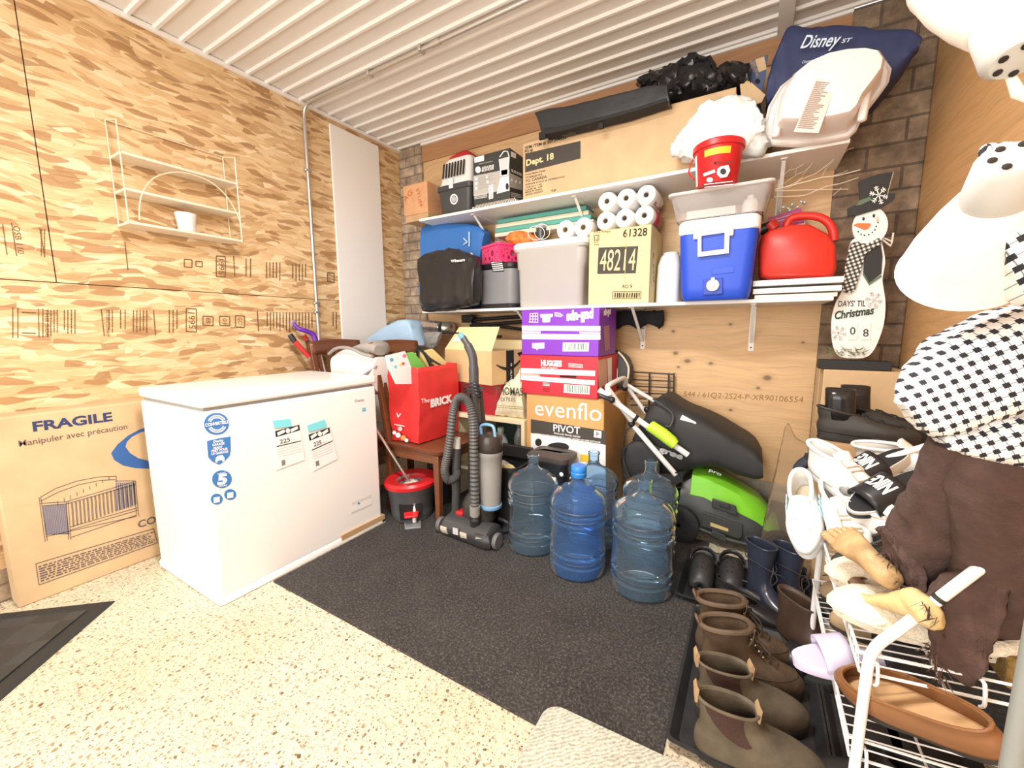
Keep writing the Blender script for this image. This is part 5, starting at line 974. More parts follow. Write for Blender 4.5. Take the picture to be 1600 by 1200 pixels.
smallprint(t, P, CE([(300, 96), (356, 102), (356, 126), (300, 120)]), 4, WP, .4, 19, (.1, .4), off=.002, ragged=.5); patch(t, 'printed_badge', P, CE([(178, 264), (246, 262), (246, 294), (212, 296), (205, 306), (200, 296), (178, 292)]), M('pale_violet', (.62, .5, .85), .5), .002); patch(t, 'barcode_panel', P, CE([(346, 262), (488, 262), (486, 310), (344, 310)]), WP, .0012); barcode(t, P, CE([(352, 266), (482, 266), (480, 302), (350, 302)]), M('green_black', (.12, .2, .15), .6), seed=8)
patch(t, 'printed_picture', PX, [(943, 510), (952, 508), (953, 545), (945, 549)], M('purple_picture', (.42, .2, .3), .6)); ink(t, 'pull-ups', PX, (954, 484), (943, 486), -10, WP, bold=.05)
# ---- jugs
CLRJ = M('clear_blue_pet', (.66, .82, .95), .06, trans=.965, ior=1.13); BLUJ = M('blue_pet', (.38, .63, .98), .06, trans=.94, ior=1.14)
def jug_mb():
    pr = [(.02, .012), (.118, .0), (.128, .008), (.131, .03)]
    def rib(z): return [(.131, z-.014), (.124, z-.006), (.124, z+.006), (.131, z+.014)]
    for z in (.07, .115): pr += rib(z)
    pr += [(.128, .145), (.127, .20), (.127, .235), (.131, .25)] + rib(.27) + rib(.31) + [(.132, .335), (.128, .352), (.112, .378), (.08, .400), (.050, .415), (.034, .428), (.028, .440), (.027, .475), (.031, .478), (.031, .490), (.0265, .492)]
    inner = [(r-.003 if r > .03 else .0225, z+.002) for r, z in pr[::-1]]; inner[0] = (.0225, .492)
    return MB().lathe(pr+inner[:-1]+[(.02, .016)], 40)
def jug(label, x, y, m, cap=None):
    t = thing('water_jug', label, 'water jug', (x, y, .0085), random.Random(label).random()*6, 'five gallon water jugs')
    obj('bottle', jug_mb(), m, t, smooth=35)
    obj('moulded_grip', MB().lathe([(.1315, .15), (.1335, .155), (.1335, .225), (.1315, .23)], 6, Matrix.Rotation(.5, 4, 'Z') @ Matrix.Scale(1, 4)), m, t) if False else None
    if cap: obj('cap', MB().lathe([(.034, .452), (.036, .455), (.037, .472), (.034, .476), (.036, .482), (.036, .50), (.032, .506), (.005, .507)], 28), cap, t)
    return t
jug('empty clear water jug at the left of the front row, beside the vacuum', -.945, 1.80, CLRJ); jug('blue water jug with a blue snap cap in the middle of the front row', -.665, 1.722, BLUJ, M('cap_blue', (.03, .22, .66), .35)); jug('clear water jug at the right of the front row, nearest the shoe tray', -.368, 1.728, CLRJ); jug('clear water jug in the back row directly behind the blue capped jug', -.69, 2.0, CLRJ); jug('clear water jug in the back row behind the right front jug, beside the mower', -.40, 2.0, CLRJ)
# ---- bins
def binmb(cx_, cy_, w0, d0, w1, d1, h, th=.006): 
    R_ = lambda w_, d_, z: [V((x, y, z)) for x, y in rrect(w_, d_, .05, 5, cx_, cy_)]
    return MB().loft([R_(w0, d0, .009), R_(w0+.01, d0+.01, .012), R_(w1, d1, h-.02), R_(w1+.02, d1+.02, h-.018), R_(w1+.02, d1+.02, h), R_(w1-.01, d1-.01, h), R_(w0-.01, d0-.01, .02)])
t = thing('waste_bin', 'open black plastic bin with rags inside, right of the vacuum', 'bin', (-1.22, 2.0, .009), world=True)
obj('body', binmb(-1.24, 1.98, .25, .20, .30, .25, .375), BK, t); obj('back_rim', MB().box(-1.385, -1.095, 2.075, 2.10, .36, .44), BK, t, bev=.01, seg=3)
t = thing('rags', 'crumpled grey and yellow rags in the open black bin', 'rags', (-1.2, 1.97, .3), world=True)
m = MB(); m.sphere((-1.265, 1.96, .32), (.075, .06, .035), 20, 12); obj('grey_rag', fold(m, .02, 20, 2), M('grey_cloth', (.30, .28, .26), .9), t, label='grey rag'); m = MB(); m.sphere((-1.195, 1.94, .325), (.05, .04, .03), 20, 12); obj('yellow_rag', fold(m, .015, 20, 3), M('yellow_cloth', (.62, .60, .30), .9), t, label='yellow rag')
t = thing('lidded_bin', 'black bin with dark brown lid embossed TOY, behind the left water jug', 'bin', (-.95, 2.03, .009), world=True)
LIDM = M('dark_taupe_lid', (.075, .060, .053), .45); obj('body', binmb(-.945, 2.035, .20, .13, .22, .15, .42), BK, t); R_ = lambda w_, d_, z: [V((x, y, z)) for x, y in rrect(w_, d_, .04, 5, -.945, 2.035)]
obj('lid', MB().loft([R_(.245, .18, .415), R_(.25, .185, .42), R_(.25, .185, .445), R_(.22, .155, .455), R_(.10, .05, .457)]), LIDM, t); obj('white_sticker', MB().sphere((-.855, 1.957, .36), (.012, .004, .012), 14, 8), WP, t); obj('lettering', text_mb('TOY', V((-.91, 1.985, .4565)), V((1, .1, 0)), V((-.1, 1, 0)), .06, .03, .001, .01), M('lid_print', (.16, .14, .13), .5), t, smooth=0)
# ---- mop bucket
t = thing('mop_bucket', 'dark grey spin-mop bucket with red rim and pedal, under the chair with the red bag', 'bucket', (-1.755, 1.745, .0085))
obj('body', MB().lathe([(.115, 0), (.12, .004), (.142, .18), (.15, .19), (.152, .215), (.14, .215), (.125, .03), (.01, .025)], 32), M('bucket_grey', (.085, .09, .095), .45), t)
obj('rim', MB().loft([[V((r*cos(a), r*sin(a), z+.006*cos(a-.6))) for a in [2*pi*k/32 for k in range(32)]] for r, z in ((.158, .205), (.162, .225), (.15, .24), (.088, .232), (.084, .20), (.145, .205))], closed=True), REDP, t)
obj('wringer_basket', MB().lathe([(.088, .226), (.084, .15), (.07, .09), (.01, .085)], 26, cap=(False, True)), GP, t, solid=.002)
ang = radians(-45); px_, py_ = .14*cos(ang), .14*sin(ang); T = Matrix.Rotation(ang, 4, 'Z')
obj('pedal_foot', MB().loft([[T @ V((x, y, z)) for x, y in ((.10, -.05), (.20, -.045), (.205, .045), (.10, .05))] for z in (0, .012)]), GP, t, bev=.004); obj('pedal', MB().loft([[T @ V((x, y, z+.12*(.17-x))) for x, y in ((.12, -.05), (.185, -.045), (.185, .03), (.12, .04))] for z in (.06, .074)]), REDP, t, bev=.005); obj('pedal_post', MB().tube([T @ V((.135, .01, .01)), T @ V((.125, .012, .12))], .012, 10), WPL, t)
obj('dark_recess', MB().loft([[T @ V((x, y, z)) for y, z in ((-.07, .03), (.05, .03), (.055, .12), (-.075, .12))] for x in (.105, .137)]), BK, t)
t = thing('mop', 'thin grey mop pole leaning out of the spin bucket behind the freezer corner', 'mop', (-1.76, 1.75, .2), world=True)
a = at(640, 753, 'y', 1.745); b_ = at(601, 692, 'y', 1.66); d_ = b_-a; obj('pole', MB().tube([a, b_, b_+d_*.5], .0085, 10), GALV, t); m = MB().sphere((a.x, a.y, a.z-.03), (.055, .055, .03), 22, 10); obj('mop_head', fold(m, .015, 40, 3), M('mop_strings', (.62, .58, .48), .9), t)
solo('round_tub', MB().loft([[V((r*cos(a)-1.74, r*sin(a)+2.005, z)) for a in [2*pi*k/28 for k in range(28)]] for r, z in ((.08, .009), (.09, .28), (.098, .285), (.098, .31), (.08, .32))]), BK, 'round black tub with lid on the floor under the chair, behind the mop bucket', 'tub')
# ================================================================ upright vacuum
VB = M('vacuum_black', (.030, .030, .032), .35); VH = M('hose_grey', (.10, .10, .10), .45); VC = M('dust_cup', (.42, .41, .39), .12, trans=.3); BEIGE = M('beige_plastic', (.62, .57, .47), .4)
t = thing('vacuum', 'black upright vacuum cleaner with ribbed hose and dust cup, beside the chair', 'vacuum cleaner', (-1.27, 1.72, .0085), world=True)
v = lambda px, py, y=1.70: at(px, py, 'y', y)
zf = .0085
hp = [(-1.45, 1.665), (-1.42, 1.64), (-1.13, 1.615), (-1.10, 1.63), (-1.10, 1.76), (-1.18, 1.80), (-1.36, 1.80), (-1.44, 1.77)]
obj('floor_head', MB().loft([[V((x, y, z)) for x, y in [(cx_+(x-cx_)*s_, 1.71+(y-1.71)*s_) for x, y in hp for cx_ in (-1.275,)]] for z, s_ in ((zf+.006, .97), (zf+.015, 1), (zf+.05, .98), (zf+.075, .86))]), VB, t, bev=.004)
obj('brush_cover', MB().loft([[V((x, 1.70+.075*cos(a)*s_, zf+.05+.055*sin(a)*s_)) for a in [2*pi*k/20 for k in range(20)]] for x, s_ in ((-1.43, .7), (-1.42, 1), (-1.13, 1), (-1.12, .7))]), M('vacuum_grey', (.06, .06, .062), .3), t)
for x, m_ in ((-1.405, BEIGE), (-1.27, BEIGE), (-1.165, M('warm_grey', (.40, .38, .35), .4))): obj('trim_panel', MB().loft([[V((x+dx, 1.70+.079*cos(a), zf+.05+.059*sin(a))) for a in [radians(-190+12*k) for k in range(12)]] + [V((x+dx, 1.70+.060*cos(a), zf+.05+.045*sin(a))) for a in [radians(-190+12*k) for k in range(12)]][::-1] for dx in (-.022, .022)]), m_, t)
obj('label', MB().box(-1.335, -1.30, 1.617, 1.622, zf+.04, zf+.075), M('silver_label', (.55, .55, .57), .3), t)
obj('release_pedal', MB().box(-1.385, -1.335, 1.70, 1.75, zf+.10, zf+.125), REDP, t, bev=.008, seg=3)
for x in (-1.46, -1.085): obj('wheel', MB().lathe([(.018, -.012), (.038, -.012), (.042, -.006), (.042, .006), (.038, .012), (.018, .012)], 24, Matrix.Translation((x, 1.67, zf+.042)) @ Matrix.Rotation(pi/2, 4, 'Y')), M('wheel_grey', (.13, .13, .13), .5), t)
obj('motor_housing', MB().loft([[V((-1.265+r*1.1*cos(a), 1.76+r*.8*sin(a), z)) for a in [2*pi*k/26 for k in range(26)]] for r, z in ((.075, zf+.07), (.09, zf+.10), (.09, zf+.17), (.07, zf+.21), (.055, zf+.23))]), M('smoke_brown', (.05, .045, .04), .25), t)
obj('spine', MB().loft([[V((cx_+x, 1.79+y, z)) for x, y in rrect(w_, .07, .02, 4)] for cx_, w_, z in ((-1.275, .13, zf+.15), (-1.28, .12, zf+.35), (-1.285, .085, zf+.62), (-1.285, .05, zf+.80))]), VB, t)
cup = V((-1.175, 1.75, 0))
obj('dust_cup', MB().lathe([(.048, .20), (.055, .205), (.062, .40), (.064, .47), (.067, .475), (.067, .50), (.060, .505), (.055, .47), (.046, .21), (.01, .205)], 28, Matrix.Translation(cup)), VC, t)
obj('dust', MB().lathe([(.044, .21), (.052, .27), (.03, .32), (.01, .33)], 20, Matrix.Translation(cup)), M('dust_grey', (.52, .47, .41), .95), t)
obj('cup_top', MB().lathe([(.067, .50), (.070, .505), (.068, .565), (.060, .585), (.02, .60)], 28, Matrix.Translation(cup)), M('cup_brown', (.045, .035, .03), .25), t)
obj('cup_ring', MB().lathe([(.056, .185), (.060, .19), (.060, .205), (.052, .208)], 28, Matrix.Translation(cup)), M('ring_blue', (.20, .42, .66), .3), t)
obj('cup_handle', MB().tube(smooth_pts([cup+V((-.04, -.02, .585)), cup+V((-.04, -.02, .635)), cup+V((.03, -.02, .64)), cup+V((.045, -.02, .58))], 6), .008, 10), M('ring_blue', (.20, .42, .66), .3), t)
hs_ = smooth_pts([v(742, 812, 1.66), v(742, 790, 1.655), v(741, 740, 1.655), v(740, 690, 1.655), v(738, 652, 1.655), v(730, 626, 1.66), v(717, 622, 1.66), v(709, 640, 1.66), v(704, 680, 1.66), v(699, 712, 1.66), v(695, 735, 1.665), v(700, 750, 1.67), v(711, 746, 1.69), v(716, 735, 1.72)], 16)
obj('hose', MB().tube(hs_, [.0215+.0028*(1 if k % 2 else -1) for k in range(len(hs_))], 14), VH, t, smooth=30)
obj('hose_cuff', MB().tube([v(742, 805, 1.66), v(742, 790, 1.656)], .028, 16), M('cuff_grey', (.28, .27, .25), .4), t); obj('hose_base', MB().tube([v(743, 845, 1.70), v(742, 803, 1.66)], .029, 16), VB, t)
obj('wand', MB().tube([v(712, 806, 1.72), v(714, 700, 1.72)], .024, 14), M('wand_grey', (.05, .05, .05), .4), t); obj('wand_cap', MB().tube([v(714, 702, 1.72), v(714.5, 684, 1.72)], [.021, .019], 14), M('pale_cap', (.62, .62, .58), .4), t)
obj('wand_cradle', MB().sphere(v(717, 806, 1.73), (.045, .04, .02), 16, 8), VB, t)
q = [v(744, 660, 1.72), v(741, 610, 1.72), v(740, 575, 1.72), v(738, 556, 1.72), v(731, 540, 1.72), v(723, 527, 1.72)]
obj('handle', MB().tube(smooth_pts(q, 5), [.026]*11+[.023]*10+[.017]*5, 14), M('handle_grey', (.06, .06, .062), .38), t); obj('handle_tip', MB().tube([v(723.5, 528, 1.72), v(718, 522, 1.715)], [.018, .012], 12), M('tip_blue', (.12, .35, .55), .35), t)
for k in range(4):
    pts = [v(736+13*cos(a)+k, 604+5*k+8*sin(a)*.6, 1.715+.035*sin(a)) for a in [2*pi*i/20 for i in range(20)]]; obj('cord_loop', MB().tube(pts, .0045, 6, closed=True), VB, t)
obj('cord_plug', MB().bar(v(745, 607, 1.70), v(757, 606, 1.70), .010, .012), VB, t)
obj('cord_strap', MB().tube(smooth_pts([v(706, 752, 1.70), v(709, 785, 1.70), v(706, 800, 1.70), v(700, 806, 1.70)], 4), .003, 6), VH, t)
t2 = thing('vacuum_nozzle', 'flat black vacuum floor nozzle lying on the carpet right of the vacuum head', 'nozzle', (-1.135, 1.885, .0085), radians(60))
obj('body', MB().loft([[V((x, y, z)) for x, y in rrect(w_, d_, .02, 4)] for z, w_, d_ in ((.0, .16, .085), (.02, .17, .09), (.035, .13, .06))]), VB, t2); obj('neck', MB().tube([(0, 0, .03), (-.05, .05, .055)], .018, 12), VB, t2)
# ================================================================ lawn mower
GRN = M('mower_green', (.20, .58, .03), .35, noise_=.06, scale=10); LIME = M('lime_grip', (.50, .80, .05), .4); MB_ = M('mower_black', (.040, .042, .040), .40, noise_=.2, scale=14); TUBE = M('handle_white', (.80, .80, .78), .3); NYL = M('bag_nylon', (.025, .025, .026), .6, bump=.15, bscale=18)
t = thing('lawn_mower', 'black and green electric lawn mower with folded handle and grass bag against the back wall', 'lawn mower', (-.08, 2.42, 0), world=True)
near = [((1058, 800), (1062, 768), (1083, 745)), ((1075, 818), (1078, 772), (1088, 733)), ((1095, 829), (1100, 777), (1105, 738)), ((1120, 839), (1125, 790), (1128, 748)), ((1150, 850), (1152, 800), (1152, 762)), ((1180, 857), (1182, 815), (1178, 780)), ((1205, 858), (1206, 832), (1203, 806)), ((1220, 850), (1219, 838), (1216, 828))]
rings = []; tops = []
for (b_, s_, c_) in near:
    B, S_, C_ = at(*b_, 'y', 2.27), at(*s_, 'y', 2.29), at(*c_, 'y', 2.39); x = S_.x
    B.x = C_.x = x; B.z = max(B.z, .05)
    rings.append([B, V((x, 2.262, (B.z+S_.z)/2)), S_, V((x, 2.34, C_.z-.035)), V((x, 2.42, C_.z-.015)), V((x, 2.55, C_.z-.03)), V((x, 2.60, S_.z)), V((x, 2.61, B.z))])
    tops.append([V((x, S_.y-.003, S_.z-.002)), V((x, 2.33, C_.z-.016)), C_+V((0, 0, .006)), V((x, 2.47, C_.z+.004)), V((x, 2.55, C_.z-.012)), V((x, 2.585, S_.z+.01)), V((x, 2.5, S_.z-.01)), V((x, 2.36, S_.z-.01))])
obj('deck', MB().loft(rings), MB_, t, smooth=35, bev=.004)
obj('top_cover', MB().loft(tops[1:]), GRN, t, smooth=30, bev=.003)
obj('deck_skirt', MB().tube(smooth_pts([V((r[0].x, 2.262, r[0].z+.012)) for r in rings], 4), .010, 8), MB_, t)
pp = lambda x, y, yy=2.25: at(x, y, 'y', yy)
obj('side_door', MB().loft([[pp(*q_, yy) for q_ in ((1099, 800), (1160, 820), (1160, 838), (1154, 842), (1096, 822))] for yy in (2.249, 2.275)]), M('mower_panel', (.055, .057, .055), .4), t, bev=.003)
obj('latch', MB().loft([[pp(*q_, yy) for q_ in ((1113, 778), (1150, 790), (1152, 806), (1112, 793))] for yy in (2.24, 2.30)]), M('mower_panel', (.055, .057, .055), .4), t, bev=.006, seg=3); obj('latch_tab', MB().loft([[pp(*q_, yy) for q_ in ((1124, 783), (1140, 788), (1141, 796), (1124, 791))] for yy in (2.232, 2.26)]), MB_, t, bev=.003)
obj('door_tab', MB().loft([[pp(*q_, yy) for q_ in ((1112, 828), (1134, 836), (1134, 846), (1112, 838))] for yy in (2.243, 2.28)]), M('mower_panel', (.055, .057, .055), .4), t, bev=.003)
obj('warning_label', MB().loft([[pp(*q_, yy) for q_ in ((1110, 816), (1138, 826), (1138, 831), (1110, 822))] for yy in (2.2465, 2.25)]), M('amber_label', (.62, .45, .18), .5), t)
TYRE = M('tyre', (.020, .020, .020), .7, bump=.4, bscale=60)
def wheel(x, y, z, r):
    w_ = obj('wheel', MB().lathe([(r*.5, -.02), (r*.9, -.024), (r, -.018), (r, .018), (r*.9, .024), (r*.5, .02)], 30, Matrix.Translation((x, y, z)) @ Matrix.Rotation(pi/2, 4, 'X')), TYRE, t); obj('hub', MB().lathe([(.01, -.026), (r*.55, -.024), (r*.6, -.018), (r*.6, .018), (.01, .02)], 20, Matrix.Translation((x, y, z)) @ Matrix.Rotation(pi/2, 4, 'X')), GP, w_)
wheel(.165, 2.235, .088, .088); wheel(.165, 2.62, .088, .088); wheel(-.29, 2.235, .10, .10); wheel(-.29, 2.63, .10, .10)
obj('grass_bag', puffy([((1004, 655), (984, 690), .16), ((1018, 630), (1000, 735), .30), ((1035, 623), (1018, 748), .36), ((1062, 640), (1050, 748), .38), ((1110, 662), (1108, 736), .38), ((1150, 687), (1150, 750), .38), ((1178, 704), (1178, 757), .36), ((1190, 720), (1191, 752), .30)], 2.27, .36, .45, crump=.008, cs=6, seed=22), NYL, t)
obj('bag_frame', MB().tube(smooth_pts([pp(978, 698, 2.24), pp(974, 705, 2.24), pp(974, 720, 2.24), pp(985, 748, 2.25), pp(1010, 756, 2.25)], 5), .009, 8), MB_, t); obj('bag_panel', puffy([((975, 700), (975, 722), .03), ((984, 693), (985, 750), .06), ((1005, 690), (1012, 758), .06), ((1030, 700), (1030, 752), .03)], 2.25, .06, .5, crump=.004, seed=4), NYL, t)
obj('bag_strap', MB().tube(smooth_pts([pp(1020, 623, 2.26), pp(1050, 645, 2.26), pp(1048, 665, 2.25), pp(1040, 665, 2.25)], 4), .006, 6), MB_, t); obj('bag_window', MB().loft([[pp(*q_, yy) for q_ in ((1066, 648), (1088, 660), (1086, 666), (1062, 656))] for yy in (2.285, 2.30)]), TUBE, t)
P = face_y(2.25); ink(t, 'gree', P, (1028, 704), (1066, 718), 9, M('bag_print', (.42, .42, .42), .6), bold=.05, off=.004, shear=.15)
ink(t, 'pro', face_y(2.285), (1108, 734), (1127, 742), 5, M('bag_print', (.42, .42, .42), .6), bold=.03, off=.02)
for a, b_, r_, yy, m_ in (((936, 609), (991, 651), .0155, 2.20, TUBE), ((996, 655), (1075, 711), .0155, 2.21, TUBE), ((989, 664), (1056, 742), .0145, 2.22, TUBE), ((949, 606), (986, 657), .0135, 2.24, TUBE), ((977, 600), (1009, 645), .0125, 2.50, TUBE), ((979, 601), (1052, 644), .0125, 2.50, TUBE)): obj('handle_tube', MB().tube([pp(*a, yy if a[0] > 985 or yy > 2.4 else 2.09), pp(*b_, yy+.02 if b_[0] > 995 else yy-.03)], r_, 12), m_, t)
obj('handle_bar', MB().tube(smooth_pts([pp(953, 618, 2.09), pp(949, 606, 2.10), pp(953, 601, 2.12), pp(973, 591, 2.36), pp(978, 596, 2.42), pp(976, 604, 2.48)], 5), .0135, 12), TUBE, t)
obj('switch_sleeve', MB().loft([[pp(x_, y_, 2.21)+V((0, .032*cos(a), 0))+V((.018*sin(a), 0, .024*sin(a)))*s_ for a in [2*pi*k/16 for k in range(16)]] for x_, y_, s_ in ((1014, 664, .8), (1016, 665, 1.05), (1035, 678, 1.15), (1050, 690, 1.05), (1055, 695, .85))]), LIME, t)
obj('switch_lever', MB().tube(smooth_pts([pp(937, 618, 2.08), pp(945, 621, 2.08), pp(957, 625, 2.09)], 5), .012, 10), BK, t); obj('lever_knob', MB().sphere(pp(956, 625, 2.09), .018, 12, 8), BK, t)
for a in ((993, 653), (987, 662), (1011, 640), (976, 606)): obj('clamp', MB().sphere(pp(*a, 2.215 if a[0] < 1000 and a[1] > 610 else 2.48), .020, 12, 8), BK, t)
obj('power_cable', MB().tube(smooth_pts([pp(990, 665, 2.21), pp(978, 675, 2.21), pp(972, 700, 2.21), pp(972, 730, 2.22), pp(985, 755, 2.22), pp(1060, 762, 2.23), pp(1062, 742, 2.23), pp(1055, 738, 2.22)], 6), .0035, 6), BK, t)
# ================================================================ by the back wall
BW = M('black_wire', (.025, .022, .02), .45)
t = thing('wire_rack', 'black wire grid rack standing against the back wall behind the mower handle', 'rack', (-.52, 2.66, .6), world=True)
b = MB(); w = lambda x, y: at(x, y, 'y', 2.655)
for y0_, y1_ in ((582, 585), (594, 596), (604, 606), (615, 616), (624, 624), (634, 633)): obj('rail', MB().tube([w(985, y0_-1), w(1054, y1_)], .004, 6), BW, t)
for x_ in (1015, 1045, 1053): obj('upright', MB().tube([w(x_, 583), w(x_-1.5, 650), w(x_-3, 700)], .0055, 6), BW, t)
t = thing('seat_cover', 'grey padded cover with white piping wedged behind the red diaper carton', 'cover', (-.6, 2.53, .75), world=True)
obj('pad', puffy([((950, 548), (950, 612), .10), ((962, 551), (962, 608), .14), ((974, 560), (974, 605), .14), ((982, 575), (982, 600), .10)], 2.51, .13, .5, crump=.008, cs=10, seed=9), M('grey_pad', (.10, .10, .10), .8), t)
obj('piping', MB().tube(smooth_pts([at(*p, 'y', 2.50) for p in ((966, 550), (975, 560), (982, 574), (981, 592))], 5), .006, 8), CLOTH, t); obj('care_label', MB().loft([[at(*p, 'y', yy) for p in ((957, 576), (965, 576), (965, 590), (957, 588))] for yy in (2.498, 2.51)]), PAPER, t)
t = thing('plastic_sleeve', 'tall clear dusty plastic sleeve standing between the mower and the white sneakers', 'sleeve', (.19, 2.2, 0), world=True)
obj('film', puffy([((1222, 690), (1186, 850), .05), ((1228, 668), (1196, 862), .10), ((1236, 672), (1215, 866), .12), ((1247, 690), (1235, 866), .10), ((1262, 700), (1248, 860), .04)], 2.14, .10, .7, crump=.008, cs=9, seed=5), M('dusty_film', (.80, .70, .56), .15, trans=.88, ior=1.06), t)
# ================================================================ cartons, snowman on the right
t = carton('carton', 'tall brown carton in the right back corner under the snowman board', .285, .585, 2.385, 2.655, 0, .945, CARD2, tape=True)
t = carton('carton', 'low brown carton in front of the snowman carton, black sneakers on top', .255, .56, 1.965, 2.34, 0, .695, CARD, tape=False)
SW = M('snowman_white', (.83, .81, .77), .55, noise_=.06, scale=14); SBK = M('snowman_black', (.022, .021, .020), .6); SGR = M('snowman_green', (.10, .16, .10), .6); CARROT = M('carrot', (.62, .17, .04), .5)
k_ = NT('buffalo_check', .8); a1 = k_.n('SeparateXYZ'); k_.l(k_.map((1, 1, 1), (0, .35, 0)), a1.inputs[0])
sx_ = k_.math('GREATER_THAN', k_.math('FRACT', k_.math('MULTIPLY', a1.outputs[0], 62)), .5); sz_ = k_.math('GREATER_THAN', k_.math('FRACT', k_.math('MULTIPLY', a1.outputs[2], 62)), .5)
k_.col(k_.ramp(k_.math('MULTIPLY', k_.math('ADD', sx_, sz_), .5), [(0, (.82, .78, .70)), (.3, (.16, .15, .14)), (.8, (.015, .014, .014))], True)); CHECK = k_.m
YS = 2.42
C3 = lambda pts: [(1200+x/4, 260+y/4) for x, y in pts]
def cut(pts, y, th): return plate(C3(pts), y, th)
t = thing('snowman_countdown', 'tall wooden snowman countdown board with black top hat, standing on the corner carton', 'snowman decoration', (.39, 2.45, .946), world=True)
zb_ = .946
body = smooth_pts([V((x, y, 0)) for x, y in ((520, 470), (500, 560), (490, 640), (470, 760), (425, 850), (402, 930), (396, 1020), (405, 1110), (430, 1172), (480, 1196), (600, 1196), (660, 1150), (705, 1050), (728, 960), (734, 850), (722, 760), (716, 700), (732, 600), (722, 520), (700, 450), (640, 430), (570, 440))], 4, True)
head = ell(637, 372, 117, 118, 36)
obj('body', cut([(p.x, p.y) for p in body], YS, .016), SW, t); obj('head', cut([(637+(x-637)*.95+2, y+ (x-637)*-.1) for x, y in head], YS-.010, .016), SW, t)
obj('hat', cut([(568, 95), (600, 78), (690, 48), (782, 34), (745, 170), (795, 168), (795, 195), (780, 215), (700, 262), (560, 305), (500, 312), (497, 262), (540, 242), (575, 212)], YS-.020, .014), SBK, t)
obj('hat_edge', cut([(775, 36), (786, 32), (748, 172), (738, 174)], YS-.019, .016), M('raw_wood_edge', (.72, .58, .36), .6), t); obj('hat_band', cut([(575, 212), (640, 188), (648, 208), (580, 240), (545, 245)], YS-.0215, .003), SGR, t)
obj('scarf', cut([(520, 478), (560, 470), (610, 482), (640, 475), (690, 447), (712, 452), (714, 480), (650, 520), (612, 545), (585, 640), (545, 770), (520, 792), (478, 790), (466, 772), (480, 640), (500, 540)], YS-.014, .008), CHECK, t, bev=.002)
obj('vest', cut([(604, 540), (650, 515), (705, 490), (716, 560), (708, 670), (632, 728), (596, 660)], YS-.006, .004), SBK, t); obj('vest_trim', cut([(596, 660), (632, 728), (708, 676), (710, 690), (632, 742), (592, 676)], YS-.007, .004), SGR, t)
for x, y in ((597, 327), (662, 308)): obj('eye', cut(ell(x, y, 8, 11, 14), YS-.0125, .003), SBK, t)
obj('nose', cut([(535, 366), (560, 355), (640, 356), (640, 366), (622, 390), (600, 394)], YS-.017, .006), CARROT, t)
obj('cheek', cut(ell(684, 330, 12, 14, 14), YS-.0115, .002), M('cheek_pink', (.75, .50, .40), .7), t)
for x, y in ((564, 408), (582, 424), (603, 430), (630, 426), (652, 412), (668, 396), (676, 374), (688, 350)): obj('mouth_dot', cut(ell(x, y, 5, 5, 8), YS-.0125, .003), SBK, t)
def flake(cx, cy, r, y, m):
    b = MB()
    for k in range(6):
        a = pi/3*k+.2; e = (cx+r*cos(a), cy+r*sin(a)); b.bar(*[at(*p, 'y', y) for p in C3([(cx, cy), e])], .0035, .003, up=(0, 1, 0))
        for f in (.5, .75):
            for s_ in (-1, 1): b.bar(*[at(*p, 'y', y) for p in C3([(cx+r*f*cos(a), cy+r*f*sin(a)), (cx+r*f*cos(a)+r*.3*cos(a+s_*.9), cy+r*f*sin(a)+r*.3*sin(a+s_*.9))])], .0028, .003, up=(0, 1, 0))
    return b
obj('snowflake', flake(692, 180, 58, YS-.024, SW), SW, t); obj('snowflake', flake(660, 835, 55, YS-.004, SW), M('flake_grey', (.66, .65, .62), .6), t); obj('snowflake', flake(440, 1040, 48, YS-.004, SW), M('flake_grey', (.66, .65, .62), .6), t)
obj('twig_arm', MB().tube([at(*p, 'y', YS+.005) for p in C3([(712, 455), (768, 498), (775, 470), (784, 415)])], .0035, 6).tube([at(*p, 'y', YS+.005) for p in C3([(720, 445), (775, 470)])], .003, 6), M('twig_pale', (.70, .66, .58), .6), t)
P = face_y(YS-.0005); 
ink(t, "DAYS' TIL", P, C3([(437, 876)])[0], C3([(608, 874)])[0], 9, BLACKP, bold=.01, off=.002); ink(t, 'Christmas', P, C3([(418, 955)])[0], C3([(665, 920)])[0], 12, M('script_green_black', (.02, .045, .025), .6), bold=.03, shear=.3, off=.003)
for a, s in ((500, '0'), (582, '8')):
    obj('number_tile', cut([(a, 982), (a+62, 976), (a+58, 1082), (a-2, 1086)], YS-.004, .003), M('tile_white', (.80, .79, .77), .5), t); ink(t, s, face_y(YS-.005), C3([(a+12, 1052 if s == '0' else 1064)])[0], C3([(a+46, 1050 if s == '0' else 1062)])[0], 12, BLACKP, off=.001)
p0, p1 = at(1272, 560, 'y', 2.40), at(1397, 560, 'y', 2.40); obj('base', MB().box(p0.x+.02, p1.x-.005, 2.392, 2.47, zb_, zb_+.042), SBK, t, bev=.003)
b = MB(); rnd = random.Random(4)
for k in range(60):
    p = at(rnd.uniform(1288, 1352), rnd.uniform(545, 556), 'y', YS-.012); d = V((rnd.uniform(-1, 1), rnd.uniform(-.5, .1), rnd.uniform(-.2, .7))).normalized()*rnd.uniform(.012, .028); n_ = d.orthogonal().normalized()*.003
    b.add([p+n_, p-n_, p+d], [(0, 1, 2)])
o_ = obj('pine_sprigs', b, M('sprig_green', (.16, .19, .08), .8), t, smooth=0); o_['kind'] = 'stuff'
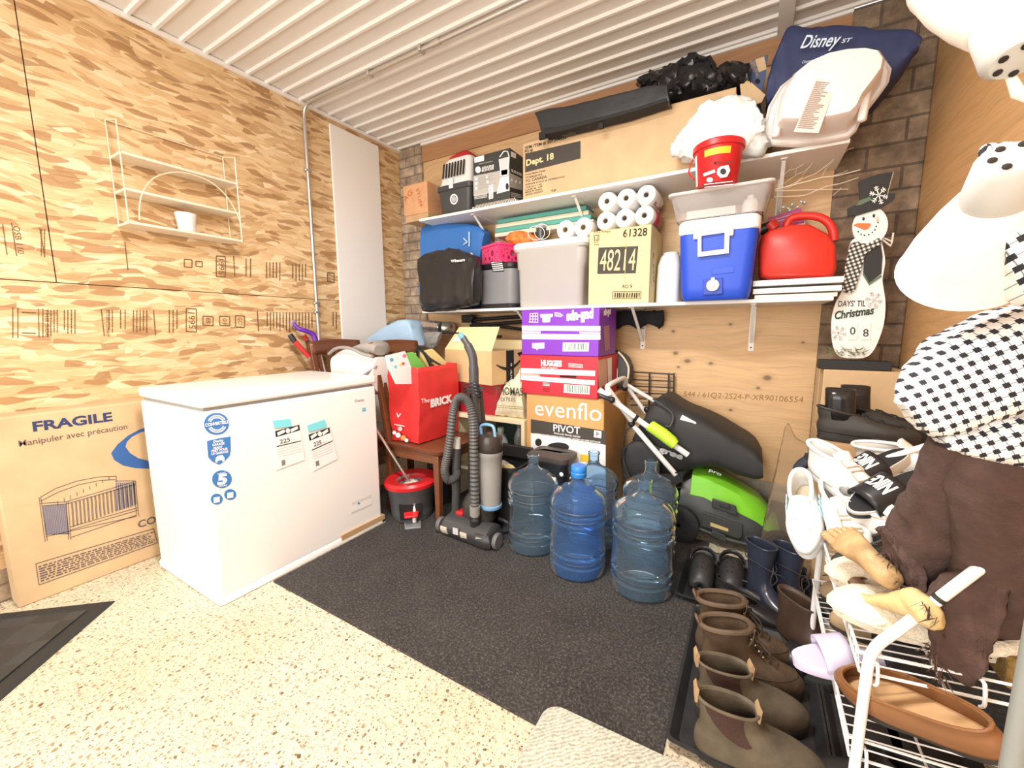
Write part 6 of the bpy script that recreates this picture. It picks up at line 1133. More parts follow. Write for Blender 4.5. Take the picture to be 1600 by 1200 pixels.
# ================================================================ footwear
def outline(L, W, n=30, toe=.5):
    o = []
    for k in range(n):
        a = 2*pi*k/n; x = L/2 + L/2*spow(cos(a), .9); u = x/L
        w = W/2*(.80+.25*math.exp(-((u-.70)/.25)**2)-.10*math.exp(-((u-.35)/.18)**2)); o.append((x, w*spow(sin(a), .85)))
    return o
def ringf(L0, L1, W, z, L, n=30, tilt=0, e=.9):
    """one horizontal slice of an upper from heel x=L0 to toe x=L1"""
    r = []
    for k in range(n):
        a = 2*pi*k/n; x = (L0+L1)/2 + (L1-L0)/2*spow(cos(a), e); u = x/L
        w = W/2*(.82+.22*math.exp(-((u-.70)/.25)**2)); r.append(V((x, w*spow(sin(a), .85), z+tilt*(x-(L0+L1)/2))))
    return r
def upper(slices, L, sub=3, n=30):
    K = [V((a, b, w)) for z, a, b, w, *q in slices]; Z = [V((s[0], s[4] if len(s) > 4 else 0, 0)) for s in slices]
    A, B = smooth_pts(K, sub), smooth_pts(Z, sub)
    return [ringf(a.x, a.y, a.z, b.x, L, n, b.y) for a, b in zip(A, B)]
def place(t, heel, toe, z, L=None, yaw_add=0):
    h = at(*heel, 'z', z); o = at(*toe, 'z', z); t.location = h; t.rotation_euler = (0, 0, math.atan2(o.y-h.y, o.x-h.x)+yaw_add)
def pose(t, H, T, L, up=(0, 0, 1), scale=True):
    x = (T-H); s = x.length/L if scale else 1; x.normalize(); u = V(up); u = (u-x*u.dot(x)).normalized(); y = u.cross(x)
    t.matrix_basis = Matrix(((x.x, y.x, u.x, H.x), (x.y, y.y, u.y, H.y), (x.z, y.z, u.z, H.z), (0, 0, 0, 1))) @ Matrix.Scale(s, 4)
def shoe(name, label, cat, sl, L, W, sole_h, m_up, m_sole, m_in, group=None, collar=.004, welt=.004, toe_spring=0):
    t = thing(name, label, cat, (0, 0, 0), 0, group)
    o1 = outline(L, W+welt*2)
    obj('sole', MB().loft([[V((x*s_+L*(1-s_)/2, y*s_, z)) for x, y in o1] for z, s_ in ((0, .97), (.003, 1), (sole_h*.5, .99), (sole_h-.002, 1.0), (sole_h, .985))]), m_sole, t)
    R_ = upper(sl, L); up = obj('upper', MB().loft(R_, (False, False)), m_up, t, solid=.004, soff=-1)
    if collar: obj('collar', MB().tube(R_[-1], collar, 8, closed=True), m_up, t)
    obj('insole', MB().loft([[V((x, y*.9, z)) for x, y in [(p.x*.96+.006, p.y) for p in R_[0]]] for z in (sole_h+.002, sole_h+.004)]), m_in, t)
    return t, R_
LEA = M('worn_leather', (.100, .064, .038), .6, noise_=.35, scale=16, bump=.2, bscale=50); LEA2 = M('oiled_suede', (.105, .083, .055), .7, noise_=.35, scale=14, bump=.15, bscale=70); SOLE = M('boot_sole', (.030, .026, .022), .7); INB = M('boot_inside', (.07, .05, .035), .9); GORE = M('elastic_gore', (.060, .030, .022), .9, bump=.3, bscale=200); LACE = M('lace_brown', (.06, .04, .025), .8)
def lace_up(t, R_, i0, i1, m, n=5, r=.0022):
    """laces zig-zag down the front of an upper"""
    pts = []
    for k in range(n):
        i = int(i0+(i1-i0)*k/(n-1)); r_ = R_[i]; c = r_[0]; s = .016 if k % 2 else -.016; q = min(r_, key=lambda p: abs(p.y-s)+ (9 if p.x < c.x-.06 else 0)); pts.append(q+V((.004, 0, .004)))
        q2 = min(r_, key=lambda p: abs(p.y+s) + (9 if p.x < c.x-.06 else 0)); pts.append(q2+V((.004, 0, .004)))
    return obj('laces', MB().tube(pts, r, 6), m, t)
def laceboot(label):
    L = .30; sl = [(.026, 0, .30, .105), (.045, -.002, .303, .108), (.068, 0, .288, .105), (.085, .004, .258, .098), (.105, .008, .205, .092), (.13, .010, .165, .088), (.16, .008, .142, .088), (.185, .002, .138, .096), (.205, -.004, .142, .102, .10)]
    t, R_ = shoe('work_boot', label, 'boot', sl, L, .100, .028, LEA, SOLE, INB, 'brown lace-up work boots', collar=.009)
    lace_up(t, R_, len(R_)-12, len(R_)-1, LACE, 5); obj('pull_tab', MB().tube(smooth_pts([V((.0, -.012, .19)), V((-.014, -.01, .215)), V((-.014, .01, .215)), V((.0, .012, .19))], 4), .005, 6), LEA, t)
    obj('tongue', MB().grid(lambda u, v: V((.128+.035*u-.02*u*u+ .01*(1-abs(2*v-1)), (v-.5)*(.075-.02*u), .165+.05*u)), 6, 6), LEA, t, solid=.004)
    for k in range(4):
        for s in (-1, 1): obj('eyelet', MB().sphere((.150-.004*k+.016*(3-k)*.5, s*.026, .13+.018*k), .004, 8, 5), M('brass', (.45, .33, .15), .35, .8), t)
    obj('lace_bow', MB().tube(smooth_pts([V((.15, 0, .185)), V((.18, -.03, .175)), V((.19, -.035, .15)), V((.165, -.012, .168)), V((.152, 0, .18)), V((.17, .03, .17)), V((.175, .035, .145)), V((.155, .01, .17))], 5), .0024, 6), LACE, t)
    for k in range(5):
        xx, zz = .238-.022*k, .082+.019*k
        obj('lace_row', MB().tube(smooth_pts([V((xx-.004, -.026, zz-.004)), V((xx+.006, 0, zz+.007)), V((xx-.004, .026, zz-.004))], 4), .0026, 6), LACE, t)
    obj('toe_seam', MB().tube([p+V((0, 0, .002)) for p in R_[7][:8]][::-1]+[p+V((0, 0, .002)) for p in R_[7][-8:]][::-1], .0015, 5), LACE, t)
    return t
def chelsea(label):
    L = .30; sl = [(.026, 0, .30, .103), (.045, -.003, .303, .106), (.07, -.002, .285, .103), (.088, .004, .25, .096), (.105, .008, .195, .090), (.125, .008, .155, .086), (.15, .004, .140, .088), (.168, .0, .142, .092, -.10)]
    t, R_ = shoe('chelsea_boot', label, 'boot', sl, L, .100, .028, LEA2, SOLE, INB, 'brown pull-on chelsea boots', collar=.004)
    for s in (0, 1):
        ks = range(5, 13) if s == 0 else range(18, 26); g = MB(); rows = R_[9:]
        n_ = len(rows); V_ = []
        for i, r_ in enumerate(rows):
            f = min(1, .15+.85*sqrt(i/(n_-1))); cl = [r_[k] for k in ks]; c = sum(cl, V())/len(cl); V_ += [c+(p-c)*f+V((0, .0022*(1 if s == 0 else -1), 0)) for p in cl]
        m_ = len(list(ks)); g.add(V_, [(i*m_+j, i*m_+j+1, (i+1)*m_+j+1, (i+1)*m_+j) for i in range(n_-1) for j in range(m_-1)]); obj('elastic_gore', g, GORE, t, label='dark elastic side panel')
    for x, zz in ((-.004, .178), (.142, .160)): obj('pull_tab', MB().loft([[V((x+dx, y, zz+dz)) for dx, dz in ((-.003, -.02), (.003, -.02), (.006, .018), (0, .028), (-.006, .018))] for y in (-.013, .013)]), M('tab_tan', (.40, .27, .15), .7), t)
    return t
b1 = chelsea('nearest brown pull-on chelsea boot on the tray, at the bottom of the photo'); b1.location = (-.072, 1.072, .012); b1.rotation_euler = (0, 0, radians(13))
b2 = dup(b1); b2['label'] = 'second brown pull-on chelsea boot on the tray, between the nearest one and the lace boots'; b2.location = (-.085, 1.195, .012); b2.rotation_euler = (0, 0, radians(20))
w1_ = laceboot('nearer of the two brown lace-up work boots, its toe in full view'); w1_.location = (-.092, 1.330, .012); w1_.rotation_euler = (0, 0, radians(17))
w2_ = dup(w1_); w2_['label'] = 'farther of the two brown lace-up work boots, mostly behind its mate'; w2_.location = (-.115, 1.462, .012); w2_.rotation_euler = (0, 0, radians(12))
TRAY = M('tray_black', (.022, .022, .024), .45, noise_=.3, scale=20)
def tray(label, x0, x1, y0, y1):
    t = thing('boot_tray', label, 'tray', ((x0+x1)/2, (y0+y1)/2, .0), 0, 'black boot trays'); w_, d_ = x1-x0, y1-y0; R_ = lambda g, z: rring(w_-g, d_-g, .02, z, 4)
    obj('tray', MB().loft([R_(.05, .0), R_(.045, 0), R_(0, .030), R_(-.012, .032), R_(-.012, .036), R_(.006, .036), R_(.05, .010), R_(.06, .0105), R_(.3, .0105)]), TRAY, t, smooth=30); return t
tray('black boot tray in front holding the brown boots', -.138, .235, 1.052, 1.665); tray('black boot tray behind holding the dark clogs and dress shoes', -.222, .215, 1.715, 2.14)
tray('added black tray darkening the floor under the wire shoe rack', .245, .562, .89, 1.59)  # added slab: blackens the bright floor showing through the rack
# rubber boots
RUBN = M('navy_rubber', (.030, .036, .058), .28, coat=.3); 
def rainboot(label):
    L = .215; sl = [(.014, 0, .215, .080), (.03, 0, .217, .082), (.05, .002, .205, .080), (.068, .006, .17, .074), (.09, .010, .125, .068), (.13, .008, .108, .068), (.19, .002, .112, .078), (.24, -.006, .118, .090), (.255, -.008, .120, .093, .05)]
    t, R_ = shoe('rain_boot', label, 'boot', sl, L, .076, .016, RUBN, M('navy_sole', (.02, .022, .03), .5), M('boot_lining', (.02, .02, .024), .9), 'navy rubber rain boots', collar=.004)
    obj('laces', MB().tube(smooth_pts([V((.100, -.03, .185)), V((.135, 0, .175)), V((.100, .03, .185)), V((.02, .042, .19)), V((-.005, 0, .19)), V((.03, -.042, .19)), V((.100, -.03, .185))], 4), .0022, 6).tube(smooth_pts([V((.13, 0, .176)), V((.165, -.02, .165)), V((.15, -.03, .135)), V((.128, -.005, .165)), V((.155, .025, .16)), V((.15, .03, .12))], 5), .0022, 6), M('navy_lace', (.03, .03, .045), .7), t)
    return t
r1 = rainboot('left navy rubber rain boot standing by the mower'); r1.location = (.035, 1.905, .012); r1.rotation_euler = (0, 0, radians(-48))
r2 = dup(r1); r2['label'] = 'right navy rubber rain boot, nearest the wire shoe rack'; r2.location = (.125, 1.925, .012); r2.rotation_euler = (0, 0, radians(-42))
# clogs
CROC = M('clog_black', (.030, .028, .030), .45)
def clog(label):
    L = .25; sl = [(.018, 0, .25, .100), (.04, 0, .252, .102), (.058, .0, .235, .096), (.07, .0, .19, .086)]
    t = thing('clog', label, 'clog', group='black foam clogs'); obj('sole', MB().loft([[V((x, y, z)) for x, y in outline(L, .104)] for z in (0, .022)]), CROC, t, bev=.004)
    rr_ = []
    for i in range(9):
        u = i/8; x = .115+.137*sin(u*pi/2); w_ = .052*(1-.35*u*u) if u < 1 else .012; h_ = .078*cos(u*pi/2*.86)*(1-.25*u)+.012
        rr_.append([V((x, w_*cos(a), .02+h_*max(0, sin(a))**.8)) for a in [pi*k/16 for k in range(17)]])
    m = MB().add([p for r in rr_ for p in r], [(i*17+j, i*17+j+1, (i+1)*17+j+1, (i+1)*17+j) for i in range(8) for j in range(16)]); obj('vamp', m, CROC, t, solid=.006)
    for (x, y) in ((.15, -.02), (.15, .0), (.15, .02), (.175, -.022), (.175, .022), (.175, 0), (.20, 0), (.20, .016), (.20, -.016)):
        u = math.asin(min(1, (x-.115)/.137))/(pi/2); w_ = .052*(1-.35*u*u); h_ = .078*cos(u*pi/2*.86)*(1-.25*u)+.012; z = .02+h_*(1-(y/w_)**2)**.4
        obj('vent_hole', MB().sphere((x, y, z+.001), (.006, .006, .003), 10, 5), DARK, t)
    obj('heel_wall', MB().grid(lambda u, v: V((.055-.06*sin(pi*u), .05*cos(pi*u)*1.0, .018+.035*v)), 14, 2), CROC, t, solid=.006); obj('heel_strap', MB().grid(lambda u, v: V((.11-.10*sin(pi*u), .054*cos(pi*u), .062+.02*v+.015*sin(pi*u))), 14, 2), CROC, t, solid=.005)
    return t
k1 = clog('left black foam clog on the far boot tray beside the water jug'); k1.location = (-.145, 2.05, .012); k1.rotation_euler = (0, 0, radians(-88)); k2_ = dup(k1); k2_['label'] = 'right black foam clog on the far boot tray, half behind the dress shoes'; k2_.location = (-.03, 2.08, .012); k2_.rotation_euler = (0, 0, radians(-88))
BLEA = M('black_leather', (.020, .019, .020), .35, bump=.08, bscale=60)
def dress(label):
    L = .28; sl = [(.02, 0, .28, .092), (.035, 0, .278, .094), (.05, .003, .25, .088), (.06, .006, .20, .080), (.068, .008, .155, .074)]
    t, R_ = shoe('dress_shoe', label, 'shoe', sl, L, .088, .022, BLEA, SOLE, INB, 'black slip-on dress shoes', collar=.003); return t
d1_ = dress('farther black slip-on dress shoe on the far boot tray'); d1_.location = (-.085, 1.86, .012); d1_.rotation_euler = (0, 0, radians(-8)); d2__ = dup(d1_); d2__['label'] = 'nearer black slip-on dress shoe on the far boot tray, behind the lace boots'; d2__.location = (-.08, 1.755, .012); d2__.rotation_euler = (0, 0, radians(-10))
def slide(name, label, m, ms, L=.27):
    t = thing(name, label, 'sandal'); obj('sole', MB().loft([[V((x, y*s_, z)) for x, y in outline(L, .10)] for z, s_ in ((0, .95), (.006, 1), (.024, 1), (.028, .96))]), ms, t)
    obj('strap', MB().grid(lambda u, v: V((L*(.50+.25*v), .052*cos(pi*u)*(1), .022+(.058-.012*v)*sin(pi*u)**.7)), 16, 5), m, t, solid=.006); return t
sl1 = slide('slide_sandal', 'dark slide sandal lying on the front tray behind the work boots', BK, M('slide_sole', (.03, .03, .03), .6)); sl1.location = (.035, 1.60, .012); sl1.rotation_euler = (0, 0, radians(-25))
# brown ankle boot by the rack
t, R_ = shoe('ankle_boot', 'dark brown ankle boot on the tray against the wire shoe rack', 'boot', [(.022, 0, .25, .09), (.05, 0, .25, .092), (.07, .003, .21, .086), (.09, .006, .155, .08), (.13, .004, .135, .078), (.18, 0, .135, .086, -.1)], .25, .088, .024, M('dark_brown_leather', (.065, .038, .026), .5, noise_=.2), M('crepe_sole', (.10, .08, .06), .6), INB, None); t.location = (.135, 1.70, .012); t.rotation_euler = (0, 0, radians(-38))
STRP = M('white_stripe', (.85, .85, .84), .5)
def sneaker(name, label, m, ms, mi, L=.27, hi=.075, stripes=None, lacem=None, group=None, cat='sneaker'):
    sl = [(.024, 0, L, .094), (.042, -.002, L*1.01, .098), (.058, 0, L*.93, .092), (.068, .002, L*.80, .085), (hi*.9+.012, .003, L*.64, .076), (hi+.02, 0, L*.50, .072, -.12)]
    t, R_ = shoe(name, label, cat, sl, L, .090, .027, m, ms, mi, group, collar=.006)
    obj('tongue', MB().grid(lambda u, v: V((L*(.62-.16*u), (v-.5)*.05, hi*.75+.055*u+.008*(1-abs(2*v-1)))), 5, 5), m, t, solid=.005)
    if lacem: lace_up(t, R_, 8, len(R_)-2, lacem, 5, .003)
    if stripes:
        for s in (-1, 1):
            for k in range(3): obj('stripe', MB().loft([[V((x+dx, s*(.046+.003-(z-.03)*.18), z)) for dx in (0, .010)] + [V((x+dx, s*(.049+.003-(z-.03)*.18), z)) for dx in (.010, 0)] for x, z in ((L*.52-.022*k, .030), (L*.45-.022*k, .068))]), stripes, t)
    return t
s1 = sneaker('sneaker', 'black sneaker with three white stripes on the floor behind the rain boots', BK, M('sneaker_sole_white', (.7, .7, .68), .5), INB, stripes=STRP); s1.location = (.215, 2.08, .0); s1.rotation_euler = (0, 0, radians(-62))
# black leather sneakers on the carton
BS = M('black_sneaker', (.038, .034, .031), .5, bump=.1, bscale=80)
def hightop(label):
    L = .30; sl = [(.030, 0, .30, .098), (.05, -.004, .302, .102), (.066, -.004, .285, .097), (.078, 0, .24, .09), (.09, .0, .185, .082), (.105, -.004, .145, .078), (.118, -.006, .125, .078, -.2)]
    t, R_ = shoe('leather_sneaker', label, 'sneaker', sl, L, .094, .034, BS, M('black_rubber_sole', (.028, .027, .026), .5), INB, 'black leather sneakers', collar=.005)
    obj('ankle_shaft', MB().loft([[V((.062+dx+.046*spow(cos(2*pi*k/24), .7), .033*spow(sin(2*pi*k/24), .8), z)) for k in range(24)] for z, dx in ((.085, .012), (.12, .004), (.165, .0), (.205, -.002))], (False, False)), M('patent_black', (.02, .018, .018), .15), t, solid=.004, label='shiny patent ankle shaft'); lace_up(t, R_, 8, len(R_)-3, M('black_lace', (.03, .028, .027), .8), 6, .0035)
    obj('sole_line', MB().tube([V((x, y, .024)) for x, y in outline(L, .104)], .0012, 5, closed=True), SOLE, t); return t
h1 = hightop('front black leather sneaker on the low carton, seen from the side'); h1.location = (.238, 2.02, .697); h1.rotation_euler = (0, 0, radians(-6)); h2 = dup(h1); h2['label'] = 'rear black leather sneaker on the low carton, only its tongue and collar showing'; h2.location = (.305, 2.15, .697); h2.rotation_euler = (0, 0, radians(-2))
# ================================================================ wire shoe rack
RW = M('rack_white', (.86, .86, .85), .3)
t = thing('shoe_rack', 'white wire two-tier shoe rack along the right wall, crammed with footwear', 'shoe rack', (.37, 1.29, 0), world=True)
xa, xb_, ya, yb = .222, .575, .985, 1.60
def tier(z):
    b = MB()
    for x, zz in ((xa, z), (xa-.006, z+.042), (xb_, z+.05)): b.tube([(x, ya, zz), (x, yb, zz)], .0032, 6)
    for yy in (ya, yb): b.tube([(xa, yy, z), (xb_, yy, z+.05)], .0032, 6); b.tube([(xa-.006, yy, z+.042), (xb_, yy, z+.085)], .0028, 6)
    n = 22
    for k in range(n+1):
        yy = ya+(yb-ya)*k/n; b.tube([(xa-.006, yy, z+.042), (xa, yy, z), (xb_, yy, z+.05)], .0017, 5)
    for f in (.35, .7): b.tube([(xa+(xb_-xa)*f, ya, z+.05*f-.003), (xa+(xb_-xa)*f, yb, z+.05*f-.003)], .0025, 6)
    return b
for z in (.457, .262): obj('wire_shelf', tier(z), RW, t)
for yy in (ya-.012, yb+.012):
    obj('end_frame', MB().tube([(xa+.006, yy, 0), (xa+.008, yy, .48)] + smooth_pts([(xa+.010, yy, .505), (xa+.020, yy, .535), (xa+.045, yy, .575)], 4) + [(xa+.145, yy, .745), (xb_-.02, yy, .86), (xb_, yy, .82), (xb_+.008, yy, 0)], .0095, 12), RW, t)
    for z in (.457, .262):
        for x, dz in ((xa+.02, .004), (xa+.16, .03)): obj('hook', MB().tube(smooth_pts([(x, yy+.012, z+dz+.03), (x, yy-.008, z+dz+.035), (x+.002, yy-.012, z+dz+.0), (x, yy-.004, z+dz-.012)], 3), .003, 6), RW, t)
obj('joint_ring', MB().tube([(xa+.090, ya-.012, .652), (xa+.094, ya-.012, .659)], .0105, 12), SOLE, t)
# ---- on the rack: slippers, shoes
FLUFF = M('fluff', (.84, .76, .60), 1.0, bump=.8, bscale=140, sheen=.5); INSO = M('tan_insole', (.58, .36, .18), .6, noise_=.12, scale=25)
def slipper(label, L=.27):
    t = thing('slipper', label, 'slipper', group='cream fluffy slippers'); obj('sole', MB().loft([[V((x, y*s_, z)) for x, y in outline(L, .105)] for z, s_ in ((0, .93), (.008, 1), (.02, 1), (.024, .94))]), FLUFF, t)
    rings = []
    for i in range(13):
        u = i/12; x = L*(.42+.60*u); w_ = .060*sqrt(max(.02, 1-max(0, (u-.35)/.66)**2.4)); h_ = (.062*(1-u*.25))*sqrt(max(.03, 1-max(0, (u-.3)/.71)**3))
        rings.append([V((x, w_*cos(a), .020+h_*sin(a)*(1 if sin(a) > 0 else .25))) for a in [2*pi*k/24 for k in range(24)]])
    m = MB().loft(rings); obj('vamp', fold(m, .006, 45, 4), FLUFF, t); m = MB().loft([[V((x, y, z)) for x, y in [((x_-.06)*1.0+.06, y_) for x_, y_ in outline(L*.9, .10)]] for z in (.024, .030)]); obj('lining', fold(m, .004, 50, 6), FLUFF, t)
    m = MB().tube(smooth_pts([V((L*.42, .05, .035)), V((L*.2, .052, .035)), V((.01, .03, .04)), V((-.004, 0, .042)), V((.01, -.03, .04)), V((L*.2, -.052, .035)), V((L*.42, -.05, .035))], 6), .013, 10); obj('fluffy_edge', fold(m, .006, 60, 8), FLUFF, t); return t
p1 = slipper('rear cream fluffy slipper on the upper rack tier, toe pointing at the boots'); pose(p1, V((.465, 1.19, .525)), V((.195, 1.245, .505)), .27, scale=False)
p2 = dup(p1); p2['label'] = 'front cream fluffy slipper at the near end of the upper rack tier'; pose(p2, V((.455, 1.06, .525)), V((.19, 1.105, .503)), .27, scale=False)
W3 = M('white_leather', (.84, .83, .80), .45, bump=.05, bscale=60); WS = M('white_sole', (.82, .82, .80), .5); TANI = M('tan_lining', (.55, .45, .32), .7)
def sn(label, H, T, m=W3, ms=WS, up=(0, 0, 1), Y=(1.55, 1.5), **k):
    sc_ = k.pop('scale', False)
    t = sneaker(k.pop('name', 'sneaker'), label, m, ms, k.pop('mi', TANI), **k); pose(t, at(*H, 'y', Y[0]), at(*T, 'y', Y[1]), .27, up, sc_); return t
sn('white canvas sneaker on top of the heap at the far end of the rack', (1268, 738), (1352, 786), Y=(1.68, 1.50), up=(.1, -.5, 1), lacem=TANI, hi=.09)
sn('white sneaker behind the topmost one, against the low carton', (1345, 735), (1420, 740), Y=(1.80, 1.74), up=(0, -.3, 1), lacem=TANI)
sn('white running shoe with a yellow accent under the black and white slides', (1312, 800), (1398, 842), Y=(1.50, 1.42), up=(-.2, -.5, 1), lacem=WS)
t_ = sn('white and pale blue sneaker standing at the far left corner of the rack', (1262, 766), (1262, 838), Y=(1.66, 1.50), up=(-.35, -.7, .8), stripes=M('pale_blue_stripe', (.42, .68, .82), .5), lacem=WS)
t_ = sn('second white sneaker lying beside the pale blue striped one', (1298, 790), (1330, 850), Y=(1.60, 1.42), up=(-.1, -.7, .8), lacem=TANI)
sn('small navy and white shoe at the top left of the rack heap', (1290, 712), (1242, 738), m=M('navy_canvas', (.02, .022, .035), .7), Y=(1.76, 1.72), up=(0, -.4, 1), scale=True)
# black and white slides with big lettering
def logo_slide(label, H, T, Y, up):
    t = thing('slide_sandal', label, 'sandal', group='black and white slide sandals'); L = .28
    obj('sole', MB().loft([[V((x, y*s_, z)) for x, y in outline(L, .105)] for z, s_ in ((-.02, .94), (-.012, 1), (.034, 1), (.038, .96))]), W3, t); obj('footbed', MB().loft([[V((x*.96+.005, y*.9, z)) for x, y in outline(L, .105)] for z in (.036, .0405)]), BK, t)
    fn = lambda u, v, o=0: V((L*(.42+.40*v), (.056+o)*cos(pi*u), .026+(.062-.014*v+o)*max(0, sin(pi*u))**.75)); obj('strap', MB().grid(fn, 20, 6), BK, t, solid=.008)
    obj('sole_panel', MB().loft([[V((x+.002, y*1.015, z)) for x, y in outline(L, .105)[-5:]+outline(L, .105)[:5]] for z in (.010, .028)], (False, False)), BK, t)
    tx = text_mb('NIKE', V((L*.50, .034, .093)), V((0, -1, 0)), V((1, 0, 0)), .068, .045, 0, .04, .15)
    for i, p in enumerate(tx.v): 
        u = math.acos(max(-1, min(1, p.y/.056)))/pi; q_ = fn(u, (p.x/L-.42)/.40, .0085); tx.v[i] = V((p.x, p.y, q_.z))
    obj('lettering', tx, WP, t, smooth=0); pose(t, at(*H, 'y', Y[0]), at(*T, 'y', Y[1]), L, up); return t
logo_slide('front black and white slide sandal with lettering, tipped up on the rack heap', (1452, 748), (1328, 808), (1.50, 1.40), (-.2, -.5, .85)); logo_slide('rear black and white slide sandal, half hidden behind its mate', (1420, 712), (1312, 764), (1.64, 1.56), (-.2, -.5, .85))
sn('dark grey sneaker with white sole hanging over the upper rack edge', (1400, 812), (1292, 850), m=M('charcoal_knit', (.05, .048, .046), .7), Y=(1.50, 1.53), up=(-.2, -.25, 1), scale=True); sn('second dark grey sneaker with white sole, lower on the rack edge', (1415, 868), (1308, 888), m=M('charcoal_knit', (.05, .048, .046), .7), Y=(1.36, 1.40), up=(-.1, -.2, 1), scale=True)
def flat(name, label, H, T, Y, m, mi, up=(0, 0, 1), L=.25, group=None):
    sl = [(.008, 0, L, .082), (.022, -.002, L, .085), (.034, 0, L*.97, .08), (.042, 0, L*.88, .074)]; t, R_ = shoe(name, label, 'shoe', sl, L, .078, .010, m, SOLE, mi, group, collar=.002); pose(t, at(*H, 'y', Y[0]), at(*T, 'y', Y[1]), L, up); return t
flat('ballet_flat', 'brown suede flat on the upper rack tier left of the latex foot', (1395, 925), (1312, 888), (1.28, 1.22), M('brown_suede', (.20, .115, .07), .85), M('brown_suede', (.20, .115, .07), .85), (-.1, -.3, 1)); flat('ballet_flat', 'second brown suede flat below the latex heel on the upper rack tier', (1402, 945), (1325, 912), (1.20, 1.14), M('brown_suede', (.20, .115, .07), .85), M('dark_brown', (.10, .055, .035), .85), (-.1, -.3, 1))
# lower tier
UGG = M('tan_suede', (.36, .27, .16), .85, noise_=.12, scale=20)
def ugg(label, loc, yaw):
    t, R_ = shoe('suede_boot', label, 'boot', [(.012, 0, .24, .095), (.03, 0, .242, .098), (.05, .002, .225, .094), (.07, .006, .185, .088), (.09, .008, .14, .084), (.12, .008, .125, .084)], .24, .09, .015, UGG, M('dark_sole', (.04, .035, .03), .7), FLUFF, 'tan suede boots', collar=.008); obj('stitch_seam', MB().tube([V((.02+.22*u, 0, .118-.0*u-.07*max(0, u-.4)**1.1*1.2+.003)) for u in [k/10 for k in range(4, 11)]], .002, 5), LACE, t); t.location = loc; t.rotation_euler = (0, 0, radians(yaw)); return t
ugg('tan suede boot at the far end of the lower rack tier', (.465, 1.535, .300), 186); ugg('second tan suede boot on the lower rack tier, nearer the work boots', (.470, 1.40, .300), 188)
OB = M('ochre_leather', (.24, .105, .04), .45, noise_=.12, scale=20)
flat('loafer', 'long tan leather loafer with worn insole lying on the lower rack tier', (1590, 1195), (1322, 1072), (.86, 1.10), OB, INSO, (-.35, -.25, 1), .26); flat('loafer', 'second tan leather loafer behind the long one on the lower rack tier', (1470, 1130), (1338, 1040), (1.10, 1.20), M('rust_leather', (.28, .085, .03), .45), INSO, (-.3, -.2, 1), .26)
LAV = M('lavender_foam', (.60, .55, .72), .5); t = slide('foam_sandal', 'lavender foam sandal sticking out of the lower rack tier above the boot tray', LAV, LAV, .25); pose(t, V((.36, 1.22, .335)), V((.135, 1.165, .292)), .25)
t, R_ = shoe('black_boot', 'black lace boot on the floor under the lower rack tier', 'boot', [(.022, 0, .27, .095), (.05, 0, .27, .096), (.07, .003, .23, .09), (.10, .006, .165, .084), (.15, .004, .14, .082)], .27, .092, .024, BLEA, SOLE, INB, collar=.006); t.location = (.46, 1.14, .0); t.rotation_euler = (0, 0, radians(175))
solo('basket', MB().loft([[V((x, y, z)) for x, y in rrect(w_, d_, .03, 4, .435, 1.35)] for w_, d_, z in ((.24, .42, .315), (.255, .46, .44), (.255, .46, .452), (.235, .44, .45), (.22, .40, .325))]), M('black_mesh', (.015, .015, .016), .6, bump=.6, bscale=90), 'black woven basket at the back of the lower rack tier', 'basket')
solo('coir_brush', MB().box(.42, .56, 1.0, 1.14, .503, .56), M('coir', (.30, .18, .05), .95, noise_=.3, scale=90, bump=.8, bscale=150), 'brown coir mat block at the right end of the upper rack tier', 'brush', bev=.006)
solo('white_binder', MB().box(.50, .59, 1.18, 1.42, .515, .60), WPL, 'white flat box at the back of the upper rack tier behind the slippers', 'box', bev=.004)
# ================================================================ floor lamp
LS = M('lamp_shade', (.86, .82, .74), .4); LG = M('lamp_grey', (.24, .25, .235), .45)
t = thing('floor_lamp', 'grey floor lamp pole with white bell-shaped heads at the right edge', 'floor lamp', (.33, .74, 0))
obj('base', MB().lathe([(.13, 0), (.13, .012), (.12, .02), (.02, .026)], 32), LG, t); obj('pole', MB().tube([(0, 0, .02), (0, 0, 1.66)], .0125, 14), LG, t)
def head(T_, joint=True):
    sh = obj('lamp_shade', MB().lathe([(.020, .012), (.034, 0), (.046, -.03), (.060, -.075), (.068, -.115), (.0695, -.118), (.0675, -.118), (.058, -.075), (.044, -.03), (.03, -.003)], 36, T_, cap=(True, False)), LS, t)
    so = obj('socket', MB().lathe([(.030, .0), (.031, .004), (.029, .05), (.022, .058), (.004, .060)], 26, T_), M('socket_white', (.50, .50, .48), .35), sh)
    for a in (0, 1.05, 2.1, 3.15, 4.2, 5.25): obj('vent_hole', MB().sphere(T_ @ V((.016*cos(a), .016*sin(a), .0595)), (.0042, .0042, .002), 8, 5, T_.to_3x3().to_4x4()), DARK, so)
    obj('switch', MB().tube([T_ @ V((.012, -.02, .052)), T_ @ V((.02, -.024, .075)), T_ @ V((.032, -.026, .078))], [.004, .006, .005], 10), LS, so); return sh
Lm = Matrix.Translation((-.33, -.74, 0))
A1 = at(1560, 300, 'y', .70); B1 = at(1508, 415, 'y', .80); ax = (A1-B1).normalized(); q1 = V((0, 0, 1)).rotation_difference(ax).to_matrix().to_4x4()
head(Lm @ Matrix.Translation(A1-ax*.012) @ q1)
A2 = at(1574, 34, 'y', .72); d2 = V((.10, -.42, -.90)).normalized(); q2 = V((0, 0, 1)).rotation_difference(d2).to_matrix().to_4x4(); head(Lm @ Matrix.Translation(A2) @ q2)
